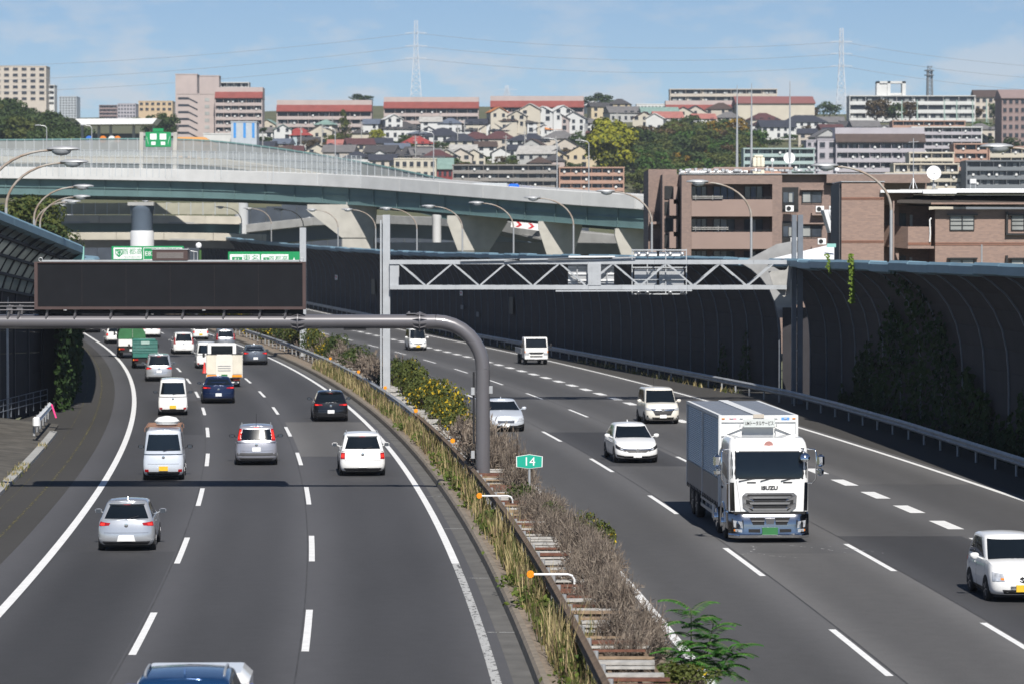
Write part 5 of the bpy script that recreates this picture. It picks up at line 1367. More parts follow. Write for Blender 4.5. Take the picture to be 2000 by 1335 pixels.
# right hand part: window bays, hoods and air conditioners
ab('wall_panel', 1527, 1646, 341, 690, .6, 1.99)
for y in (366, 432.5, 499):
    ab('bay_recess', 1527.5, 1560, y, y + 48, .55, .595, m_wfr)
    w_ = ab('window', 1529, 1552, y + 10, y + 30, .50, .545, m_glassb)
    for px in (1529, 1540, 1551): ab('window_frame', px, px + 1.2, y + 10, y + 30, .44, .495, m_wfr)
    mb = MB(); mb.box(ax(1541), ax(1548), .46, .492, az(y + 29), az(y + 12)); mb.build('curtain', m_curt, w_)
    for k in range(9): ab('baluster', 1528 + k * 3.6, 1528.6 + k * 3.6, y + 34, y + 48, .05, .09, m_wfr)
    ab('handrail', 1527, 1561, y + 33, y + 34, .03, .1, m_wfr)
    ab('hood', 1563, 1609, y + 3, y + 5.5, .1, .595, m_brl)
    w2 = ab('window', 1567, 1605, y + 9, y + 30, .52, .59, m_glassb)
    for px in (1566.5, 1585.5, 1604.5): ab('window_frame', px, px + 1.3, y + 9, y + 30, .45, .515, m_wfr)
    for py in (y + 8.6, y + 29.6): ab('window_frame', 1566.5, 1605.8, py, py + 1.2, .44, .449, m_wfr)
    mb = MB(); mb.box(ax(1569), ax(1583), .48, .512, az(y + 29), az(y + 10)); mb.build('curtain', m_curt, w2)
    ab('hood', 1623, 1650, y + 3, y + 5.5, .1, .595, m_brl); ab('window', 1627, 1645, y + 9, y + 30, .52, .59, m_glassb)
    ab('service_ledge', 1585, 1646, y + 50, y + 55, -.3, .595, m_brl)
for px, py in ((1533, 402), (1592, 403), (1618, 403), (1543, 464), (1596, 466)):
    p = Vector((ax(px), -.1, az(py + 12))); t = thing('air_conditioner', 'white air conditioner unit on the mauve brown apartment house, %s' % {1533: 'upper left', 1592: 'upper middle', 1618: 'upper right', 1543: 'lower left', 1596: 'lower right'}[px], 'air conditioner', oa + p, 0, 'air conditioners on the brown apartment house')
    mb = MB(); mb.bbox(0, 16 * sa, -.35, 0, 0, 12 * sa, .02); c_ = mb.build('casing', m_whitepl, t)
    mb = MB(); mb.lathe([(.02, 0), (.18, 0), (.2, .015), (.02, .015)], 14, Matrix.Translation((.27, -.352, .27)) @ Matrix.Rotation(math.pi / 2, 4, 'X')); mb.build('fan_grille', m_wfr, t)
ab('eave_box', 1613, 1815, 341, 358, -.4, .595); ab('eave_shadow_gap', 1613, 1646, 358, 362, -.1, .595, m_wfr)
# left wing set back, with stair landings and box balconies
ab('wing_wall', 1274, 1331, 326.5, 690, 8, 18)
ab('wing_block', 1298, 1331, 339, 690, 4, 7.99, m_bra)
for i, y in enumerate((364, 395, 428, 459)):
    ab('box_balcony', 1310 if i % 2 else 1318, 1326, y - (6 if i % 2 else 0), y + 34 if i % 2 == 0 else y + 26, 2.2, 3.99, m_brl)
    ab('opening', 1302, 1318, y - 2, y + 24, 3.9, 3.995, m_wfr)
for y in (410, 466):
    for k in range(6): ab('baluster', 1278 + k * 3.0, 1278.7 + k * 3.0, y, y + 22, 7.8, 7.85, m_wfr)
    ab('landing', 1276, 1304, y + 22, y + 27, 6.5, 7.99, m_brl)
# roof clutter
rr = random.Random(3)
for k in range(34):
    px = 1332 + k * 9.2 + rr.uniform(-2, 2); hpx = rr.uniform(2, 6); wpx = rr.uniform(4, 9)
    mb = MB(); y0 = rr.uniform(1.5, 5); mb.bbox(ax(px), ax(px + wpx), y0, y0 + 1.2, az(341) + .36, az(341 - hpx) + .36, .03); mb.build('roof_unit', rr.choice((m_whitepl, m_galv, m_galv)), A)
ab('roof_coping', 1330, 1816, 339.5, 341, -.1, 13.2, m_steel)
for py, a, b in ((329, 1345, 1480), (326, 1400, 1560), (333, 1335, 1470)):
    mb = MB(); z = az(py); mb.tube([(ax(a), 6, az(340)), (ax(a), 6, z - .1), (ax(a) + .15, 6, z), (ax(b), 6, z)], .12, 8); mb.build('roof_pipe', m_brl if py != 333 else m_steel, A, 40)
ab('roof_rear_wall', 1395, 1560, 329, 340, 9, 10, m_salmon)
t = thing('water_tank', 'cream panelled water tank on the brown apartment roof', 'water tank', (oa.x + ax(1494), YA + 7, az(341)))
for i in range(3):
    for j in range(2):
        mb = MB(); w = 24 * sa / 3; mb.bbox(-12 * sa + i * w + .01, -12 * sa + (i + 1) * w - .01, 0, 1.2, j * .85, j * .85 + .83, .05); mb.build('tank_panel', mat('cream tank', (.66, .62, .50), .5), t)
mb = MB(); mb.bbox(-9 * sa, 9 * sa, .1, 1.1, 1.7, 1.9, .05); mb.build('tank_lid', mat('cream tank', (.66, .62, .50), .5), t)
def dish(label, px, py, Y, r, legs=True):
    t = thing('satellite_dish', label, 'satellite dish', at(px, py, Y) - Vector((0, 0, 2.0 * r + .4)))
    M_ = Matrix.Translation((0, 0, 2.0 * r + .4)) @ Matrix.Rotation(math.radians(78), 4, 'X')
    mb = MB(); prof = [(.01, -r * .22), (r * .4, -r * .19), (r * .75, -r * .10), (r, 0), (r * .99, .03), (r * .74, -r * .07), (r * .4, -r * .16), (.01, -r * .19)]
    mb.lathe(prof, 28, M_); mb.build('reflector', m_whitepl, t, 40)
    mb = MB(); mb.bar(M_ @ Vector((0, -r * .9, 0)), M_ @ Vector((0, -r * .1, r * .8)), .04, .04); mb.bar(M_ @ Vector((0, 0, -r * .2)), (0, .25, r), .1, .1); mb.build('feed_arm', m_galv, t)
    mb = MB()
    for a in range(3): mb.bar((math.cos(a * 2.1) * r * .8, math.sin(a * 2.1) * r * .8, -.4), (0, .1, 1.2 * r), .06, .06)
    mb.build('tripod', m_galv, t)
dish('round white satellite dish on the mauve brown apartment roof', 1541, 309, 276, .52)
dish('large white satellite dish on the red brown apartment roof', 1823, 338, 224, .53)
dish('small white dish right of the cream water tank', 1508, 313, 274, .16)
for i, (px, yt, nm) in enumerate(((1452, 163, 'left'), (1481, 160, 'middle'), (1558, 155, 'right'))):
    t = thing('antenna_mast', '%s of the three tall thin masts on the mauve brown apartment roof' % nm, 'antenna mast', (oa.x + ax(px), YA + 8, az(341)), 0, 'masts on the brown apartment roof')
    h = (341 - yt) * (YA + 8) / F; mb = MB(); mb.tube([(0, 0, 0), (0, 0, h * .35), (0, 0, h * .75), (0, 0, h)], [.13, .10, .07, .03], 8); mb.build('shaft', m_galv, t, 40)
    mb = MB(); mb.box(-.2, .2, -.2, .2, 0, .3); mb.build('base_plate', m_concg, t)
# ----- red brown house B
YB = 213.0; sb_ = YB / F
Bh = thing('apartment_house', 'red brown tiled apartment house with white roof edge behind the near barrier', 'apartment house', ((1800 - 1000) * sb_, YB, 0))
def bx_(px): return (px - 1800) * sb_
def bz(py): return CH + (HY - py) * sb_
def bb(name, px0, px1, py0, py1, y0, y1, m=None):
    mb = MB(); mb.box(bx_(px0), bx_(px1), y0, y1, bz(py1), bz(py0)); return mb.build(name, m or m_brb, Bh)
bb('stair_tower', 1643, 1726, 356, 740, 0, 6); bb('tower_coping', 1642, 1727, 354.5, 356, -.1, 6.1, m_steel)
bb('corner_strip', 1639.5, 1642.9, 360, 740, .3, 6, mat('dark side strip', (.06, .06, .065), .6, .1))  # dark strip along the tower's left side face
for y in (386, 470): bb('tile_band', 1643.2, 1725.8, y, y + 2.2, -.03, -.002, m_band); bb('tile_band', 1643.2, 1725.8, y + 3.4, y + 4.6, -.03, -.002, m_band)
bb('rear_wall', 1727, 1826, 400, 740, 3.2, 8, m_bra)
bb('wall', 1826, 2090, 409, 740, 0, 8)
for y in (474, 477.4): bb('tile_band', 1826.2, 2089, y, y + 2.0, -.03, -.002, m_band)
mb = MB(); mb.add([(bx_(1748), -.9, bz(393)), (bx_(2095), -.9, bz(402)), (bx_(2095), 4, bz(380)), (bx_(1795), 4, bz(380)), (bx_(1748), -.9, bz(397)), (bx_(2095), -.9, bz(406)), (bx_(2095), 4, bz(402)), (bx_(1795), 4, bz(402))], ((0, 1, 2, 3), (7, 6, 5, 4), (0, 4, 5, 1), (1, 5, 6, 2), (2, 6, 7, 3), (3, 7, 4, 0))); mb.build('eave_roof', mat('dark brown eave', (.055, .046, .040), .75, 0, .08, .6), Bh)
bb('fascia', 1814, 2095, 396.5, 400, -1.0, -.905, m_brb)
bb('soffit_wall', 1727, 1790, 376, 400, 2.0, 8, m_brb)
bb('roof_slab', 1718, 2095, 371.5, 377, -.3, 9, m_white); bb('roof_step', 1800, 1865, 372.5, 379, -.6, -.31, m_white); bb('roof_curb', 1768, 1850, 368.5, 371.4, 3, 7, m_concg); bb('roof_curb', 1850, 2095, 366, 371.4, 5, 8, m_white)
for y, k in ((443, 0), (527, 1)):
    bb('balcony_parapet', 1773, 1818, y, y + 43, .0, .22); bb('parapet_band', 1773.2, 1817.8, y + 31, y + 36, -.03, -.002, m_band)
    mb = MB(); mb.add([(bx_(1772.9), 0, bz(y)), (bx_(1726.5), 2.9, bz(y - 4)), (bx_(1726.5), 2.9, bz(y + 38)), (bx_(1772.9), 0, bz(y + 43)), (bx_(1772.9), .22, bz(y)), (bx_(1727.5), 3.1, bz(y - 4)), (bx_(1727.5), 3.1, bz(y + 38)), (bx_(1772.9), .22, bz(y + 43))], ((0, 1, 2, 3), (7, 6, 5, 4), (0, 4, 5, 1), (1, 5, 6, 2), (2, 6, 7, 3), (3, 7, 4, 0))); mb.build('balcony_side', m_brb, Bh)
    bb('balcony_floor', 1774, 1826, y + 38, y + 43, .23, 3.19, m_brl)
    bb('door', 1766, 1780, y - 27, y + 2, 3.1, 3.19, m_wfr); bb('door_light', 1788, 1793, y - 24, y - 1, 3.1, 3.19, m_curt); bb('column', 1755, 1764, y - 42, y, 2.5, 2.9, m_brl)
    bb('downpipe', 1742.5, 1745.5, y - 50, y + 34, -.2, -.08, m_brl)
for y in (422, 507):
    for px0, px1 in ((1854, 1902), (1974, 2024)):
        w_ = bb('window', px0, px1, y, y + 28, -.04, -.004, m_glassb)
        for i in range(3):
            px = px0 + (px1 - px0 - 1.5) * i / 2; mb = MB(); mb.box(bx_(px), bx_(px + 1.6), -.10, -.045, bz(y + 28), bz(y)); mb.build('frame', m_wfr, w_)
        for py in (y - 1, y + 9.5, y + 18, y + 27.5):
            mb = MB(); mb.box(bx_(px0), bx_(px1), -.09, -.046, bz(py + 1.1), bz(py)); mb.build('frame', m_wfr, w_)
        for k in (0, 1):
            mb = MB(); a = px0 + 2 + k * (px1 - px0) / 2; mb.box(bx_(a), bx_(a + (px1 - px0) * .44), -.043, -.041, bz(y + 27), bz(y + 2)); mb.build('curtain', m_curt, w_)
        bb('lintel', px0 - 5, px1 + 6, y - 3.5, y - .5, -.28, -.004, m_wfr)
    bb('window_surround', 1963, 1967, y - 8, y + 38, -.3, -.004, m_wfr); bb('window_surround', 1963, 2090, y + 34, y + 38, -.29, -.005, m_wfr)
mb = MB(); mb.tube([(bx_(1818), -.1, bz(426)), (bx_(1815), -.1, bz(430)), (bx_(1816), -.1, bz(457)), (bx_(1815), -.1, bz(473))], .05, 6); mb.build('downpipe', m_whitepl, Bh, 40)
t = thing('antenna_mast', 'roof antenna with tripod left of the large satellite dish', 'antenna mast', at(1783, 369, 219)); s = 219 / F
mb = MB(); mb.tube([(0, 0, 0), (0, 0, 98 * s)], .035, 6); mb.build('shaft', m_galv, t)
for a in range(3):
    mb = MB(); mb.bar((math.cos(a * 2.1 + .4) * .3, math.sin(a * 2.1) * .3, 0), (0, 0, 20 * s), .05, .05); mb.build('stay', m_galv, t)
mb = MB(); mb.bar((-10 * s, 0, 90 * s), (10 * s, 0, 92 * s), .03, .03)
for k in range(5): mb.bar(((-9 + k * 4) * s, -.25, 91 * s), ((-9 + k * 4) * s, .25, 91 * s), .02, .02)
mb.build('aerial', m_galv, t)
t = thing('roof_box', 'small cream box on legs on the red brown apartment roof', 'roof box', at(1900, 371, 220)); s = 220 / F
mb = MB(); mb.bbox(-6 * s, 6 * s, 0, .4, 12 * s, 21 * s, .02); mb.build('box', m_bwhite, t)
for px in (-5, 5):
    mb = MB(); mb.box(px * s - .02, px * s + .02, .1, .15, 0, 12 * s); mb.build('leg', m_galv, t)
t = thing('flag_pole', 'thin grey pole with stays in front of the red brown tiles', 'pole', ((1917 - 1000) / F * 205, 205, 0)); mb = MB(); mb.tube([(0, 0, 0), (0, 0, CH + 12 * 205 / F)], [.14, .05], 8); mb.build('shaft', m_galv, t)
# white slanting stair roof between the two brown houses
t = thing('stair_canopy', 'white slanted stair canopy with round drum between the brown houses', 'canopy', at(1622, 470, 236)); s = 236 / F
mb = MB(); mb.prism([(-15 * s, 58 * s), (-8 * s, 58 * s), (6 * s, 15 * s), (-2 * s, 15 * s)], -.6, 1.8); mb.build('stringer', m_white, t)
mb = MB(); mb.lathe([(.6, 0), (.95, .25), (1.05, .6), (1.05, .7), (.0, .72)], 20, Matrix.Translation((9 * s, .8, 42 * s))); mb.build('drum', m_white, t, 40)
mb = MB(); mb.box(-1 * s, 22 * s, .9, 2.2, -8, 44 * s); mb.build('shaft', m_bra, t)

# ---------------------------------------------------------------- vehicles
def pl(t, tab): return interp(t, tab)
class Shell:
    """car body as two stacked lofts of rounded-rectangle outlines: tub and greenhouse"""
    def __init__(s, sp):
        s.__dict__.update(sp)
    def top(s, y): return pl(y, s.topl)
    def low(s, side, q, h):
        """side rear/front: q -1..1 across; side left/right: q 0..1 rear to front; h 0..1 sill to belt"""
        wf = pl(h, s.wprof); w = s.W / 2 * wf
        yr = pl(h, s.rprof); yf = s.L - pl(h, s.fprof)
        er, ef = s.er, s.ef
        if side == 'rear':
            x = q * w; y = yr + er * (1 - max(0, 1 - abs(q) ** 3.2) ** (1 / 3.2))
        elif side == 'front':
            x = q * w; y = yf - ef * (1 - max(0, 1 - abs(q) ** 2.8) ** (1 / 2.8))
        else:
            x = w * (1 if side == 'right' else -1); y = yr + er + (yf - ef - yr - er) * q
        z = s.gc + (s.top(y) - s.gc) * h
        return Vector((x, y - s.L / 2, z))
    def up(s, side, q, g):
        k = g
        yr = s.grb + (s.grt - s.grb) * k ** s.grp; yf = s.gfb + (s.gft - s.gfb) * k ** .92
        w = s.W / 2 * (s.wb + (s.wr - s.wb) * k ** 1.15)
        rz = s.roofz
        zr_ = s.H - rz * ((0.5 - 0.5) ** 2)
        if g > .9:
            d = (g - .9) / .1; w -= .07 * d * d; yr += .06 * d * d; yf -= .08 * d * d
        if side == 'rear':
            x = q * w; y = yr + .16 * (1 - max(0, 1 - abs(q) ** 3) ** (1 / 3))
        elif side == 'front':
            x = q * w; y = yf - .26 * (1 - max(0, 1 - abs(q) ** 2.6) ** (1 / 2.6))
        else:
            x = w * (1 if side == 'right' else -1); y = yr + .16 + (yf - .26 - yr - .16) * q
        zb = s.top(min(max(y, 0), s.L)) - .04
        u = (y - s.grt) / max(.1, s.gft - s.grt)
        zt = s.H - s.roofz * (2 * u - 1.0) ** 2 if -.5 < u < 1.5 else s.H - s.roofz
        zt = min(zt, s.H); zt = max(zt, s.H - s.roofz * 1.6)
        return Vector((x, y - s.L / 2, zb + (zt - zb) * k))
    def outline(s, fn, h, ne=12, ns=14):
        pts = []
        qs = [math.sin(-math.pi / 2 + math.pi * i / ne) for i in range(ne + 1)]
        pts += [fn('rear', q, h) for q in qs]
        pts += [fn('right', i / ns, h) for i in range(1, ns)]
        pts += [fn('front', q, h) for q in reversed(qs)]
        pts += [fn('left', 1 - i / ns, h) for i in range(1, ns)]
        return pts
    def loft(s, fn, hs, crown, bottom=True):
        mb = MB(); rows = [s.outline(fn, h) for h in hs]
        mb.grid(rows, close=True)
        ne, ns = 12, 14; N = len(rows[0]); top = rows[-1]
        # pair left and right points of the symmetric outline
        right = [top[i] for i in range(ne // 2, ne + 1)] + [top[ne + i] for i in range(1, ns)] + [top[ne + ns + i] for i in range(0, ne // 2 + 1)]
        cap = []
        for p in right:
            cap.append([Vector((p.x * c, p.y, p.z + crown * (1 - c * c))) for c in (1, .8, .5, 0, -.5, -.8, -1)])
        mb.grid(cap)
        if bottom: mb.add(rows[0], [tuple(range(N))])
        return mb
    def patch(s, fn, side, corners, off=.006, nu=7, nv=4, thick=.012):
        """sheet following the body: corners (q, h) bottom-left, bottom-right, top-right, top-left"""
        (a, b, c, d) = corners; g = []
        for j in range(nv + 1):
            v = j / nv; row = []
            for i in range(nu + 1):
                u = i / nu
                q = (a[0] * (1 - u) + b[0] * u) * (1 - v) + (d[0] * (1 - u) + c[0] * u) * v
                h = (a[1] * (1 - u) + b[1] * u) * (1 - v) + (d[1] * (1 - u) + c[1] * u) * v
                e = .01
                p = fn(side, q, h); pu = fn(side, min(q + e, 1), h) - fn(side, max(q - e, -1 if side in ('rear', 'front') else 0), h); pv = fn(side, q, min(h + e, 1)) - fn(side, q, max(h - e, 0))
                n = pu.cross(pv)
                if n.length > 1e-9: n.normalize()
                ref = {'rear': Vector((p.x * .4, -1, 0)), 'front': Vector((p.x * .4, 1, 0)), 'left': Vector((-1, 0, 0)), 'right': Vector((1, 0, 0))}[side]
                if n.dot(ref) < 0: n = -n
                row.append((p, n))
            g.append(row)
        mb = MB()
        mb.grid([[p + n * off for p, n in r] for r in g])
        edge = g[0] + [r[-1] for r in g[1:]] + list(reversed(g[-1][:-1])) + [r[0] for r in reversed(g[1:-1])]
        mb.grid([[p + n * off for p, n in edge], [p + n * (off - thick) for p, n in edge]], close=True)
        return mb

WHEEL = {}
def wheel_meshes(r, w):
    k = (round(r, 3), round(w, 3))
    if k not in WHEEL:
        My = Matrix.Rotation(math.pi / 2, 4, 'Y')
        a = MB(); a.lathe([(r * .62, -w / 2), (r * .93, -w / 2), (r, -w / 2 + .03), (r, w / 2 - .03), (r * .93, w / 2), (r * .62, w / 2)], 22, My)
        b = MB(); b.lathe([(.03, -w / 2 + .01), (r * .2, -w / 2 + .012), (r * .25, -w / 2 + .045), (r * .55, -w / 2 + .05), (r * .64, -w / 2 + .005), (r * .64, w / 2 - .005), (r * .55, w / 2 - .05), (r * .25, w / 2 - .045), (r * .2, w / 2 - .012), (.03, w / 2 - .01)], 20, My)
        for i in range(5):
            a_ = i * 2 * math.pi / 5
            for sx in (-1, 1): b.bar((sx * (w / 2 - .02), math.cos(a_) * r * .15, math.sin(a_) * r * .15), (sx * (w / 2 - .02), math.cos(a_) * r * .6, math.sin(a_) * r * .6), .05, .035)
        WHEEL[k] = (a.mesh('tyre', m_tyre, 40), b.mesh('rim', m_alloy, 40))
    return WHEEL[k]
def add_wheels(t, pos, r, w):
    a, b = wheel_meshes(r, w)
    for x, y in pos:
        o = inst(a, 'wheel', t, (x, y, r)); inst(b, 'rim', o)
BASE = dict(L=4.05, W=1.70, H=1.50, gc=.20, er=.34, ef=.55, wprof=[(0, .90), (.08, .965), (.35, 1.0), (.65, 1.0), (.9, .965), (1, .93)], rprof=[(0, .12), (.1, .03), (.3, 0), (.45, .015), (.75, .05), (1, .10)], fprof=[(0, .14), (.12, .03), (.4, 0), (.7, .04), (1, .20)],
            topl=[(0, .93), (.4, .97), (2.7, .99), (3.0, .97), (3.6, .88), (4.05, .70)], grb=.13, grt=.62, gft=2.05, gfb=3.0, grp=1.0, wb=.925, wr=.70, roofz=.05, wr_=.3)
KIND = {
 'hatch': {},
 'panda': dict(L=3.65, W=1.64, H=1.57, topl=[(0, .96), (.4, .98), (2.6, 1.0), (2.9, .98), (3.65, .80)], grb=.06, grt=.32, gft=2.05, gfb=2.75, wr=.78),
 'wagon': dict(L=4.1, W=1.70, H=1.60, topl=[(0, .98), (.4, 1.0), (2.8, 1.0), (3.1, .98), (4.1, .76)], grb=.10, grt=.45, gft=2.2, gfb=3.05, wr=.76),
 'mpv': dict(L=4.5, W=1.72, H=1.76, topl=[(0, .98), (.4, 1.0), (3.4, 1.0), (3.7, .96), (4.5, .74)], grb=.08, grt=.35, gft=2.7, gfb=3.7, wr=.78),
 'box': dict(L=3.7, W=1.67, H=1.73, topl=[(0, .98), (.4, 1.0), (2.9, 1.03), (3.1, 1.02), (3.7, .90)], grb=.05, grt=.20, gft=2.45, gfb=3.02, wr=.82, ef=.4),
 'keivan': dict(L=3.4, W=1.48, H=1.88, topl=[(0, 1.02), (.4, 1.04), (2.9, 1.02), (3.1, 1.0), (3.4, .82)], grb=.03, grt=.12, gft=2.75, gfb=3.2, wr=.84, er=.16, ef=.25, wb=.955),
 'kei': dict(L=3.4, W=1.48, H=1.52, topl=[(0, .92), (.4, .95), (2.5, .97), (2.75, .95), (3.4, .78)], grb=.08, grt=.40, gft=1.85, gfb=2.6, wr=.78, ef=.38),
 'sedan': dict(L=4.65, W=1.80, H=1.44, topl=[(0, .93), (.12, 1.0), (.75, 1.01), (3.2, .96), (3.5, .93), (4.65, .66)], grb=.62, grt=1.55, gft=2.55, gfb=3.45, wr=.68, er=.45),
 'suv': dict(L=4.5, W=1.82, H=1.66, gc=.26, topl=[(0, 1.02), (.4, 1.05), (3.2, 1.06), (3.5, 1.02), (4.5, .84)], grb=.10, grt=.55, gft=2.3, gfb=3.35, wr=.74),
 'wagonf': dict(L=4.5, W=1.72, H=1.48, topl=[(0, .95), (.4, .98), (3.2, .95), (3.4, .93), (4.0, .82), (4.5, .66)], grb=.12, grt=.7, gft=2.3, gfb=3.35, wr=.70),
}
VSC = 1.06
def vehicle(name, label, cat, kind, px, py, pm, away=True, group=None, feats=(), tl='wide', plate=None, roofm=None, scale=VSC, zc=0.0, trim=None, glass=None, dx=0.0, mirror=None, hd=None):
    sp = dict(BASE); sp.update(KIND[kind]); S = Shell(sp)
    g = G(px, py, zc); Y = g.y; z0 = zr(Y) + zc; sl_ = slope(Y) if hd is None else hd
    d = Vector((sl_, 1, 0)).normalized()
    ctr = g + d * (S.L / 2 - .62) * scale
    ctr.x += dx; ctr.z = z0
    ang = math.atan2(-d.x, d.y)
    t = thing(name, label, cat, ctr, ang if away else ang + math.pi, group)
    t.scale = (scale,) * 3
    glass = glass or m_glassd; trim = trim or m_dark; mirror = mirror or pm
    hs = [0, .05, .12, .22, .35, .5, .65, .78, .88, .95, 1.0]
    S.loft(S.low, hs, .035).build('body', pm, t, 50)
    gh = S.loft(S.up, [0, .12, .28, .45, .62, .78, .88, .93, .97, 1.0], .03, False).build('greenhouse', pm, t, 50)
    if roofm: S.patch(S.up, 'rear', ((-.1, .99), (.1, .99), (.1, 1), (-.1, 1))).build('roof_trim', roofm, gh)
    def P(nm, fn, side, c, m, off=.006, parent=t, nu=7, nv=4): return S.patch(fn, side, c, off, nu, nv).build(nm, m, parent, 40)
    wq = {'keivan': .90, 'box': .90}.get(kind, .86)
    rw = P('rear_window', S.up, 'rear', ((-wq, .14), (wq, .14), (wq * .93, .84), (-wq * .93, .84)), glass, nu=12)
    fw = P('windscreen', S.up, 'front', ((-.94, .03), (.94, .03), (.92, .90), (-.92, .90)), glass, nu=12, nv=6)
    for sd in ('left', 'right'):
        P('side_window', S.up, sd, ((.04, .14), (.40, .14), (.40, .84), (.10, .84)), glass)
        P('side_window', S.up, sd, ((.43, .14), (.93, .14), (.78, .84), (.43, .84)), glass)
        P('sill', S.low, sd, ((0, .02), (1, .02), (1, .12), (0, .12)), trim, .004)
        x = 1 if sd == 'right' else -1
        m = MB(); m.bar((x * .01, .0, .0), (x * .16, .02, .06), .05, .03); m.lathe([(.01, -.09), (.07, -.08), (.105, -.02), (.105, .05), (.06, .085), (.01, .09)], 12, Matrix.Translation((x * .21, 0, .07)) @ Matrix.Diagonal((1.05, .62, .85, 1)))
        p = S.up(sd, .86, .06); mo = m.build('door_mirror', mirror, t, 50, p)
        m = MB(); m.box(x * .21 - .08, x * .21 + .08, -.07, -.062, .01, .13); m.build('mirror_glass', m_glassb, mo)
        if Y < 150:
            for q0 in (.10, .41, .80): P('door_gap', S.low, sd, ((q0, .12), (q0 + .004, .12), (q0 + .004, .98), (q0, .98)), m_dark, .002, t, 1, 6)
        h_ = P('door_handle', S.low, sd, ((.30, .80), (.36, .80), (.36, .84), (.30, .84)), trim if 'darkhandle' in feats else pm, .02)
    wr_ = .31 if kind in ('sedan', 'suv', 'mpv', 'wagonf', 'wagon') else .285
    if kind == 'suv': wr_ = .35
    yr, yf = -S.L / 2 + .68, S.L / 2 - (.82 if kind != 'keivan' else .62); xw = S.W / 2 - .085
    add_wheels(t, [(sx * xw, y) for sx in (-1, 1) for y in (yr, yf)], wr_, .19)
    for sx in (-1, 1):
        for y in (yr, yf):
            m = MB(); n = 16; R = wr_ + .055; pts = []
            for i in range(n + 1):
                a = -.25 + (math.pi + .5) * i / n; pts.append((y + R * math.cos(a), max(S.gc - .04, wr_ + R * math.sin(a))))
            x0 = sx * (S.W / 2 + .004); m.prism(pts, min(x0, x0 - sx * .05), max(x0, x0 - sx * .05), 'x'); m.build('wheel_arch', m_black, t)
    m = MB(); m.box(-S.W * .42, S.W * .42, -S.L / 2 + .3, S.L / 2 - .3, .13, S.gc + .05); m.build('underbody_shade', m_black, t)  # black floor box also stands in for shade under the car
    # rear face
    hi = .72
    if tl == 'wide':
        for sx in (-1, 1): lt = P('tail_light', S.low, 'rear', ((sx * .62, .80), (sx * .97, .76), (sx * .96, .93), (sx * .58, .90)), m_red); P('lamp_core', S.low, 'rear', ((sx * .78, .80), (sx * .92, .79), (sx * .92, .88), (sx * .78, .88)), m_redl, .014, lt, 3, 2)
    elif tl == 'slim':
        for sx in (-1, 1): lt = P('tail_light', S.low, 'rear', ((sx * .50, .84), (sx * .97, .80), (sx * .97, .93), (sx * .52, .90)), m_red); P('lamp_core', S.low, 'rear', ((sx * .74, .83), (sx * .92, .82), (sx * .92, .89), (sx * .74, .88)), m_redl, .014, lt, 3, 2)
    elif tl == 'block':
        for sx in (-1, 1): lt = P('tail_light', S.low, 'rear', ((sx * .78, .58), (sx * .97, .58), (sx * .97, .88), (sx * .80, .88)), m_red); P('lamp_core', S.low, 'rear', ((sx * .82, .66), (sx * .93, .66), (sx * .93, .80), (sx * .82, .80)), m_redl, .014, lt, 3, 2)
    elif tl == 'low':
        for sx in (-1, 1): P('tail_light', S.low, 'rear', ((sx * .74, .16), (sx * .93, .16), (sx * .93, .27), (sx * .74, .27)), m_red, .012)
    elif tl == 'pillar':
        for sx in (-1, 1): lt = P('tail_light', S.up, 'rear', ((sx * .80, .10), (sx * .99, .10), (sx * .99, .86), (sx * .84, .86)), m_red, .012); P('lamp_core', S.up, 'rear', ((sx * .84, .2), (sx * .95, .2), (sx * .95, .75), (sx * .87, .75)), m_redl, .02, lt, 3, 4)
    elif tl == 'tall':
        for sx in (-1, 1): lt = P('tail_light', S.up, 'rear', ((sx * .86, .02), (sx * 1, .02), (sx * 1, .55), (sx * .9, .55)), m_red, .012); P('tail_light', S.low, 'rear', ((sx * .74, .82), (sx * .97, .80), (sx * .97, .98), (sx * .86, .98)), m_red)
    if 'hml' in feats: P('brake_lamp', S.up, 'rear', ((-.16, .88), (.16, .88), (.16, .93), (-.16, .93)), m_redl, .02, t, 3, 2)
    P('bumper_insert', S.low, 'rear', ((-.80, .02), (.80, .02), (.86, .16), (-.86, .16)), trim, .008)
    if 'band' in feats: P('bumper_band', S.low, 'rear', ((-.93, .26), (.93, .26), (.93, .40), (-.93, .40)), trim, .012)
    pz = {'low': .30}.get(tl, .42); pz = .58 if 'midplate' in feats else pz; pz = .28 if 'lowplate' in feats else pz
    pmat = plate or m_whitepl
    p = S.low('rear', 0, pz); m = MB(); m.box(-.165, .165, -.03, .0, -.08, .085); m.build('number_plate', pmat, t, loc=p)
    if 'platebay' in feats: P('plate_recess', S.low, 'rear', ((-.34, pz - .14), (.34, pz - .14), (.26, pz + .13), (-.26, pz + .13)), m_whitepl if pm in (p_silver,) else trim, .003)
    m = MB(); m.bar((.0, -.015, .0), (.36, -.015, .10), .02, .015); m.build('rear_wiper', m_dark, t, loc=S.up('rear', 0, .12))
    P('tailgate_line', S.low, 'rear', ((-.78, .50), (.78, .50), (.78, .512), (-.78, .512)), m_dark, .003, t, 10, 1)
    m = MB(); c = S.low('rear', 0, .80); m.lathe([(.01, 0), (.055, 0), (.06, .008), (.01, .012)], 12, Matrix.Translation(c + Vector((0, -.004, 0))) @ Matrix.Rotation(math.pi / 2, 4, 'X')); m.build('badge', m_chrome, t, 40)
    if 'spoiler' in feats:
        m = MB(); rows = []
        for q in [-.9 + i * .15 for i in range(13)]:
            p = S.up('rear', q, .95); rows.append([p + Vector((0, .10, .02)), p + Vector((0, -.13, .01)), p + Vector((0, -.13, -.02)), p + Vector((0, .05, -.05))])
        m.grid(rows); m.build('roof_spoiler', pm, t, 40)
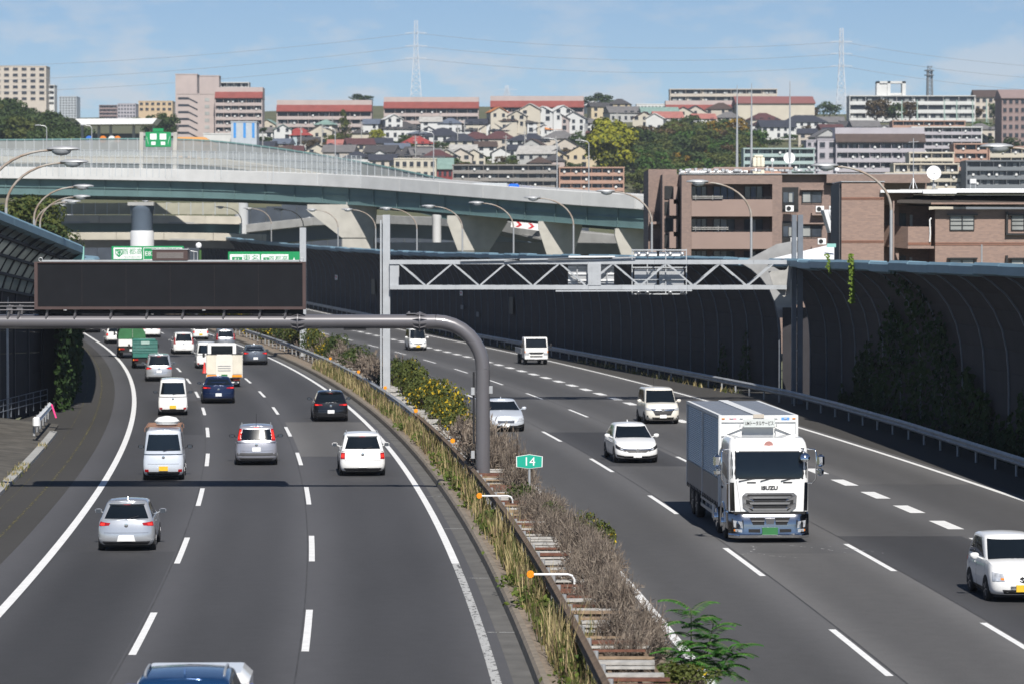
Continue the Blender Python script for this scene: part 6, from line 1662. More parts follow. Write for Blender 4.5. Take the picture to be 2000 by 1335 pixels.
    if 'rails' in feats:
        for sx in ('left', 'right'):
            m = MB(); ps = [S.up(sx, .08 + .84 * i / 8, 1.0) + Vector((0, 0, .05 if 0 < i < 8 else .0)) for i in range(9)]; m.tube(ps, .02, 6); m.build('roof_rail', m_dark if 'darkrail' in feats else m_galv, t, 50)
    if 'fin' in feats:
        m = MB(); p = S.up('rear', 0, 1); m.prism([(-.09, 0), (.09, 0), (.0, .09), (-.05, .1)], -.015, .015, 'x'); o = m.build('antenna_fin', pm, t, loc=p + Vector((0, .35, .035)))
    if 'wand' in feats:
        m = MB(); p = S.up('rear', 0, 1); m.tube([(0, 0, 0), (0, -.08, .45)], .008, 5); m.build('antenna', m_dark, t, loc=p + Vector((0, .3, .04)))
    # front face
    P('lower_grille', S.low, 'front', ((-.62, .05), (.62, .05), (.66, .22), (-.66, .22)), m_black, .006)
    p = S.low('front', 0, .28); m = MB(); m.box(-.165, .165, 0, .03, -.08, .085); fp = m.build('number_plate', pmat, t, loc=p)
    face = [f for f in feats if f.startswith('face_')]
    face = face[0] if face else 'face_plain'
    if face == 'face_roomy':
        P('grille', S.low, 'front', ((-.46, .36), (.46, .36), (.60, .66), (-.60, .66)), m_dark, .010); P('chrome_bar', S.low, 'front', ((-.66, .67), (.66, .67), (.70, .76), (-.70, .76)), m_chrome, .022, nu=12)
        for sx in (-1, 1): P('headlight', S.low, 'front', ((sx * .70, .64), (sx * .97, .68), (sx * .98, .82), (sx * .70, .78)), m_lens, .012); P('fog_bezel', S.low, 'front', ((sx * .80, .10), (sx * .95, .12), (sx * .93, .34), (sx * .88, .34)), m_dark, .010); P('fog_lamp', S.low, 'front', ((sx * .84, .14), (sx * .91, .14), (sx * .91, .2), (sx * .84, .2)), m_lens, .016)
        bz_ = .71
    elif face == 'face_honda':
        P('grille', S.low, 'front', ((-.40, .52), (.40, .52), (.62, .72), (-.62, .72)), m_dark, .008); P('chrome_bar', S.low, 'front', ((-.66, .70), (.66, .70), (.70, .76), (-.70, .76)), m_chrome, .018, nu=12)
        for sx in (-1, 1): P('headlight', S.low, 'front', ((sx * .52, .58), (sx * .97, .72), (sx * .985, .90), (sx * .60, .76)), m_dark, .010); P('lamp_core', S.low, 'front', ((sx * .62, .65), (sx * .78, .70), (sx * .78, .78), (sx * .62, .74)), m_lens, .016, t, 3, 2); P('bumper_slot', S.low, 'front', ((sx * .55, .10), (sx * .93, .14), (sx * .95, .30), (sx * .62, .24)), m_dark, .010)
        bz_ = .68
    elif face == 'face_star':
        P('grille', S.low, 'front', ((-.42, .48), (.42, .48), (.46, .72), (-.46, .72)), m_dark, .010)
        for h_ in (.54, .60, .66): P('grille_bar', S.low, 'front', ((-.42, h_), (.42, h_), (.42, h_ + .02), (-.42, h_ + .02)), m_chrome, .018, nu=10, nv=1)
        for sx in (-1, 1): P('headlight', S.low, 'front', ((sx * .56, .58), (sx * .95, .66), (sx * .98, .88), (sx * .72, .84)), m_lens, .010); P('air_intake', S.low, 'front', ((sx * .55, .10), (sx * .94, .10), (sx * .96, .34), (sx * .66, .28)), m_dark, .010)
        bz_ = .60
    elif face == 'face_round':
        for sx in (-1, 1): lt = P('headlight', S.low, 'front', ((sx * .58, .56), (sx * .93, .54), (sx * .95, .82), (sx * .62, .82)), m_lens, .012); P('indicator', S.low, 'front', ((sx * .60, .60), (sx * .70, .60), (sx * .70, .68), (sx * .60, .68)), m_amber, .018, lt, 2, 2)
        for h_ in (.20, .27, .34): P('grille_slot', S.low, 'front', ((-.40, h_), (.40, h_), (.40, h_ + .03), (-.40, h_ + .03)), m_dark, .010, nv=1)
        bz_ = .66
    else:
        P('grille', S.low, 'front', ((-.45, .50), (.45, .50), (.50, .64), (-.50, .64)), m_dark, .010)
        for sx in (-1, 1): P('headlight', S.low, 'front', ((sx * .62, .55), (sx * .95, .58), (sx * .97, .80), (sx * .62, .74)), m_lens, .012)
        bz_ = .57
    if 'badge_S' in feats:
        c = S.low('front', 0, .62); m = MB(); k = .085
        m.prism([(-k * a, k * b) for a, b in ((-.2, 1), (-1, .45), (.15, -.2), (-.25, -.42), (-.75, -.15), (-1, -.35), (-.2, -.8), (.2, -1), (1, -.45), (-.15, .2), (.25, .42), (.75, .15), (1, .35))], .0, .012); m.build('badge', m_dark, t, loc=c + Vector((0, .004, 0)))
    elif not away:
        c = S.low('front', 0, bz_); m = MB(); m.lathe([(.055, 0), (.075, 0), (.075, .015), (.055, .015)], 14, Matrix.Translation(c + Vector((0, .02, 0))) @ Matrix.Rotation(-math.pi / 2, 4, 'X')); m.bar(c + Vector((0, .03, -.06)), c + Vector((0, .03, .06)), .02, .02); m.build('badge', m_chrome, t, 40)
    for sx in (-1, 1):
        m = MB(); a = S.up('front', sx * .5, .04); b = S.up('front', sx * .05, .12); m.bar(a + Vector((0, .015, .01)), b + Vector((0, .015, .01)), .02, .015); m.build('wiper', m_dark, t)
    return t, S
p_silver = paint('silver', (0.55, 0.57, 0.60), .6, .26); p_white = paint('white', (0.78, 0.78, 0.77)); p_lilac = paint('lilac silver', (0.36, 0.37, 0.42), .45, .3)
p_black = paint('black', (0.008, 0.009, 0.012), .1, .2); p_navy = paint('navy', (0.010, 0.020, 0.065), .35, .22); p_gray = paint('steel grey', (0.11, 0.125, 0.15), .6, .28)
p_cream = paint('warm white', (0.74, 0.71, 0.64)); p_bsilver = paint('bluish silver', (0.62, 0.66, 0.72), .25, .3); p_blue = paint('deep blue', (0.012, 0.05, 0.14), .4, .2); p_dsilver = paint('dark silver', (.26, .27, .29), .7, .3)
GL = 'vehicles driving away on the left carriageway'; GR = 'vehicles coming towards the camera on the right carriageway'
V = vehicle
V('hatchback_car', 'silver hatchback with wide red tail lights nearest on the left carriageway', 'car', 'hatch', 247, 1074, p_silver, True, GL, ('hml', 'fin', 'spoiler', 'lowplate', 'platebay'), 'wide', scale=.99)
t_, S_ = V('kei_van', 'bluish silver kei van with brown roof ladder and white bundle on top', 'van', 'keivan', 319, 936, p_bsilver, True, GL, (), 'low', m_plateY, mirror=m_dark)
m = MB()
for x in (-.62, .62): m.bar((x, -1.5, 1.98), (x, 1.0, 1.98), .04, .04)
for k in range(7): m.bar((-.62, -1.45 + k * .4, 1.98), (.62, -1.45 + k * .4, 1.98), .03, .03)
for x in (-.62, .62):
    for y in (-1.5, .9): m.tube([(x, y, 1.98), (x * 1.1, y, 1.92), (x * 1.1, y, 1.8)], .02, 6)
m.build('roof_rack', mat('rack brown', (.22, .12, .08), .7), t_)
bn = MB(); bn.lathe([(.02, -.12), (.30, -.10), (.36, .0), (.26, .12), (.05, .17)], 10, Matrix.Diagonal((1.25, .9, 1, 1))); bo = tag(bn.build('bundle', mat('white sheeting', (.72, .73, .72), .7, 0, .1, 6, bump=.8, bscale=9), None, 40), 'crumpled white bundle lying on the roof rack of the kei van', 'bundle')
bo.location = t_.matrix_basis @ Vector((.12, -1.0, 2.16)); bo.scale = (1.1, 1.1, 1.2)
V('compact_car', 'lilac silver compact car with tall red pillar lights', 'car', 'panda', 500, 907, p_lilac, True, GL, ('hml', 'band', 'midplate', 'wand', 'rails'), 'pillar', trim=mat('grey bumper plastic', (.06, .06, .063), .6), mirror=m_dark)
V('estate_car', 'white high estate car in the lane beside the median', 'car', 'wagon', 707, 928, p_white, True, GL, ('hml', 'rails', 'spoiler', 'lowplate'), 'block', m_whitepl)
V('hatchback_car', 'glossy black hatchback beside the median edge line', 'car', 'hatch', 645, 822, p_black, True, GL, ('hml', 'spoiler', 'fin'), 'slim')
V('kei_van', 'plain white kei van with yellow plate in the left lane', 'van', 'keivan', 337, 810, p_white, True, GL, (), 'low', m_plateY, mirror=m_dark)
V('sedan_car', 'navy sedan with its left tail light lit, behind the white works truck', 'car', 'sedan', 426, 787, p_navy, True, GL, ('fin',), 'slim')
V('mpv_car', 'silver people carrier behind the green flatbed truck', 'car', 'mpv', 310, 744, p_silver, True, GL, ('hml', 'spoiler', 'midplate'), 'wide')
V('mpv_car', 'white people carrier alone in the middle lane below the message board', 'car', 'mpv', 358, 691, p_white, True, GL, ('hml', 'spoiler'), 'tall')
V('kei_van', 'white van half hidden left of the white works truck', 'van', 'keivan', 403, 719, p_white, True, GL, (), 'low')
V('mpv_car', 'dark silver people carrier ahead of the white works truck', 'car', 'mpv', 440, 682, p_dsilver, True, GL, ('hml',), 'tall')
V('sedan_car', 'steel grey sedan beside the median under the pipe gantry', 'car', 'sedan', 498, 712, p_gray, True, GL, ('fin',), 'wide')
V('kei_car', 'white kei car with yellow plate just below the pipe gantry', 'car', 'kei', 391, 664, p_white, True, GL, (), 'block', m_plateY)
V('sedan_car', 'white sedan right of the green tarpaulin truck', 'car', 'sedan', 295, 660, p_white, True, GL, (), 'wide')
V('suv_car', 'white off roader left of the green tarpaulin truck', 'car', 'suv', 226, 671, p_white, True, GL, (), 'block')
V('sedan_car', 'black sedan at the ivy edge in the far left lane', 'car', 'sedan', 178, 652, p_black, True, GL, (), 'wide')
V('hatchback_car', 'blue hatchback glimpsed between message board and pipe, left one', 'car', 'hatch', 258, 625, p_blue, True, GL, ())
V('hatchback_car', 'grey hatchback glimpsed between message board and pipe, right one', 'car', 'hatch', 318, 627, p_gray, True, GL, ())
# oncoming
V('box_car', 'white tall boxy car with dark grille and chrome bar left of the lorry', 'car', 'box', 1292, 827, p_cream, False, GR, ('face_roomy', 'wand'))
V('estate_car', 'white low estate car with black swept headlights in the middle lane', 'car', 'wagonf', 1242, 903, p_white, False, GR, ('face_honda', 'fin'))
V('sedan_car', 'silver sedan partly hidden behind the pipe gantry column', 'car', 'sedan', 986, 842, p_bsilver, False, GR, ('face_star', 'fin'))
V('kei_van', 'small white kei van with yellow plate below the gantry flange', 'van', 'keivan', 815, 684, p_white, False, GR, (), plate=m_plateY)
V('kei_car', 'white kei car with yellow plate cut off by the right edge', 'car', 'kei', 1990, 1174, p_white, False, GR, ('face_round', 'badge_S'), plate=m_plateY)

# ---------------------------------------------------------------- lorries
def truck_at(name, label, cat, X, Y, sl_, away, group):
    d = Vector((sl_, 1, 0)).normalized(); ang = math.atan2(-d.x, d.y)
    return thing(name, label, cat, (X, Y, zr(Y)), ang if away else ang + math.pi, group)
def part(nm, m, t, fn, smooth=False):
    mb = MB(); fn(mb); return mb.build(nm, m, t, smooth)
# the big white wing-body lorry: local +y is forward
T = truck_at('box_lorry', 'big white box lorry with chrome front and ribbed aluminium side', 'truck', 7.60, 100.3, -.052, False, GR)
m_alu = mat('ribbed aluminium', (0.27, 0.275, 0.285), .36, .4, .06, 1)
m_alup = mat('smooth aluminium panel', (0.26, 0.26, 0.27), .42, .4, .08, .8)
m_tw = mat('lorry white paint', (.76, .76, .75), .28, 0, .02, 2, coat=.6)
m_boxw = mat('box front panel', (.66, .67, .67), .5, 0, .05, 1.5)
m_dchr = mat('dark chrome', (0.42, 0.42, 0.44), .16, 1, .05, 3)
W2 = 1.245; y0, y1 = -6.0, 3.3; zf, zm, zt = .92, 1.78, 3.78
part('cargo_box', m_boxw, T, lambda m: m.box(-W2 + .03, W2 - .03, y0 + .02, y1, zf + .1, zt - .02))
for sx in (-1, 1):
    mb = MB(); rows = []; n = 29; 
    for i in range(n * 2 + 1):
        z = zm + (zt - .1 - zm) * i / (n * 2); x = sx * (W2 - .028 + (.026 if i % 2 else 0)); rows.append([(x, y0 + .06, z), (x, y1 - .08, z)])
    mb.grid(rows); mb.build('ribbed_panel', m_alu, T)
    for k in range(2):
        a = y0 + .03 + k * 4.66; mb = MB(); mb.box(min(sx * (W2 - .028), sx * (W2 + .004)), max(sx * (W2 - .028), sx * (W2 + .004)), a, a + 4.58, zf, zm - .02); g_ = mb.build('side_gate', m_alup, T)
        for j in range(10):
            mb = MB(); yy = a + .25 + j * .45; mb.box(min(sx * W2, sx * (W2 + .03)), max(sx * W2, sx * (W2 + .03)), yy - .03, yy + .03, zf - .05, zf + .09); mb.build('latch', m_dark, g_)
    for yy in (y0, y0 + 4.645, y1 - .07):
        mb = MB(); mb.box(min(sx * (W2 - .03), sx * (W2 + .02)), max(sx * (W2 - .03), sx * (W2 + .02)), yy, yy + .07, zf - .02, zt - .04); mb.build('edge_post', m_boxw, T)
    mb = MB(); mb.box(min(sx * (W2 - .1), sx * (W2 + .015)), max(sx * (W2 - .1), sx * (W2 + .015)), y0, y1, zt - .1, zt); mb.build('roof_rail', m_boxw, T)
for sx in (-1, 1):
    mb = MB(); n = 16
    for i in range(n):
        a = y0 + .1 + (y1 - y0 - .2) * i / n; mb.box(min(sx * .17, sx * 1.14), max(sx * .17, sx * 1.14), a + .01, a + (y1 - y0 - .2) / n - .01, zt - .019, zt - .004 + (.004 if i % 2 else 0))
    mb.build('roof_sheet', m_alu, T)
part('roof_spine', m_boxw, T, lambda m: m.box(-.16, .16, y0 + .02, y1 + .02, zt - .018, zt + .025))
part('front_frame', m_boxw, T, lambda m: (m.box(-W2, W2, y1, y1 + .05, zt - .22, zt), m.box(-W2, -W2 + .07, y1, y1 + .05, zf, zt - .221), m.box(W2 - .07, W2, y1, y1 + .05, zf, zt - .221)))
for sx in (-1, 1):
    part('air_deflector', m_tw, T, lambda m: m.add([(sx * 1.17, y1 + .06, 3.18), (sx * .52, y1 + .06, 3.42), (sx * .52, y1 + .16, 3.39), (sx * 1.17, y1 + .12, 3.12), (sx * 1.17, y1 + .06, 2.5), (sx * .62, y1 + .06, 2.5)], [(0, 1, 2, 3), (0, 1, 5, 4)]))
    part('panel_rib', m_galv, T, lambda m: m.bar((sx * .58, y1 + .03, 2.6), (sx * .58, y1 + .03, 3.5), .03, .03))
for x in (-1.12, -.85, -.55, .55, .85, 1.12): part('marker_lamp', m_amber if abs(x) > 1 else m_galv, T, lambda m: m.bbox(x - .05, x + .05, y1 + .05, y1 + .075, zt - .13, zt - .09, .008))
part('maker_sticker', mat('blue sticker', (.10, .28, .62), .5), T, lambda m: m.box(-.98, -.72, y1 + .052, y1 + .056, zt - .16, zt - .07))
part('maker_sticker', mat('pink sticker', (.62, .30, .34), .5), T, lambda m: m.box(.70, .93, y1 + .052, y1 + .056, zt - .14, zt - .09))
part('box_hinge', m_beigeb, T, lambda m: m.box(-.17, .17, y1 + .03, y1 + .075, zt - .09, zt + .03))
nb = part('name_board', mat('board grey', (.50, .53, .52), .5), T, lambda m: m.bbox(-.50, .50, y1 + .22, y1 + .26, 3.40, 3.66, .03))
text_part('UMトータルサービス', .150, m_dark, T, (0, y1 + .264, 3.53), (math.pi / 2, 0, math.pi), 'lettering', .003, .64, .002)
part('board_bracket', m_galv, T, lambda m: (m.box(-.42, -.36, y1 + .05, y1 + .22, 3.44, 3.6), m.box(.36, .42, y1 + .05, y1 + .22, 3.44, 3.6)))
# chassis
part('chassis', m_black, T, lambda m: (m.box(-.45, .45, y0 + .3, 5.2, .55, .9), m.box(-1.15, 1.15, y0 + .2, y1 - .1, .82, .915)))
add_wheels(T, [(sx * 1.08, y) for sx in (-1, 1) for y in (4.35, 2.55, -3.3, -4.55)], .50, .27)
for sx in (-1, 1):
    for y in (4.35, 2.55): part('hub_cover', m_chrome, T, lambda m: m.lathe([(.32, 0), (.30, .04), (.16, .05), (.14, .11), (.02, .13)], 18, Matrix.Translation((sx * 1.21, y, .5)) @ Matrix.Rotation(sx * math.pi / 2, 4, 'Y')), 40)
    gd = part('side_guard', m_galv, T, lambda m: (m.bar((sx * 1.15, -2.5, .52), (sx * 1.15, 1.7, .52), .03, .11), m.bar((sx * 1.15, -2.5, .76), (sx * 1.15, 1.7, .76), .03, .09)))
    for y in (-2.4, -1.2, 0, 1.2): part('guard_upright', m_galv, gd, lambda m: m.box(sx * 1.13 - .02, sx * 1.13 + .02, y - .03, y + .03, .46, .84))
    part('tool_box', m_boxw, T, lambda m: m.bbox(sx * .80 if sx > 0 else -1.17, 1.17 if sx > 0 else -.80, .75, 1.25, .32, .86, .02))
    part('mud_flap', m_black, T, lambda m: m.box(sx * 1.05 - .16, sx * 1.05 + .16, -5.4, -5.36, .25, .9)); part('mud_flap', m_alup, T, lambda m: m.box(sx * 1.05 - .16, sx * 1.05 + .16, -5.1, -5.06, .25, .9))
# cab
cf = 5.95; cb = 3.72; zr0, zr1 = .95, 3.18
def cab_outline(z):
    k = max(0, (z - 2.0) / 1.18); yf = cf - .05 - .22 * k ** 1.5 - (.25 * max(0, (z - 2.85) / .33) ** 2); w = 1.235 - .06 * max(0, (z - 2.4) / .78) ** 2 - .06 * max(0, (z - 3.0) / .18) ** 2
    r = .26; pts = []
    for sx in (-1, 1):
        arc = []
        for i in range(7):
            a = i / 6 * math.pi / 2; arc.append((sx * (w - r + r * math.cos(a)), yf - r + r * math.sin(a)))
        pts.append(arc)
    return [(-w, cb)] + pts[0] + list(reversed(pts[1])) + [(w, cb)]
mb = MB(); zs_ = [.95, 1.4, 1.9, 2.0, 2.3, 2.6, 2.8, 2.95, 3.05, 3.12, 3.165, 3.18]; rows = [[(x, y, z) for x, y in cab_outline(z)] for z in zs_]
mb.grid(rows, close=True); mb.add(rows[-1], [tuple(range(len(rows[-1])))]); mb.build('cab', m_tw, T, 50)
def cabf(x, z): # front surface of the cab
    o_ = cab_outline(z); yf = max(y for _, y in o_); w = max(abs(x_) for x_, _ in o_); r = .26; d = max(0, abs(x) - (w - r)); return yf - r + math.sqrt(max(0, r * r - d * d))
def cpatch(nm, m_, x0, x1, z0, z1, off=.006, nx=12, nz=5, tb=1.0, parent=None):
    mb = MB(); rows = []
    for j in range(nz + 1):
        z = z0 + (z1 - z0) * j / nz; k = 1 + (tb - 1) * (1 - j / nz); c = (x0 + x1) / 2
        rows.append([(c + (x0 + (x1 - x0) * i / nx - c) * k, cabf(c + (x0 + (x1 - x0) * i / nx - c) * k, z) + off, z) for i in range(nx + 1)])
    mb.grid(rows); return mb.build(nm, m_, parent or T, 40)
cpatch('windscreen', m_glassd, -1.16, 1.16, 1.98, 2.78, .008, 16, 6)
cpatch('windscreen_seal', m_dark, -1.19, 1.19, 1.95, 2.81, .004, 16, 6)
for sx in (-1, 1):
    part('side_window', m_glassd, T, lambda m: m.add([(sx * 1.243, 3.95, 2.05), (sx * 1.243, 5.35, 1.9), (sx * 1.225, 5.2, 2.72), (sx * 1.225, 4.0, 2.72)], [(0, 1, 2, 3)]))
    part('door_line', m_dark, T, lambda m: (m.bar((sx * 1.237, 3.95, 1.0), (sx * 1.237, 3.95, 2.8), .01, .02), m.bar((sx * 1.237, 5.42, 1.0), (sx * 1.237, 5.42, 2.0), .01, .02)))
    part('door_handle', m_dark, T, lambda m: m.bbox(min(sx * 1.235, sx * 1.27), max(sx * 1.235, sx * 1.27), 4.0, 4.25, 1.55, 1.62, .01))
    part('corner_vane', m_dchr, T, lambda m: m.grid([[(sx * (1.06 + .03 * k), cabf(1.06, z) + .035 - .02 * k, z), (sx * (1.19 + .01 * k), cabf(1.15, z) - .02, z), (sx * 1.262, 5.45, z)] for k, z in ((0, .98), (.5, 1.4), (1, 1.85))]), 50)
    part('wheel_step', m_dchr, T, lambda m: (m.bbox(min(sx * 1.0, sx * 1.25), max(sx * 1.0, sx * 1.25), 4.95, 5.6, .35, .95, .05)))
    part('wheel_arch', m_chrome, T, lambda m: m.tube([(sx * 1.225, 4.35 + .62 * math.cos(a), .5 + .62 * math.sin(a)) for a in [math.pi * (.02 + i * .96 / 10) for i in range(11)]], .05, 8), 50)
    part('side_skirt', m_tw, T, lambda m: m.bbox(min(sx * 1.0, sx * 1.24), max(sx * 1.0, sx * 1.24), 3.72, 4.9, 1.0, 1.1, .02))
cpatch('bonnet_panel', m_tw, -1.02, 1.02, .96, 1.94, .03, 12, 6, .86)
text_part('ISUZU', .155, m_dark, T, (0, cf - .005, 1.68), (math.pi / 2, 0, math.pi), 'lettering', .004, 1.2, .006)
for sx in (-1, 1):
    part('air_slot', m_dark, T, lambda m: m.bbox(min(sx * .42, sx * .70), max(sx * .42, sx * .70), cf - .02, cf, 1.83, 1.87, .008))
for a_, b_ in (((.95, 1.90), (.45, 1.97)), ((.28, 1.90), (-.15, 1.99)), ((-.35, 1.90), (-.80, 1.99))): part('wiper', m_dark, T, lambda m: m.bar((a_[0], cf + .01, a_[1]), (b_[0], cf - .03, b_[1]), .03, .02))
# chrome grille
gr = part('grille_surround', m_chrome, T, lambda m: m.prism([(-.62, .93), (.62, .93), (.82, 1.10), (.84, 1.45), (.74, 1.54), (-.74, 1.54), (-.84, 1.45), (-.82, 1.10)], cf - .02, cf + .03))
part('grille_mesh', m_black, gr, lambda m: m.prism([(-.56, .98), (.56, .98), (.72, 1.12), (.74, 1.42), (.66, 1.49), (-.66, 1.49), (-.74, 1.42), (-.72, 1.12)], cf + .031, cf + .036))
for z, w_ in ((1.03, .52), (1.22, .60), (1.40, .62)): part('grille_bar', m_chrome, gr, lambda m: m.prism([(-w_, z - .035), (w_, z - .035), (w_ * 1.06, z + .03), (-w_ * 1.06, z + .03)], cf + .037, cf + .085))
for sx in (-1, 1):
    for z in (1.12, 1.36): part('grille_wing', m_chrome, gr, lambda m: m.add([(sx * .48, cf + .04, z - .09), (sx * .80, cf + .04, z - .02), (sx * .82, cf + .05, z + .10), (sx * .55, cf + .11, z + .05)], [(0, 1, 2, 3)]))
    for z in (1.13, 1.31): part('grille_slat', m_dchr, gr, lambda m: m.box(-.48, .48, cf + .037, cf + .05, z - .012, z + .012))
# chrome bumper
def bumper_sec(x): return 5.98 + .06 - .34 * max(0, (abs(x) - .85) / .4) ** 2
mb = MB(); xs = [-1.245 + 2.49 * i / 20 for i in range(21)]
mb.grid([[(x, bumper_sec(x) + dy, z) for x in xs] for z, dy in ((.14, -.10), (.16, .0), (.24, .045), (.30, .03), (.55, .02), (.80, .0), (.88, -.05), (.90, -.2))]); bm = mb.build('bumper', m_dchr, T, 50)
mb = MB(); mb.grid([[(x, bumper_sec(x) + dy, z) for x in xs] for z, dy in ((.15, .03), (.17, .07), (.25, .085), (.29, .04))]); mb.build('bumper_lip', m_chrome, T, 50)
part('black_gap', m_black, T, lambda m: m.box(-1.1, 1.1, cf - .3, cf + .01, .88, .955))
part('bumper_back', m_black, T, lambda m: m.box(-1.1, 1.1, 5.2, 5.6, .2, .9))
def bp(nm, m_, pts, off, parent=bm):
    mb = MB(); a = [(x, bumper_sec(x) + .022 + off, z) for x, z in pts]; b = [(x, bumper_sec(x) + .0, z) for x, z in pts]; n = len(pts)
    mb.add(a + b, [tuple(range(n))] + [(i, (i + 1) % n, n + (i + 1) % n, n + i) for i in range(n)]); return mb.build(nm, m_, parent)
for sx in (-1, 1):
    bp('headlight_bezel', m_black, [(sx * .80, .30), (sx * 1.12, .34), (sx * 1.16, .74), (sx * .82, .70)], .010); bp('headlight', m_lens, [(sx * .84, .46), (sx * 1.10, .48), (sx * 1.12, .69), (sx * .86, .66)], .022); bp('fog_lamp', m_lens, [(sx * .86, .33), (sx * 1.06, .35), (sx * 1.06, .43), (sx * .86, .42)], .022); bp('indicator', m_amber, [(sx * 1.06, .36), (sx * 1.10, .36), (sx * 1.10, .42), (sx * 1.06, .42)], .024)
    bp('bumper_grille', m_black, [(sx * .18, .56), (sx * .52, .56), (sx * .62, .78), (sx * .16, .78)], .006); bp('bumper_vane', m_chrome, [(sx * .17, .66), (sx * .56, .66), (sx * .58, .695), (sx * .17, .695)], .03); bp('lower_slot', m_black, [(sx * .30, .32), (sx * .66, .33), (sx * .66, .43), (sx * .30, .43)], .008)
bp('number_plate', m_plateG, [(-.24, .24), (.24, .24), (.24, .48), (-.24, .48)], .05); bp('bumper_badge', m_dchr, [(-.11, .58), (.11, .58), (.15, .76), (-.15, .76)], .03)
em = part('roof_emblem', mat('faded red print', (.60, .30, .27), .6), T, lambda m: m.lathe([(.10, 0), (.14, 0), (.14, .004), (.10, .004)], 20, Matrix.Translation((0, cabf(0, 2.98) + .006, 2.98)) @ Matrix.Rotation(-math.pi / 2 - .35, 4, 'X')))
part('emblem_bar', MATS['faded red print'], em, lambda m: m.bar((.06, cabf(0, 2.98) + .012, 3.02), (-.05, cabf(0, 2.98) + .015, 2.95), .03, .01))
# mirrors
for sx in (-1, 1):
    ar = part('mirror_arm', m_chrome, T, lambda m: (m.tube([(sx * 1.2, 5.5, 2.85), (sx * 1.42, 5.75, 2.85), (sx * 1.46, 5.78, 2.75), (sx * 1.46, 5.78, 1.95), (sx * 1.36, 5.7, 1.8), (sx * 1.22, 5.55, 1.8)], .022, 8)), 50)
    part('mirror_head', m_chrome, ar, lambda m: m.bbox(min(sx * 1.48, sx * 1.72), max(sx * 1.48, sx * 1.72), 5.70, 5.86, 2.32, 2.70, .07), 40)
    part('lower_mirror', m_chrome, ar, lambda m: m.bbox(min(sx * 1.48, sx * 1.70), max(sx * 1.48, sx * 1.70), 5.70, 5.86, 2.04, 2.28, .07), 40)
part('corner_mirror', m_chrome, T, lambda m: (m.lathe([(.02, -.06), (.14, -.04), (.15, .02), (.08, .07)], 14, Matrix.Translation((-1.08, 6.05, 2.62)) @ Matrix.Rotation(-1.2, 4, 'X')), m.tube([(-1.02, 5.7, 2.88), (-1.06, 5.98, 2.8), (-1.08, 6.05, 2.66)], .018, 6), m.bar((-.75, 5.68, 2.9), (-1.1, 5.75, 2.88), .03, .03)), 50)
for sx in (-.95, .95): part('roof_marker', m_lens, T, lambda m: m.bbox(sx - .07, sx + .07, 5.3, 5.42, 3.17, 3.21, .01))

def cab_simple(t, w, y0, y1, z0, z1, pm, glass=m_glassd, rear=True):
    """cab-over cab of a small truck, local +y forward"""
    mb = MB(); prof = [(y0, z0), (y1, z0), (y1 + .02, z0 + (z1 - z0) * .48), (y1 - .32, z1 - .06), (y1 - .42, z1), (y0 + .06, z1), (y0, z1 - .06)]
    rows = [[(x * k, y, z) for y, z in prof] for x, k in ((-w / 2, 1), (-w / 2 + .06, 1), (0, 1), (w / 2 - .06, 1), (w / 2, 1))]
    for i, ins in ((0, .05), (4, .05)):
        rows[i] = [(p[0], y0 + .03 + (p[1] - y0) * .985 if p[1] < y1 - .5 else p[1] - .05, p[2] - (.05 if p[2] > z0 + .5 else 0)) for p in rows[i]]
    mb.grid(rows, close=True); mb.add(rows[0], [tuple(range(7))]); mb.add(rows[-1], [tuple(range(7))]); c = mb.build('cab', pm, t, 30)
    zm_ = z0 + (z1 - z0) * .50
    if rear: part('rear_window', glass, c, lambda m: m.bbox(-w * .38, w * .38, y0 - .02, y0 + .01, zm_ + .05, z1 - .16, .01))
    part('windscreen', glass, c, lambda m: m.add([(-w * .45, y1 + .018, zm_), (w * .45, y1 + .018, zm_), (w * .44, y1 - .285, z1 - .1), (-w * .44, y1 - .285, z1 - .1)], [(0, 1, 2, 3)]))
    for sx in (-1, 1):
        part('side_window', glass, c, lambda m: m.add([(sx * (w / 2 + .004), y0 + .25, zm_), (sx * (w / 2 + .004), y1 - .12, zm_), (sx * (w / 2 + .004), y1 - .42, z1 - .16), (sx * (w / 2 + .004), y0 + .25, z1 - .16)], [(0, 1, 2, 3)]))
        part('door_mirror', m_dark, c, lambda m: (m.bar((sx * w / 2, y1 - .1, zm_ + .1), (sx * (w / 2 + .2), y1 + .05, zm_ + .2), .03, .03), m.bbox(min(sx * (w / 2 + .14), sx * (w / 2 + .3)), max(sx * (w / 2 + .14), sx * (w / 2 + .3)), y1, y1 + .1, zm_ + .02, zm_ + .34, .03)))
    return c
# green tarpaulin truck
def rear_lights(t, w, y, z, h=.13):
    for sx in (-1, 1):
        part('tail_light', m_red, t, lambda m: m.bbox(min(sx * w * .28, sx * w * .44), max(sx * w * .28, sx * w * .44), y - .05, y, z, z + h, .01)); part('indicator', m_amber, t, lambda m: m.bbox(min(sx * w * .45, sx * w * .49), max(sx * w * .45, sx * w * .49), y - .05, y, z, z + h, .01))
def place(px, py, off=0.0):
    g = G(px, py); return g.x + slope(g.y) * off, g.y + off
X, Y = place(257, 699, 2.4)
t = truck_at('tarpaulin_truck', 'truck with green tarpaulin dome over a white tailboard', 'truck', X, Y, slope(Y), True, GL)
m_tarp = mat('green tarpaulin', (.028, .135, .050), .7, 0, .2, 2, bump=.5, bscale=3)
part('bed', m_tw, t, lambda m: m.bbox(-1.12, 1.12, -3.0, 2.0, 1.0, 1.75, .03))
mb = MB(); rows = []
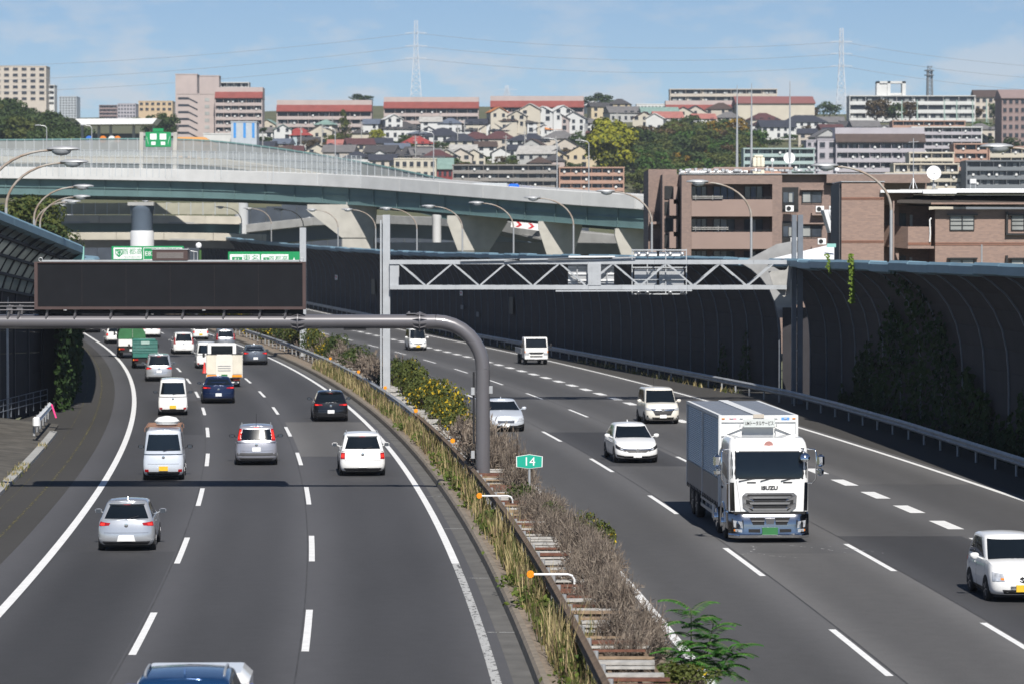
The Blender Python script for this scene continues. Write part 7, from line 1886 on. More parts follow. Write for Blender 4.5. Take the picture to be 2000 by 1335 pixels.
for y in frange(-3.02, 2.0, .5):
    sag = .04 * math.sin(y * 5); rows.append([(1.14 * math.cos(a) ** (1 if 0 else 1), y, 1.6 + (1.25 + sag) * max(0, math.sin(a)) ** .72) for a in [math.pi * i / 12 for i in range(13)]])
mb.grid(rows); mb.add(rows[0], [tuple(range(13))]); mb.build('tarpaulin', m_tarp, t, 40)
part('tarp_rope', m_slatw, t, lambda m: m.tube([(.05, -3.05, 1.7), (.05, -3.05, 2.82), (.05, -2, 2.9), (.05, 1.8, 2.9)], .015, 5))
part('chassis', m_black, t, lambda m: m.box(-1.0, 1.0, -2.9, 3.5, .5, .98)); rear_lights(t, 2.2, -2.95, .72)
cab_simple(t, 2.1, 2.1, 3.8, .8, 2.6, p_white); add_wheels(t, [(sx * .9, y) for sx in (-1, 1) for y in (-1.8, 3.0)], .42, .34)
part('number_plate', m_whitepl, t, lambda m: m.box(-.2, .2, -3.0, -2.96, .6, .78))
X, Y = place(283, 719, 2.0)
t = truck_at('flatbed_truck', 'green flatbed truck with mesh tailgate ahead of the silver people carrier', 'truck', X, Y, slope(Y), True, GL)
m_gt = mat('green truck paint', (.030, .155, .125), .45, 0, .12, 3, coat=.3)
part('bed', m_gt, t, lambda m: m.bbox(-.95, .95, -2.6, 1.0, .85, 1.2, .03)); 
mg = part('mesh_gate', mat('green gate panel', (.055, .165, .145), .7, 0, .3, 8), t, lambda m: m.box(-.93, .93, -2.62, -2.58, 1.2, 2.12))
for k in range(12): part('mesh_bar', m_gt, mg, lambda m: m.box(-.93 + k * .165, -.91 + k * .165, -2.65, -2.621, 1.2, 2.12))
for z in (1.35, 1.6, 1.85, 2.1): part('mesh_bar', m_gt, mg, lambda m: m.box(-.93, .93, -2.66, -2.651, z, z + .03))
part('notice', mat('pale notice', (.35, .48, .44), .6), t, lambda m: m.box(-.32, .32, -2.68, -2.662, 1.86, 2.08))
part('chassis', m_black, t, lambda m: m.box(-.8, .8, -2.5, 2.6, .4, .84)); rear_lights(t, 1.9, -2.55, .62)
part('number_plate', m_whitepl, t, lambda m: m.box(.3, .6, -2.6, -2.56, .55, .74))
cab_simple(t, 1.8, 1.1, 2.7, .6, 2.15, m_gt); add_wheels(t, [(sx * .78, y) for sx in (-1, 1) for y in (-1.5, 2.0)], .36, .26)
X, Y = place(437, 755, 2.4)
t = truck_at('works_truck', 'white works truck with tall cream tailgate and orange striped corners', 'truck', X, Y, slope(Y), True, GL)
part('bed', p_cream, t, lambda m: m.bbox(-1.1, 1.1, -2.9, 1.4, .95, 1.1, .02)); 
tg = part('tailgate', p_cream, t, lambda m: m.bbox(-1.2, 1.2, -3.05, -2.95, .62, 2.15, .03))
for sx in (-1, 1):
    part('gate_panel', mat('cream gate panel', (.66, .62, .52), .5), tg, lambda m: m.bbox(min(sx * .55, sx * 1.15), max(sx * .55, sx * 1.15), -3.09, -3.051, .85, 2.12, .02)); part('stripe_plate', m_orange, tg, lambda m: m.box(min(sx * .5, sx * 1.15), max(sx * .5, sx * 1.15), -3.10, -3.06, .68, .82)); part('gate_cap', m_dark, tg, lambda m: m.box(min(sx * .5, sx * 1.18), max(sx * .5, sx * 1.18), -3.1, -2.9, 2.16, 2.2))
for z in (1.1, 1.25, 1.4): part('gate_step', m_galv, tg, lambda m: m.box(-.42, .42, -3.08, -3.052, z, z + .04))
part('number_plate', m_plateG, t, lambda m: m.box(-.2, .2, -3.10, -3.06, .70, .86))
for sx in (-1, 1): part('side_board', p_cream, t, lambda m: m.bbox(min(sx * 1.06, sx * 1.12), max(sx * 1.06, sx * 1.12), -2.94, 1.4, 1.1, 1.5, .01))
part('chassis', m_black, t, lambda m: m.box(-.9, .9, -2.8, 3.0, .4, .94)); rear_lights(t, 2.1, -2.85, .45); part('rear_bumper', m_whitepl, t, lambda m: m.box(-.95, .95, -2.92, -2.86, .28, .36))
cab_simple(t, 1.9, 1.5, 3.2, .7, 2.75, p_white); add_wheels(t, [(sx * .9, y) for sx in (-1, 1) for y in (-1.7, 2.5)], .40, .3)
tc_ = thing('traffic_cone', 'red traffic cone hung on the left corner of the white works truck', 'traffic cone', t.matrix_basis @ Vector((-1.3, -2.9, .95)), 0)
part('cone', mat('cone red', (.65, .05, .04), .5), tc_, lambda m: m.lathe([(.16, 0), (.12, .1), (.04, .7), (.01, .72)], 12), 40); part('foot', m_dark, tc_, lambda m: m.bbox(-.19, .19, -.19, .19, -.04, 0, .01))
# small white flatbed coming on
X, Y = place(1047, 712, 2.2)
t = truck_at('flatbed_truck', 'small white cab over flatbed truck in the outer lane', 'truck', X, Y, slope(Y), False, GR)
c = cab_simple(t, 1.85, .9, 2.35, .55, 2.15, p_white); add_wheels(t, [(sx * .80, y) for sx in (-1, 1) for y in (-1.2, 1.7)], .36, .24)
part('chassis', m_black, t, lambda m: m.box(-.8, .8, -2.3, 2.2, .35, .8)); part('bed', p_white, t, lambda m: m.box(-.95, .95, -2.4, .75, .82, .9))
for sx in (-1, 1): part('side_board', m_galv, t, lambda m: m.bbox(min(sx * .93, sx * .98), max(sx * .93, sx * .98), -2.4, .75, .9, 1.28, .01)); part('headlight', m_lens, t, lambda m: m.bbox(min(sx * .58, sx * .90), max(sx * .58, sx * .90), 2.33, 2.39, .78, .95, .02)); part('indicator', m_amber, t, lambda m: m.bbox(min(sx * .86, sx * .925), max(sx * .86, sx * .925), 2.30, 2.385, .96, 1.1, .01))
part('grille', m_dark, t, lambda m: m.prism([(-.45, .86), (.45, .86), (.62, 1.0), (-.62, 1.0)], 2.36, 2.395)); part('bumper_slot', m_dark, t, lambda m: m.box(-.5, .5, 2.355, 2.375, .62, .72)); part('bumper', p_white, t, lambda m: m.bbox(-.92, .92, 2.2, 2.4, .42, .60, .05)); part('number_plate', m_whitepl, t, lambda m: m.box(-.17, .17, 2.4, 2.43, .46, .60))
# recovery lorry carrying a blue car, cut by the bottom edge
t = truck_at('recovery_lorry', 'white recovery lorry with blue cab stripe at the bottom edge carrying a blue car', 'truck', -5.15, 46.0, slope(46), True, GL)
part('bed', m_galv, t, lambda m: m.bbox(-1.05, 1.05, -3.2, 3.0, .82, .98, .03)); part('chassis', m_black, t, lambda m: m.box(-.8, .8, -3, 4.6, .4, .8))
rc = part('cab', p_white, t, lambda m: m.bbox(-.78, 1.02, 3.4, 5.0, .7, 2.13, .14), 40)
part('cab_stripe', mat('blue stripe paint', (.03, .04, .28), .35, 0, .04, 2, coat=.4), t, lambda m: m.bbox(-1.08, 1.12, 3.32, 4.2, 1.58, 1.88, .06), 40); part('stripe_window', m_whitepl, t, lambda m: m.box(.55, .95, 3.30, 3.319, 1.66, 1.80))
for sx in (-1.06, 1.10): part('corner_cap', m_dark, t, lambda m: m.bbox(sx - .09, sx + .09, 3.34, 3.6, 1.66, 1.90, .05), 40)
add_wheels(t, [(sx * .88, y) for sx in (-1, 1) for y in (-1.9, 4.2)], .40, .28)
V('suv_car', 'deep blue car with roof rails riding on the recovery lorry at the bottom edge', 'car', 'suv', 356, 1538, p_blue, True, GL, ('rails', 'fin'), 'wide', scale=.98, zc=.98, mirror=m_black)

# ---------------------------------------------------------------- vegetation
def leafq(mb, p, n, size, rr, mi=0, asp=1.6):
    """one leaf: a slightly folded pair of triangles"""
    a = n.orthogonal().normalized(); a.rotate(Matrix.Rotation(rr.uniform(0, 6.28), 3, n)); b = n.cross(a)
    L = size * .5 * asp; w = size * .5
    mb.add([p - a * L, p + b * w + n * size * .12, p + a * L, p - b * w + n * size * .12], ((0, 1, 2, 3),), mi)
def rdir(rr):
    while True:
        v = Vector((rr.uniform(-1, 1), rr.uniform(-1, 1), rr.uniform(-1, 1)))
        if .05 < v.length < 1: return v.normalized()
def crown_mesh(name, n, r, hgt, leaf, mats, seed, blobs=11, mix=0.0, shape='round'):
    rr = random.Random(seed); mb = MB(); bl = []
    for i in range(blobs):
        d = rdir(rr); k = rr.uniform(.35, .78)
        c = Vector((d.x * r * k, d.y * r * k, hgt * .5 + d.z * hgt * .5 * k))
        if shape == 'cone':
            z = rr.uniform(.05, .95); w = r * (1 - z) * .75; c = Vector((rr.uniform(-w, w), rr.uniform(-w, w), z * hgt))
            bl.append((c, r * (.20 + .32 * (1 - z))))
        else: bl.append((c, r * rr.uniform(.30, .50)))
    for i in range(n):
        c, br = bl[rr.randrange(len(bl))]; d = rdir(rr)
        if d.z < -.3 and rr.random() < .6: d.z = -d.z
        p = c + Vector((d.x, d.y, d.z * .8)) * br * rr.uniform(.62, 1.04)
        nn = (d + rdir(rr) * .9 + Vector((0, 0, .35))).normalized()
        leafq(mb, p, nn, leaf * rr.uniform(.6, 1.25), rr, 1 if rr.random() < mix else 0)
    return mb.mesh(name, mats)
L_DG = leafmat('leaf dark green', (.030, .055, .015), (.070, .105, .028)); L_OL = leafmat('leaf olive', (.060, .080, .018), (.125, .140, .034)); L_YG = leafmat('leaf yellow green', (.18, .20, .016), (.32, .31, .025)); L_RB = leafmat('leaf rusty', (.070, .048, .022), (.13, .095, .040)); L_OR = leafmat('leaf golden', (.19, .115, .012), (.30, .20, .025)); L_BG = leafmat('leaf fresh green', (.035, .085, .012), (.080, .150, .025)); L_IV = leafmat('ivy leaf', (.018, .040, .012), (.040, .075, .018)); L_FL = leafmat('yellow blossom', (.40, .27, .012), (.55, .40, .02), .15)
CROWNS = {}
for k, m in (('dark', L_DG), ('olive', L_OL), ('ginkgo', L_YG), ('rusty', L_RB), ('golden', L_OR), ('green', L_BG)):
    CROWNS[k] = [crown_mesh('crown', 620, 1.0, 1.75, .145, m, 40 + i * 7 + len(k), 12) for i in range(3)]
CROWNS['conifer'] = [crown_mesh('crown', 620, .75, 2.3, .14, L_DG, 77, 16, 0, 'cone')]
CROWNS['spire'] = [crown_mesh('crown', 620, .8, 2.4, .14, L_OL, 78, 16, 0, 'cone')]
mb = MB(); mb.tube([(0, 0, -.4), (.01, 0, .25), (.03, .01, .6), (.02, 0, 1.1)], [.07, .055, .04, .015], 7)
for a in range(5):
    c, s = math.cos(a * 1.3), math.sin(a * 1.3); mb.tube([(.02, 0, .35 + .08 * a), (c * .25, s * .25, .6 + .1 * a), (c * .5, s * .5, .8 + .1 * a)], [.03, .02, .008], 5)
TRUNK = mb.mesh('trunk', m_bark, 50)
CN = {'dark': 'dark green', 'olive': 'olive green', 'ginkgo': 'yellow green', 'rusty': 'rust brown', 'golden': 'golden', 'green': 'fresh green', 'conifer': 'dark conical', 'spire': 'olive conical'}
tr_rr = random.Random(99)
def tree(kind, x, Y, z, r, h, label, group, name='tree'):
    t = thing(name, label, 'tree', (x, Y, z), tr_rr.uniform(0, 6.28), group)
    me = tr_rr.choice(CROWNS[kind]); lift = h * .16
    inst(TRUNK, 'trunk', t, (0, 0, 0), (0, 0, 0), (h * .5, h * .5, h * .5))
    hh = 2.3 if kind in ('conifer', 'spire') else 1.75
    inst(me, 'crown', t, (0, 0, lift), (0, 0, 0), (r, r, (h - lift) / hh))
    return t
def tree_px(kind, px, yb, wpx, hpx, label, group=None, Y=None, name='tree'):
    Y = Y or y_of(px, yb); s = Y / F
    z = CH + (HY - yb) * s
    return tree(kind, (px - 1000) * s, Y, z, wpx * s / 2 * 1.05, hpx * s, label, group, name)
# wood on the left hill
lc = {}
for i, px in enumerate(sorted(tr_rr.uniform(-60, 168) for i in range(92))):
    Y = tr_rr.uniform(880, 1090); 
    k = tr_rr.choice(('dark', 'dark', 'dark', 'olive', 'olive', 'dark', 'rusty' if i % 7 == 0 else 'dark'))
    lc[k] = lc.get(k, -1) + 1; s = Y / F; hm = tr_rr.uniform(8.5, 12.5) * (1 if px < 125 else .85)
    tree(k, (px - 1000) * s, Y, tz(px, Y), tr_rr.uniform(4.2, 6.0) * (1 if px < 125 else .85), hm, '%s tree on the left hill, %s of its colour from left' % (CN[k], nth(lc[k])), 'trees in the left hill wood')
for i, px in enumerate(sorted(tr_rr.uniform(292, 343) for i in range(12))):
    yb = tr_rr.uniform(262, 292)
    tree_px('dark', px, yb, 34, tr_rr.uniform(40, 58), 'dark tree left of the big pink apartment house, %s from the left' % nth(i), 'trees left of the pink apartment house', 1090 - i * 4)
for i in range(9):
    tree_px('olive', 130 + i * 22, 243 + (i % 3) * 4, 30, 14, 'low olive tree on the skyline behind the toll gate, %s from the left' % nth(i), 'skyline trees behind the toll gate', 1750 + i * 10)
wc = {}
# wood right of the ginkgo
for px in sorted(tr_rr.uniform(1236, 1482) for i in range(118)):
    lo_ = 306 if px < 1300 else 280; i = int(px)
    yb = tr_rr.uniform(lo_, 394); k = tr_rr.choice(('dark', 'olive', 'green', 'olive', 'olive', 'dark', 'golden' if i % 5 == 0 else 'rusty'))
    wc[k] = wc.get(k, -1) + 1; tree_px(k, px, yb, tr_rr.uniform(46, 72), tr_rr.uniform(46, 66), '%s tree in the autumn wood, %s of its colour from left' % (CN[k], nth(wc[k])), 'trees in the mixed wood')
gk = thing('ginkgo_tree', 'big spreading yellow green tree in front of the hillside houses', 'tree', at(1190, 345, 935)); s = 935 / F
inst(crown_mesh('crown', 6200, 54 * s, 106 * s, 1.0, [L_YG, L_OL], 5, 34, .22), 'crown', gk, (0, 0, 10 * s)); inst(TRUNK, 'trunk', gk, (0, 0, 0), (0, 0, 0), (9, 9, 9))
for kind, px, yb, w_, h_, lab in (('spire', 672, 292, 44, 76, 'tall olive conical tree before the leftmost red roofed block'), ('olive', 655, 300, 50, 40, 'olive bushy tree at the foot of the conical tree'), ('ginkgo', 738, 292, 36, 46, 'yellow green tree left of the middle red roofed block'), ('dark', 742, 300, 34, 34, 'dark tree under the yellow green tree'), ('golden', 860, 268, 32, 36, 'golden autumn tree before the middle red roofed block'), ('rusty', 838, 274, 26, 30, 'rusty tree left of the golden autumn tree'), ('dark', 797, 296, 46, 34, 'dark tree before the dark roofed white house'), ('olive', 815, 290, 30, 22, 'small olive tree beside the dark tree'), ('golden', 718, 300, 22, 22, 'small golden bush between the olive trees'), ('conifer', 517, 296, 62, 46, 'dark layered pine beyond the ramp'), ('rusty', 606, 306, 44, 36, 'rusty leafless tree beside the pine'), ('golden', 628, 312, 34, 30, 'golden bush beside the pink red roof'), ('dark', 700, 207, 56, 24, 'dark round tree on the ridge behind the leftmost red roofed block'), ('dark', 1170, 214, 50, 34, 'dark tree on the ridge right of the red roofed blocks'), ('dark', 1150, 214, 34, 28, 'dark tree touching the end of the rightmost red roofed block'), ('dark', 1200, 216, 50, 22, 'low dark tree on the ridge above the teal roof'), ('dark', 1135, 312, 44, 60, 'dark tree left of the big yellow green tree'), ('olive', 1060, 318, 64, 30, 'olive hedge tree below the maroon roofs'), ('rusty', 1098, 316, 44, 26, 'rusty hedge tree left of the big yellow green tree'), ('olive', 1030, 320, 40, 22, 'olive shrub tree above the pale grey roof'), ('rusty', 1262, 282, 46, 40, 'rusty tree behind the big yellow green tree'), ('rusty', 1590, 234, 22, 26, 'small rusty tree beside the school hall'), ('dark', 1620, 236, 46, 40, 'dark tree between school hall and pylon'), ('ginkgo', 1676, 236, 30, 38, 'yellow green tree at the left end of the school'), ('rusty', 1712, 246, 66, 56, 'large rusty tree before the school'), ('dark', 1742, 246, 44, 48, 'dark tree right of the large rusty school tree'), ('rusty', 1775, 242, 48, 48, 'rusty tree before the middle of the school'), ('dark', 1826, 236, 18, 26, 'small dark tree before the school balconies'), ('dark', 1853, 238, 22, 34, 'dark rounded tree before the right end of the school'), ('rusty', 1906, 236, 28, 28, 'rusty tree at the right end of the school'), ('dark', 1940, 240, 30, 40, 'dark tree left of the mauve tower'), ('dark', 1975, 300, 44, 34, 'dark tree at the foot of the mauve tower'), ('green', 1540, 276, 40, 14, 'clipped green hedge left part below the navy hipped house'), ('green', 1585, 276, 50, 14, 'clipped green hedge right part below the navy hipped house'), ('rusty', 1572, 268, 28, 24, 'rusty tree before the navy hipped house'), ('green', 1925, 270, 60, 34, 'green bank bush below the school fence'), ('green', 1900, 292, 50, 34, 'lower green bank bush below the school fence'), ('rusty', 1600, 330, 60, 26, 'rusty tree behind the rooftop pipes'), ('dark', 1540, 328, 70, 34, 'dark trees behind the pale teal block'), ('conifer', 1130, 362, 26, 26, 'little dark conifer before the salmon apartments'), ('dark', 1098, 366, 20, 18, 'little dark bush between grey and salmon apartments'), ('dark', 1245, 372, 40, 40, 'dark tree at the right end of the salmon apartments')):
    tree_px(kind, px, yb, w_, h_, lab, None)
gc = {}
for px in sorted(tr_rr.uniform(505, 1240) for i in range(130)):     # garden greenery between the houses
    yb = tr_rr.uniform(262, 352); k = tr_rr.choice(('green', 'olive', 'olive', 'rusty', 'dark', 'dark'))
    gc[k] = gc.get(k, -1) + 1; tree_px(k, px, yb, tr_rr.uniform(20, 38), tr_rr.uniform(15, 30), 'small %s garden tree on the house hillside, %s such from left' % (CN[k], nth(gc[k])), 'garden trees among the hillside houses', name='garden_tree')
for i, px in enumerate(sorted(tr_rr.uniform(1490, 1990) for i in range(26))):
    yb = tr_rr.uniform(285, 330)
    tree_px(tr_rr.choice(('dark', 'olive')), px, yb, tr_rr.uniform(24, 42), tr_rr.uniform(18, 32), 'small garden tree among the right hand apartment blocks, %s from left' % nth(i), 'garden trees among the right hand blocks', name='garden_tree')
for i, px in enumerate(sorted(tr_rr.uniform(380, 900) for i in range(16))):     # scrub under the viaduct
    tree_px('olive' if i % 2 else 'rusty', px, 478 - (i % 4) * 6, 40, 26, 'scrub tree seen below the white viaduct, %s from the left' % nth(i), 'scrub below the viaduct', 590 + i * 3, 'scrub_tree')
# near tree behind the left barrier
t = thing('roadside_tree', 'leafy olive green tree behind the left noise barrier', 'tree', ((62 - 1000) / F * 300, 300, 0)); s = 300 / F
inst(crown_mesh('crown', 7000, 4.6, 9.0, .30, [L_OL, L_DG], 8, 30, .35), 'crown', t, (0, 0, 6.2)); inst(TRUNK, 'trunk', t, (0, 0, 0), (0, 0, 0), (8, 8, 8))
# ---- planting on the median
def twig_bush(n, r, h, wd, seed, mats):
    """leafless shrub: stems fork into branches, branches into crossing twigs"""
    rr = random.Random(seed); mb = MB()
    def twig(p, d, L, w, mi):
        m = p + d * L * .5 + rdir(rr) * L * .12; e = p + d * L + rdir(rr) * L * .18
        s = d.orthogonal().normalized(); s.rotate(Matrix.Rotation(rr.uniform(0, 6.28), 3, d)); s *= w
        mb.add([p - s, p + s, m + s * .7, m - s * .7, e], ((0, 1, 2, 3), (3, 2, 4)), mi); return e
    lob = [(rr.uniform(0, 6.28), rr.uniform(.7, 1.08)) for _ in range(5)]
    cnt = 0
    while cnt < n:
        a = rr.uniform(0, 6.283); k = rr.random() ** .6
        g = max((1 - .5 * abs(math.sin((a - la) / 2))) * lk for la, lk in lob)
        root = Vector((math.cos(a) * r * .35 * k, math.sin(a) * r * .35 * k, 0))
        tip = Vector((math.cos(a) * r * k * g, math.sin(a) * r * k * g, h * g * (1 - .45 * k * k) * rr.uniform(.7, 1.0)))
        mid = (root + tip) * .5 + Vector((rr.uniform(-.08, .08) * r, rr.uniform(-.08, .08) * r, h * .08))
        mb.tube([root, mid, tip], [.02 * r, .013 * r, .006 * r], 4, False, 2)
        for j in range(11):
            f = .25 + .75 * j / 10; p = root.lerp(mid, f * 2) if f < .5 else mid.lerp(tip, f * 2 - 1)
            d = (rdir(rr) + Vector((math.cos(a) * .4, math.sin(a) * .4, .75))).normalized()
            e = twig(p, d, rr.uniform(.14, .34) * h, wd * 1.3, rr.choice((0, 0, 2)))
            for q in range(3):
                d2 = (d + rdir(rr) * .8 + Vector((0, 0, .25))).normalized(); twig(p.lerp(e, rr.uniform(.3, 1)), d2, rr.uniform(.08, .2) * h, wd, rr.choice((0, 1, 1, 0, 2)))
            cnt += 4
    return mb.mesh('twigs', mats)
m_tw1 = mat('dead twig grey brown', (.150, .118, .092), .9, 0, .3, 2); m_tw2 = mat('dead twig pale', (.235, .195, .155), .9, 0, .25, 3); m_tw3 = mat('dead twig dark', (.085, .066, .055), .9, 0, .3, 3)
TWN = [twig_bush(2300, 1.0, 1.0, .0085, 60 + i, [m_tw1, m_tw2, m_tw3]) for i in range(4)]; TWF = [twig_bush(1100, 1.0, 1.0, .02, 70 + i, [m_tw1, m_tw2, m_tw3]) for i in range(3)]
GRM = [crown_mesh('foliage', 1500, .95, 1.0, .075, [L_OL, L_FL], 81 + i, 14, mx) for i, mx in enumerate((.20, .08, .03))]
GRD = [crown_mesh('foliage', 1300, .95, 1.0, .075, [L_DG, L_OL], 91 + i, 14, .4) for i in range(2)]
mrr = random.Random(31)
SHN = {}
def shrub(kind, Y, off, r, h, label, group):
    if group: SHN[label] = SHN.get(label, -1) + 1; label = label + ', %s from the camera' % nth(SHN[label])
    x = LX('rail', Y) + off; t = thing('median_shrub', label, 'shrub', (x, Y, .26), mrr.uniform(0, 6.28), group)
    if kind == 'dead': inst(mrr.choice(TWN if Y < 118 else TWF), 'twigs', t, (0, 0, 0), (0, 0, 0), (r, r, h))
    else:
        inst(TWF[0], 'twigs', t, (0, 0, 0), (0, 0, 0), (r * .8, r * .8, h * .8))
        me = {'bloom': GRM[0], 'fewbloom': GRM[1], 'green': GRM[2], 'darkg': mrr.choice(GRD)}[kind]
        inst(me, 'foliage', t, (0, 0, h * .08), (0, 0, 0), (r, r, h * .92))
    return t
Y = 62.0; i = 0
while Y < 103:
    if not (66.8 < Y < 68.6):
        near = Y < 80
        shrub('dead', Y, 1.05 + mrr.uniform(-.2, .45), mrr.uniform(.65, 1.0), mrr.uniform(1.0, 1.65) * (.8 if Y > 98 else 1), 'leafless grey brown shrub of the near median hedge', 'dead shrubs of the near median')
    Y += mrr.uniform(.95, 1.35)
for Yb, off, r, h, k in ((93.5, 1.3, .8, .95, 'darkg'), (99, .95, .7, 1.15, 'darkg'), (87.5, 2.15, .8, 1.25, 'fewbloom'), (59.5, 1.7, .9, .7, 'green')):
    shrub(k, Yb, off, r, h, 'low green shrub among the dead hedge of the near median', 'green shrubs of the near median')
shrub('dead', 107.5, 1.35, .85, 2.35, 'tall rounded dead shrub just right of the pipe gantry foot', None)
shrub('dead', 105.4, 1.2, .8, 1.6, 'dead shrub between the gantry foot and the kilometre sign', None)
for Yb in (114, 117, 120, 123.5, 127, 130.5, 134): shrub('dead', Yb, 1.05 + mrr.uniform(-.2, .4), mrr.uniform(1.0, 1.3), mrr.uniform(1.7, 2.3), 'grey brown dead shrub left of the pipe gantry column', 'dead shrubs left of the gantry column')
for j, (Yb, off, r, h, k) in enumerate(((138, 1.2, 1.1, 1.5, 'fewbloom'), (142, 1.3, 1.2, 1.8, 'bloom'), (147, 1.2, 1.2, 1.8, 'green'), (151, 1.5, 1.3, 2.1, 'bloom'), (156, 1.3, 1.3, 2.2, 'bloom'), (160, 1.2, 1.3, 1.8, 'fewbloom'), (165, 1.6, 1.5, 1.9, 'green'), (170, 1.5, 1.4, 2.1, 'green'), (174.5, 1.5, 1.3, 2.6, 'green'))):
    shrub(k, Yb, off, r, h, 'bushy shrub with yellow blossom right of the truss post', 'blossoming shrubs by the truss post')
for j, (Yb, k) in enumerate(((183, 'darkg'), (187, 'dead'), (191, 'dead'), (196, 'dead'), (202, 'dead'), (206, 'dead'), (211, 'darkg'), (216, 'dead'), (221, 'dead'), (226, 'dead'), (231, 'darkg'), (236, 'bloom'), (241, 'dead'), (246, 'fewbloom'), (251, 'darkg'), (256, 'dead'), (262, 'bloom'), (268, 'fewbloom'), (275, 'darkg'), (283, 'bloom'), (291, 'fewbloom'), (300, 'green'), (309, 'bloom'), (319, 'green'), (330, 'bloom'), (342, 'green'), (355, 'bloom'), (370, 'green'), (386, 'bloom'), (402, 'green'))):
    shrub(k, Yb, 1.25, 1.4 if Yb < 260 else 1.9, mrr.uniform(1.7, 2.4), {'dead': 'brown dead shrub', 'bloom': 'yellow blossoming shrub', 'fewbloom': 'green shrub with few blossoms', 'green': 'green shrub', 'darkg': 'dark green shrub'}[k] + ' on the median beyond the truss post', 'shrubs on the far median')
# weeds and dry grass between kerb and rail
gs = MB(); grr = random.Random(8)
def blade(x, Y, z, h, w, lean, mi):
    a = grr.uniform(0, 6.28); dx, dy = math.cos(a), math.sin(a); s = (-dy * w, dx * w)
    m = (x + dx * lean * .4, Y + dy * lean * .4, z + h * .6); tp_ = (x + dx * lean, Y + dy * lean, z + h)
    gs.add([(x - s[0], Y - s[1], z), (x + s[0], Y + s[1], z), (m[0] + s[0] * .7, m[1] + s[1] * .7, m[2]), (m[0] - s[0] * .7, m[1] - s[1] * .7, m[2]), tp_], ((0, 1, 2, 3), (3, 2, 4)), mi)
for i in range(30000):
    u = grr.random(); Y = 55 + 175 * u ** 1.35
    nz = mnoise.noise(Vector((Y * .35, 3.1, 0))); n2 = mnoise.noise(Vector((Y * .16, 9.1, 0)))
    if nz + .38 < grr.random() * .55: continue
    x = LX('kerb', Y) + .30 + abs(grr.gauss(0, 1)) * .08 + grr.random() ** .7 * .85
    tall = grr.random() < .3
    h = grr.uniform(.45, .95) * (1 + n2 * .6) if tall else grr.uniform(.15, .45)
    mi = grr.choices((0, 1, 2), ((1.2 + n2 * 1.5) if n2 > -.7 else .2, 1.0 - n2, .45))[0]
    blade(x, Y, .25, h, .012 + Y * .00009, h * grr.uniform(.1, .5), mi)
G_ST = leafmat('straw grass', (.33, .26, .12), (.46, .38, .20), .3, 1.5); G_GR = leafmat('weed green', (.075, .095, .022), (.14, .15, .045), .3, 1.2); G_BR = leafmat('weed brown', (.13, .085, .05), (.20, .14, .09), .2, 1.5)
go = gs.build('weeds', [G_ST, G_GR, G_BR]); tag(go, 'dry grass and weeds along the median kerb', 'weeds', None, 'stuff')
wl_ = MB()
for i in range(46):
    Y = 56 + 120 * grr.random() ** 1.3; x = LX('kerb', Y) + grr.uniform(.3, 1.0); hgt = grr.uniform(.2, .55)
    for k in range(int(60 * (1 if Y < 100 else .6))):
        leafq(wl_, Vector((x + grr.gauss(0, .18), Y + grr.gauss(0, .35), .27 + hgt * grr.random())), (rdir(grr) + Vector((0, 0, .8))).normalized(), .08 + Y * .0003, grr, 0 if grr.random() < .8 else 1)
tag(wl_.build('leafy_weeds', [leafmat('weed leaf', (.06, .10, .018), (.13, .17, .03), .3, 2), L_OL]), 'low leafy green weeds scattered along the median kerb', 'weeds', None, 'stuff')
rg = MB()
for i in range(1500):
    Y = 190 + 180 * grr.random(); x = railR(Y) + grr.uniform(-.5, .6)
    if mnoise.noise(Vector((Y * .13, 1.5, 0))) < .02: continue
    h = grr.uniform(.15, .45); a = grr.uniform(0, 6.28); d = Vector((math.cos(a), math.sin(a), 0)) * .06; p = Vector((x, Y, zr(Y)))
    rg.add([p - d, p + d, p + Vector((d.y * 3, d.x * 3, h))], ((0, 1, 2),), 0 if grr.random() < .5 else 1)
tag(rg.build('verge_grass', [G_ST, G_GR]), 'tufts of yellowing grass at the foot of the far right barrier', 'grass', None, 'stuff')
lv = MB()
for i in range(1500):
    Y = grr.uniform(112, 140); x = LX('L0', Y, -3.55) + grr.gauss(0, .12) - .1
    if mnoise.noise(Vector((Y * .6, 7.5, 0))) < .15: continue
    h = grr.uniform(.06, .3); a = grr.uniform(0, 6.28); d = Vector((math.cos(a), math.sin(a), 0)) * .03; p = Vector((x, Y, .05)); lv.add([p - d, p + d, p + Vector((d.y * 3, d.x * 3, h))], ((0, 1, 2),), 0 if grr.random() < .6 else 1)
tag(lv.build('verge_grass', [G_ST, G_GR]), 'dry tufts in the joints of the left concrete slope', 'grass', None, 'stuff')
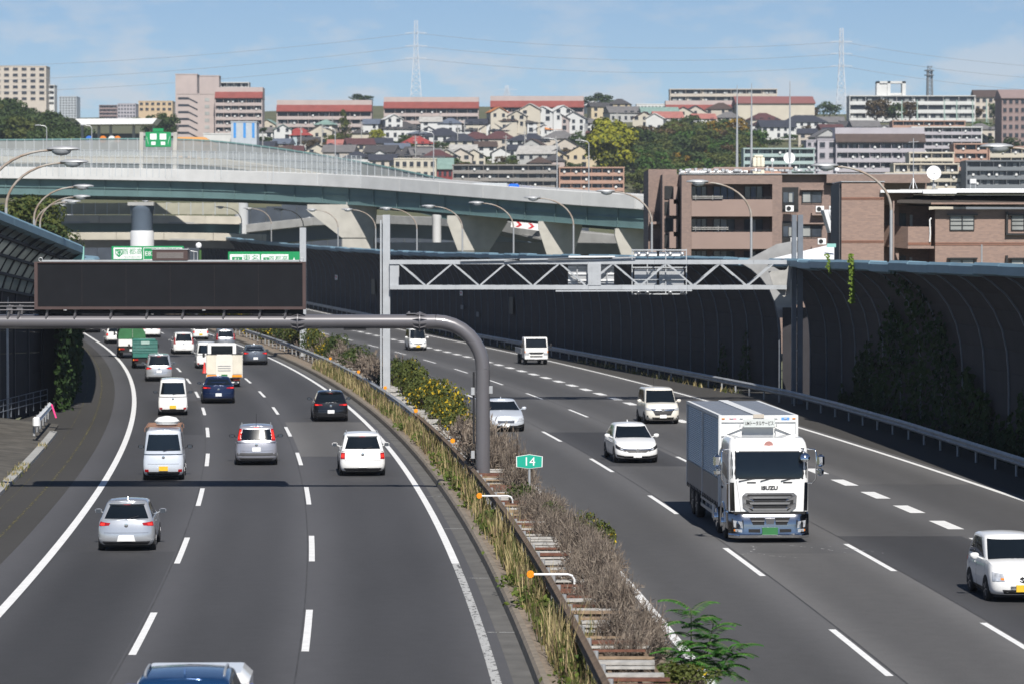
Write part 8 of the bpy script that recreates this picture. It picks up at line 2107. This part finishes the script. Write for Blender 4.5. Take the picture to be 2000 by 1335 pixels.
# feathery sapling at the lower edge
t = thing('sapling', 'bright green feathery sapling at the bottom of the median', 'sapling', (3.55, 60.8, .26)); srr = random.Random(4); st_m = MB(); lf = MB()
for si, (sx, sy, hh) in enumerate(((0, 0, 1.6), (.45, .1, 1.3), (.8, -.3, .85), (-.25, -.3, .8))):
    st_m.tube([(sx * .3, sy, 0), (sx * .7, sy, hh * .5), (sx, sy, hh)], [.022, .016, .008], 6)
    for k in range(18):
        a = k * 2.4 + si; z = hh * (.3 + .7 * k / 17); L = srr.uniform(.42, .62); el = .25 + .6 * k / 17
        d = Vector((math.cos(a), math.sin(a), 0)); b = Vector((sx * (.4 + .6 * z / hh), sy, z)); prev = b; pts = [b]
        for q in range(1, 7):
            f = q / 6; p = b + d * L * f + Vector((0, 0, L * (el * f - .55 * f * f))); pts.append(p)
        st_m.tube(pts, .006, 4)
        side = Vector((-d.y, d.x, 0))
        for q in range(1, 13):
            f = q / 12; p = b + d * L * f + Vector((0, 0, L * (el * f - .55 * f * f))); ll = .20 * (1 - .5 * abs(f - .4)); 
            for sd in (-1, 1):
                tip = p + side * sd * ll + d * .06 - Vector((0, 0, .035)); mid = (p + tip) * .5 + Vector((0, 0, .012)); wv = d * .036
                lf.add([p, mid - wv, tip, mid + wv], ((0, 1, 2, 3),), 0 if srr.random() < .7 else 1)
st_m.build('stem', mat('sapling stem', (.10, .13, .04), .7), t, 50); lf.build('leaflets', [leafmat('sapling leaf', (.030, .115, .018), (.060, .180, .030), .3, 2), leafmat('sapling leaf light', (.07, .20, .035), (.11, .27, .05), .3, 2)], t)
# ivy
def ivy(label, cx, sgn, prof, zs, Y0, Y1, hfun, n, thick, leaf, seed, dens=None):
    rr = random.Random(seed); mb = MB(); k = 0
    while k < n:
        Y = rr.uniform(Y0, Y1); hm = hfun(Y)
        if hm <= .15: k += 1; continue
        z = rr.random() * hm; t_ = 0
        for (a, b), (c, d) in zip(prof, prof[1:]):
            if b <= z <= d: t_ = a + (c - a) * (z - b) / (d - b)
        th = thick * (.25 + .75 * max(0, mnoise.noise(Vector((Y * .5, z * .6, seed))) + .45)) * rr.random() ** .5
        p = wall_pt(cx, sgn, Y, t_ + .08 + th, z, zs(Y)); nn = (Vector((sgn, -.25, .25)) + rdir(rr) * .75).normalized()
        leafq(mb, p, nn, leaf * rr.uniform(.6, 1.3), rr, 0, 1.2); k += 1
    return tag(mb.build('ivy', L_IV), label, 'ivy')
def peaks(tab):
    return lambda Y: max(0, max(h * (1 - (abs(Y - c) / w) ** 2.2) for c, w, h in tab) + 1.6 * mnoise.noise(Vector((Y * .8, 2.2, 0))) + .8 * mnoise.noise(Vector((Y * 2.6, 5.2, 0))))
ivy('dark ivy climbing the near right noise barrier in two tall peaks', wallR, -1, PR, zsR, 92, 176, peaks([(156, 7.5, 6.2), (147.5, 8, 7.6), (166, 6, 3.6), (140, 9, 3.2), (124, 8, 2.6), (112, 10, 5.0), (150, 30, 2.0), (170, 9, 1.0)]), 9500, .45, .24, 3)
ivy('two narrow dark ivy strands on the far barrier left of the gantry column', wallR, -1, PR, zsR, 196, 212, peaks([(201, 1.8, 3.6), (207, 1.6, 3.4)]), 900, .2, .2, 4)
ivy('dense ivy covering the left barrier beyond the guardrail end', wallL, 1, PL, lambda Y: .84, 170.5, 245, lambda Y: 7.8 + .8 * mnoise.noise(Vector((Y * .3, 0, 0))), 15000, 1.15, .30, 6)
vn = MB(); vrr = random.Random(12)
for (Y, n, z1, sp_) in ((155.6, 170, 6.3, .13), (163.5, 26, 7.6, .10)):
    for i in range(n):
        f = vrr.random() ** 1.2; x = wallR(Y) - 2.72 + .02 * f; z = 8.75 - (8.75 - z1) * f
        y = Y + vrr.gauss(0, sp_ * (3.0 if f < .1 else 1)) - .5 * f
        leafq(vn, Vector((x + vrr.gauss(0, .06), y, z)), (Vector((-.3, -1, .4)) + rdir(vrr) * .6).normalized(), .15, vrr, 0, 1.1)
    vn.tube([(wallR(Y) - 2.6, Y, 8.75), (wallR(Y) - 2.7, Y - .2, 7.6), (wallR(Y) - 2.7, Y - .5, z1)], .012, 5)
tag(vn.build('hanging_vine', [leafmat('vine leaf sunlit', (.10, .17, .02), (.18, .25, .04), .3, 2)]), 'sunlit green vine hanging over the blue cap of the near right barrier', 'vine')

# ---------------------------------------------------------------- air
hz = MB(); hz.box(-1400, 1400, -60, 3100, -2.2, 128)
hm_ = bpy.data.materials.new('thin haze'); hm_.use_nodes = True; hn = hm_.node_tree.nodes; hn.clear()
ho = hn.new('ShaderNodeOutputMaterial'); hv = hn.new('ShaderNodeVolumePrincipled'); hv.inputs['Color'].default_value = (.80, .88, 1.0, 1); hv.inputs['Density'].default_value = 0.00011; hv.inputs['Anisotropy'].default_value = 0.2
hm_.node_tree.links.new(hv.outputs['Volume'], ho.inputs['Volume'])
tag(hz.build('haze', hm_), 'thin haze over the whole valley', 'haze', None, 'stuff')
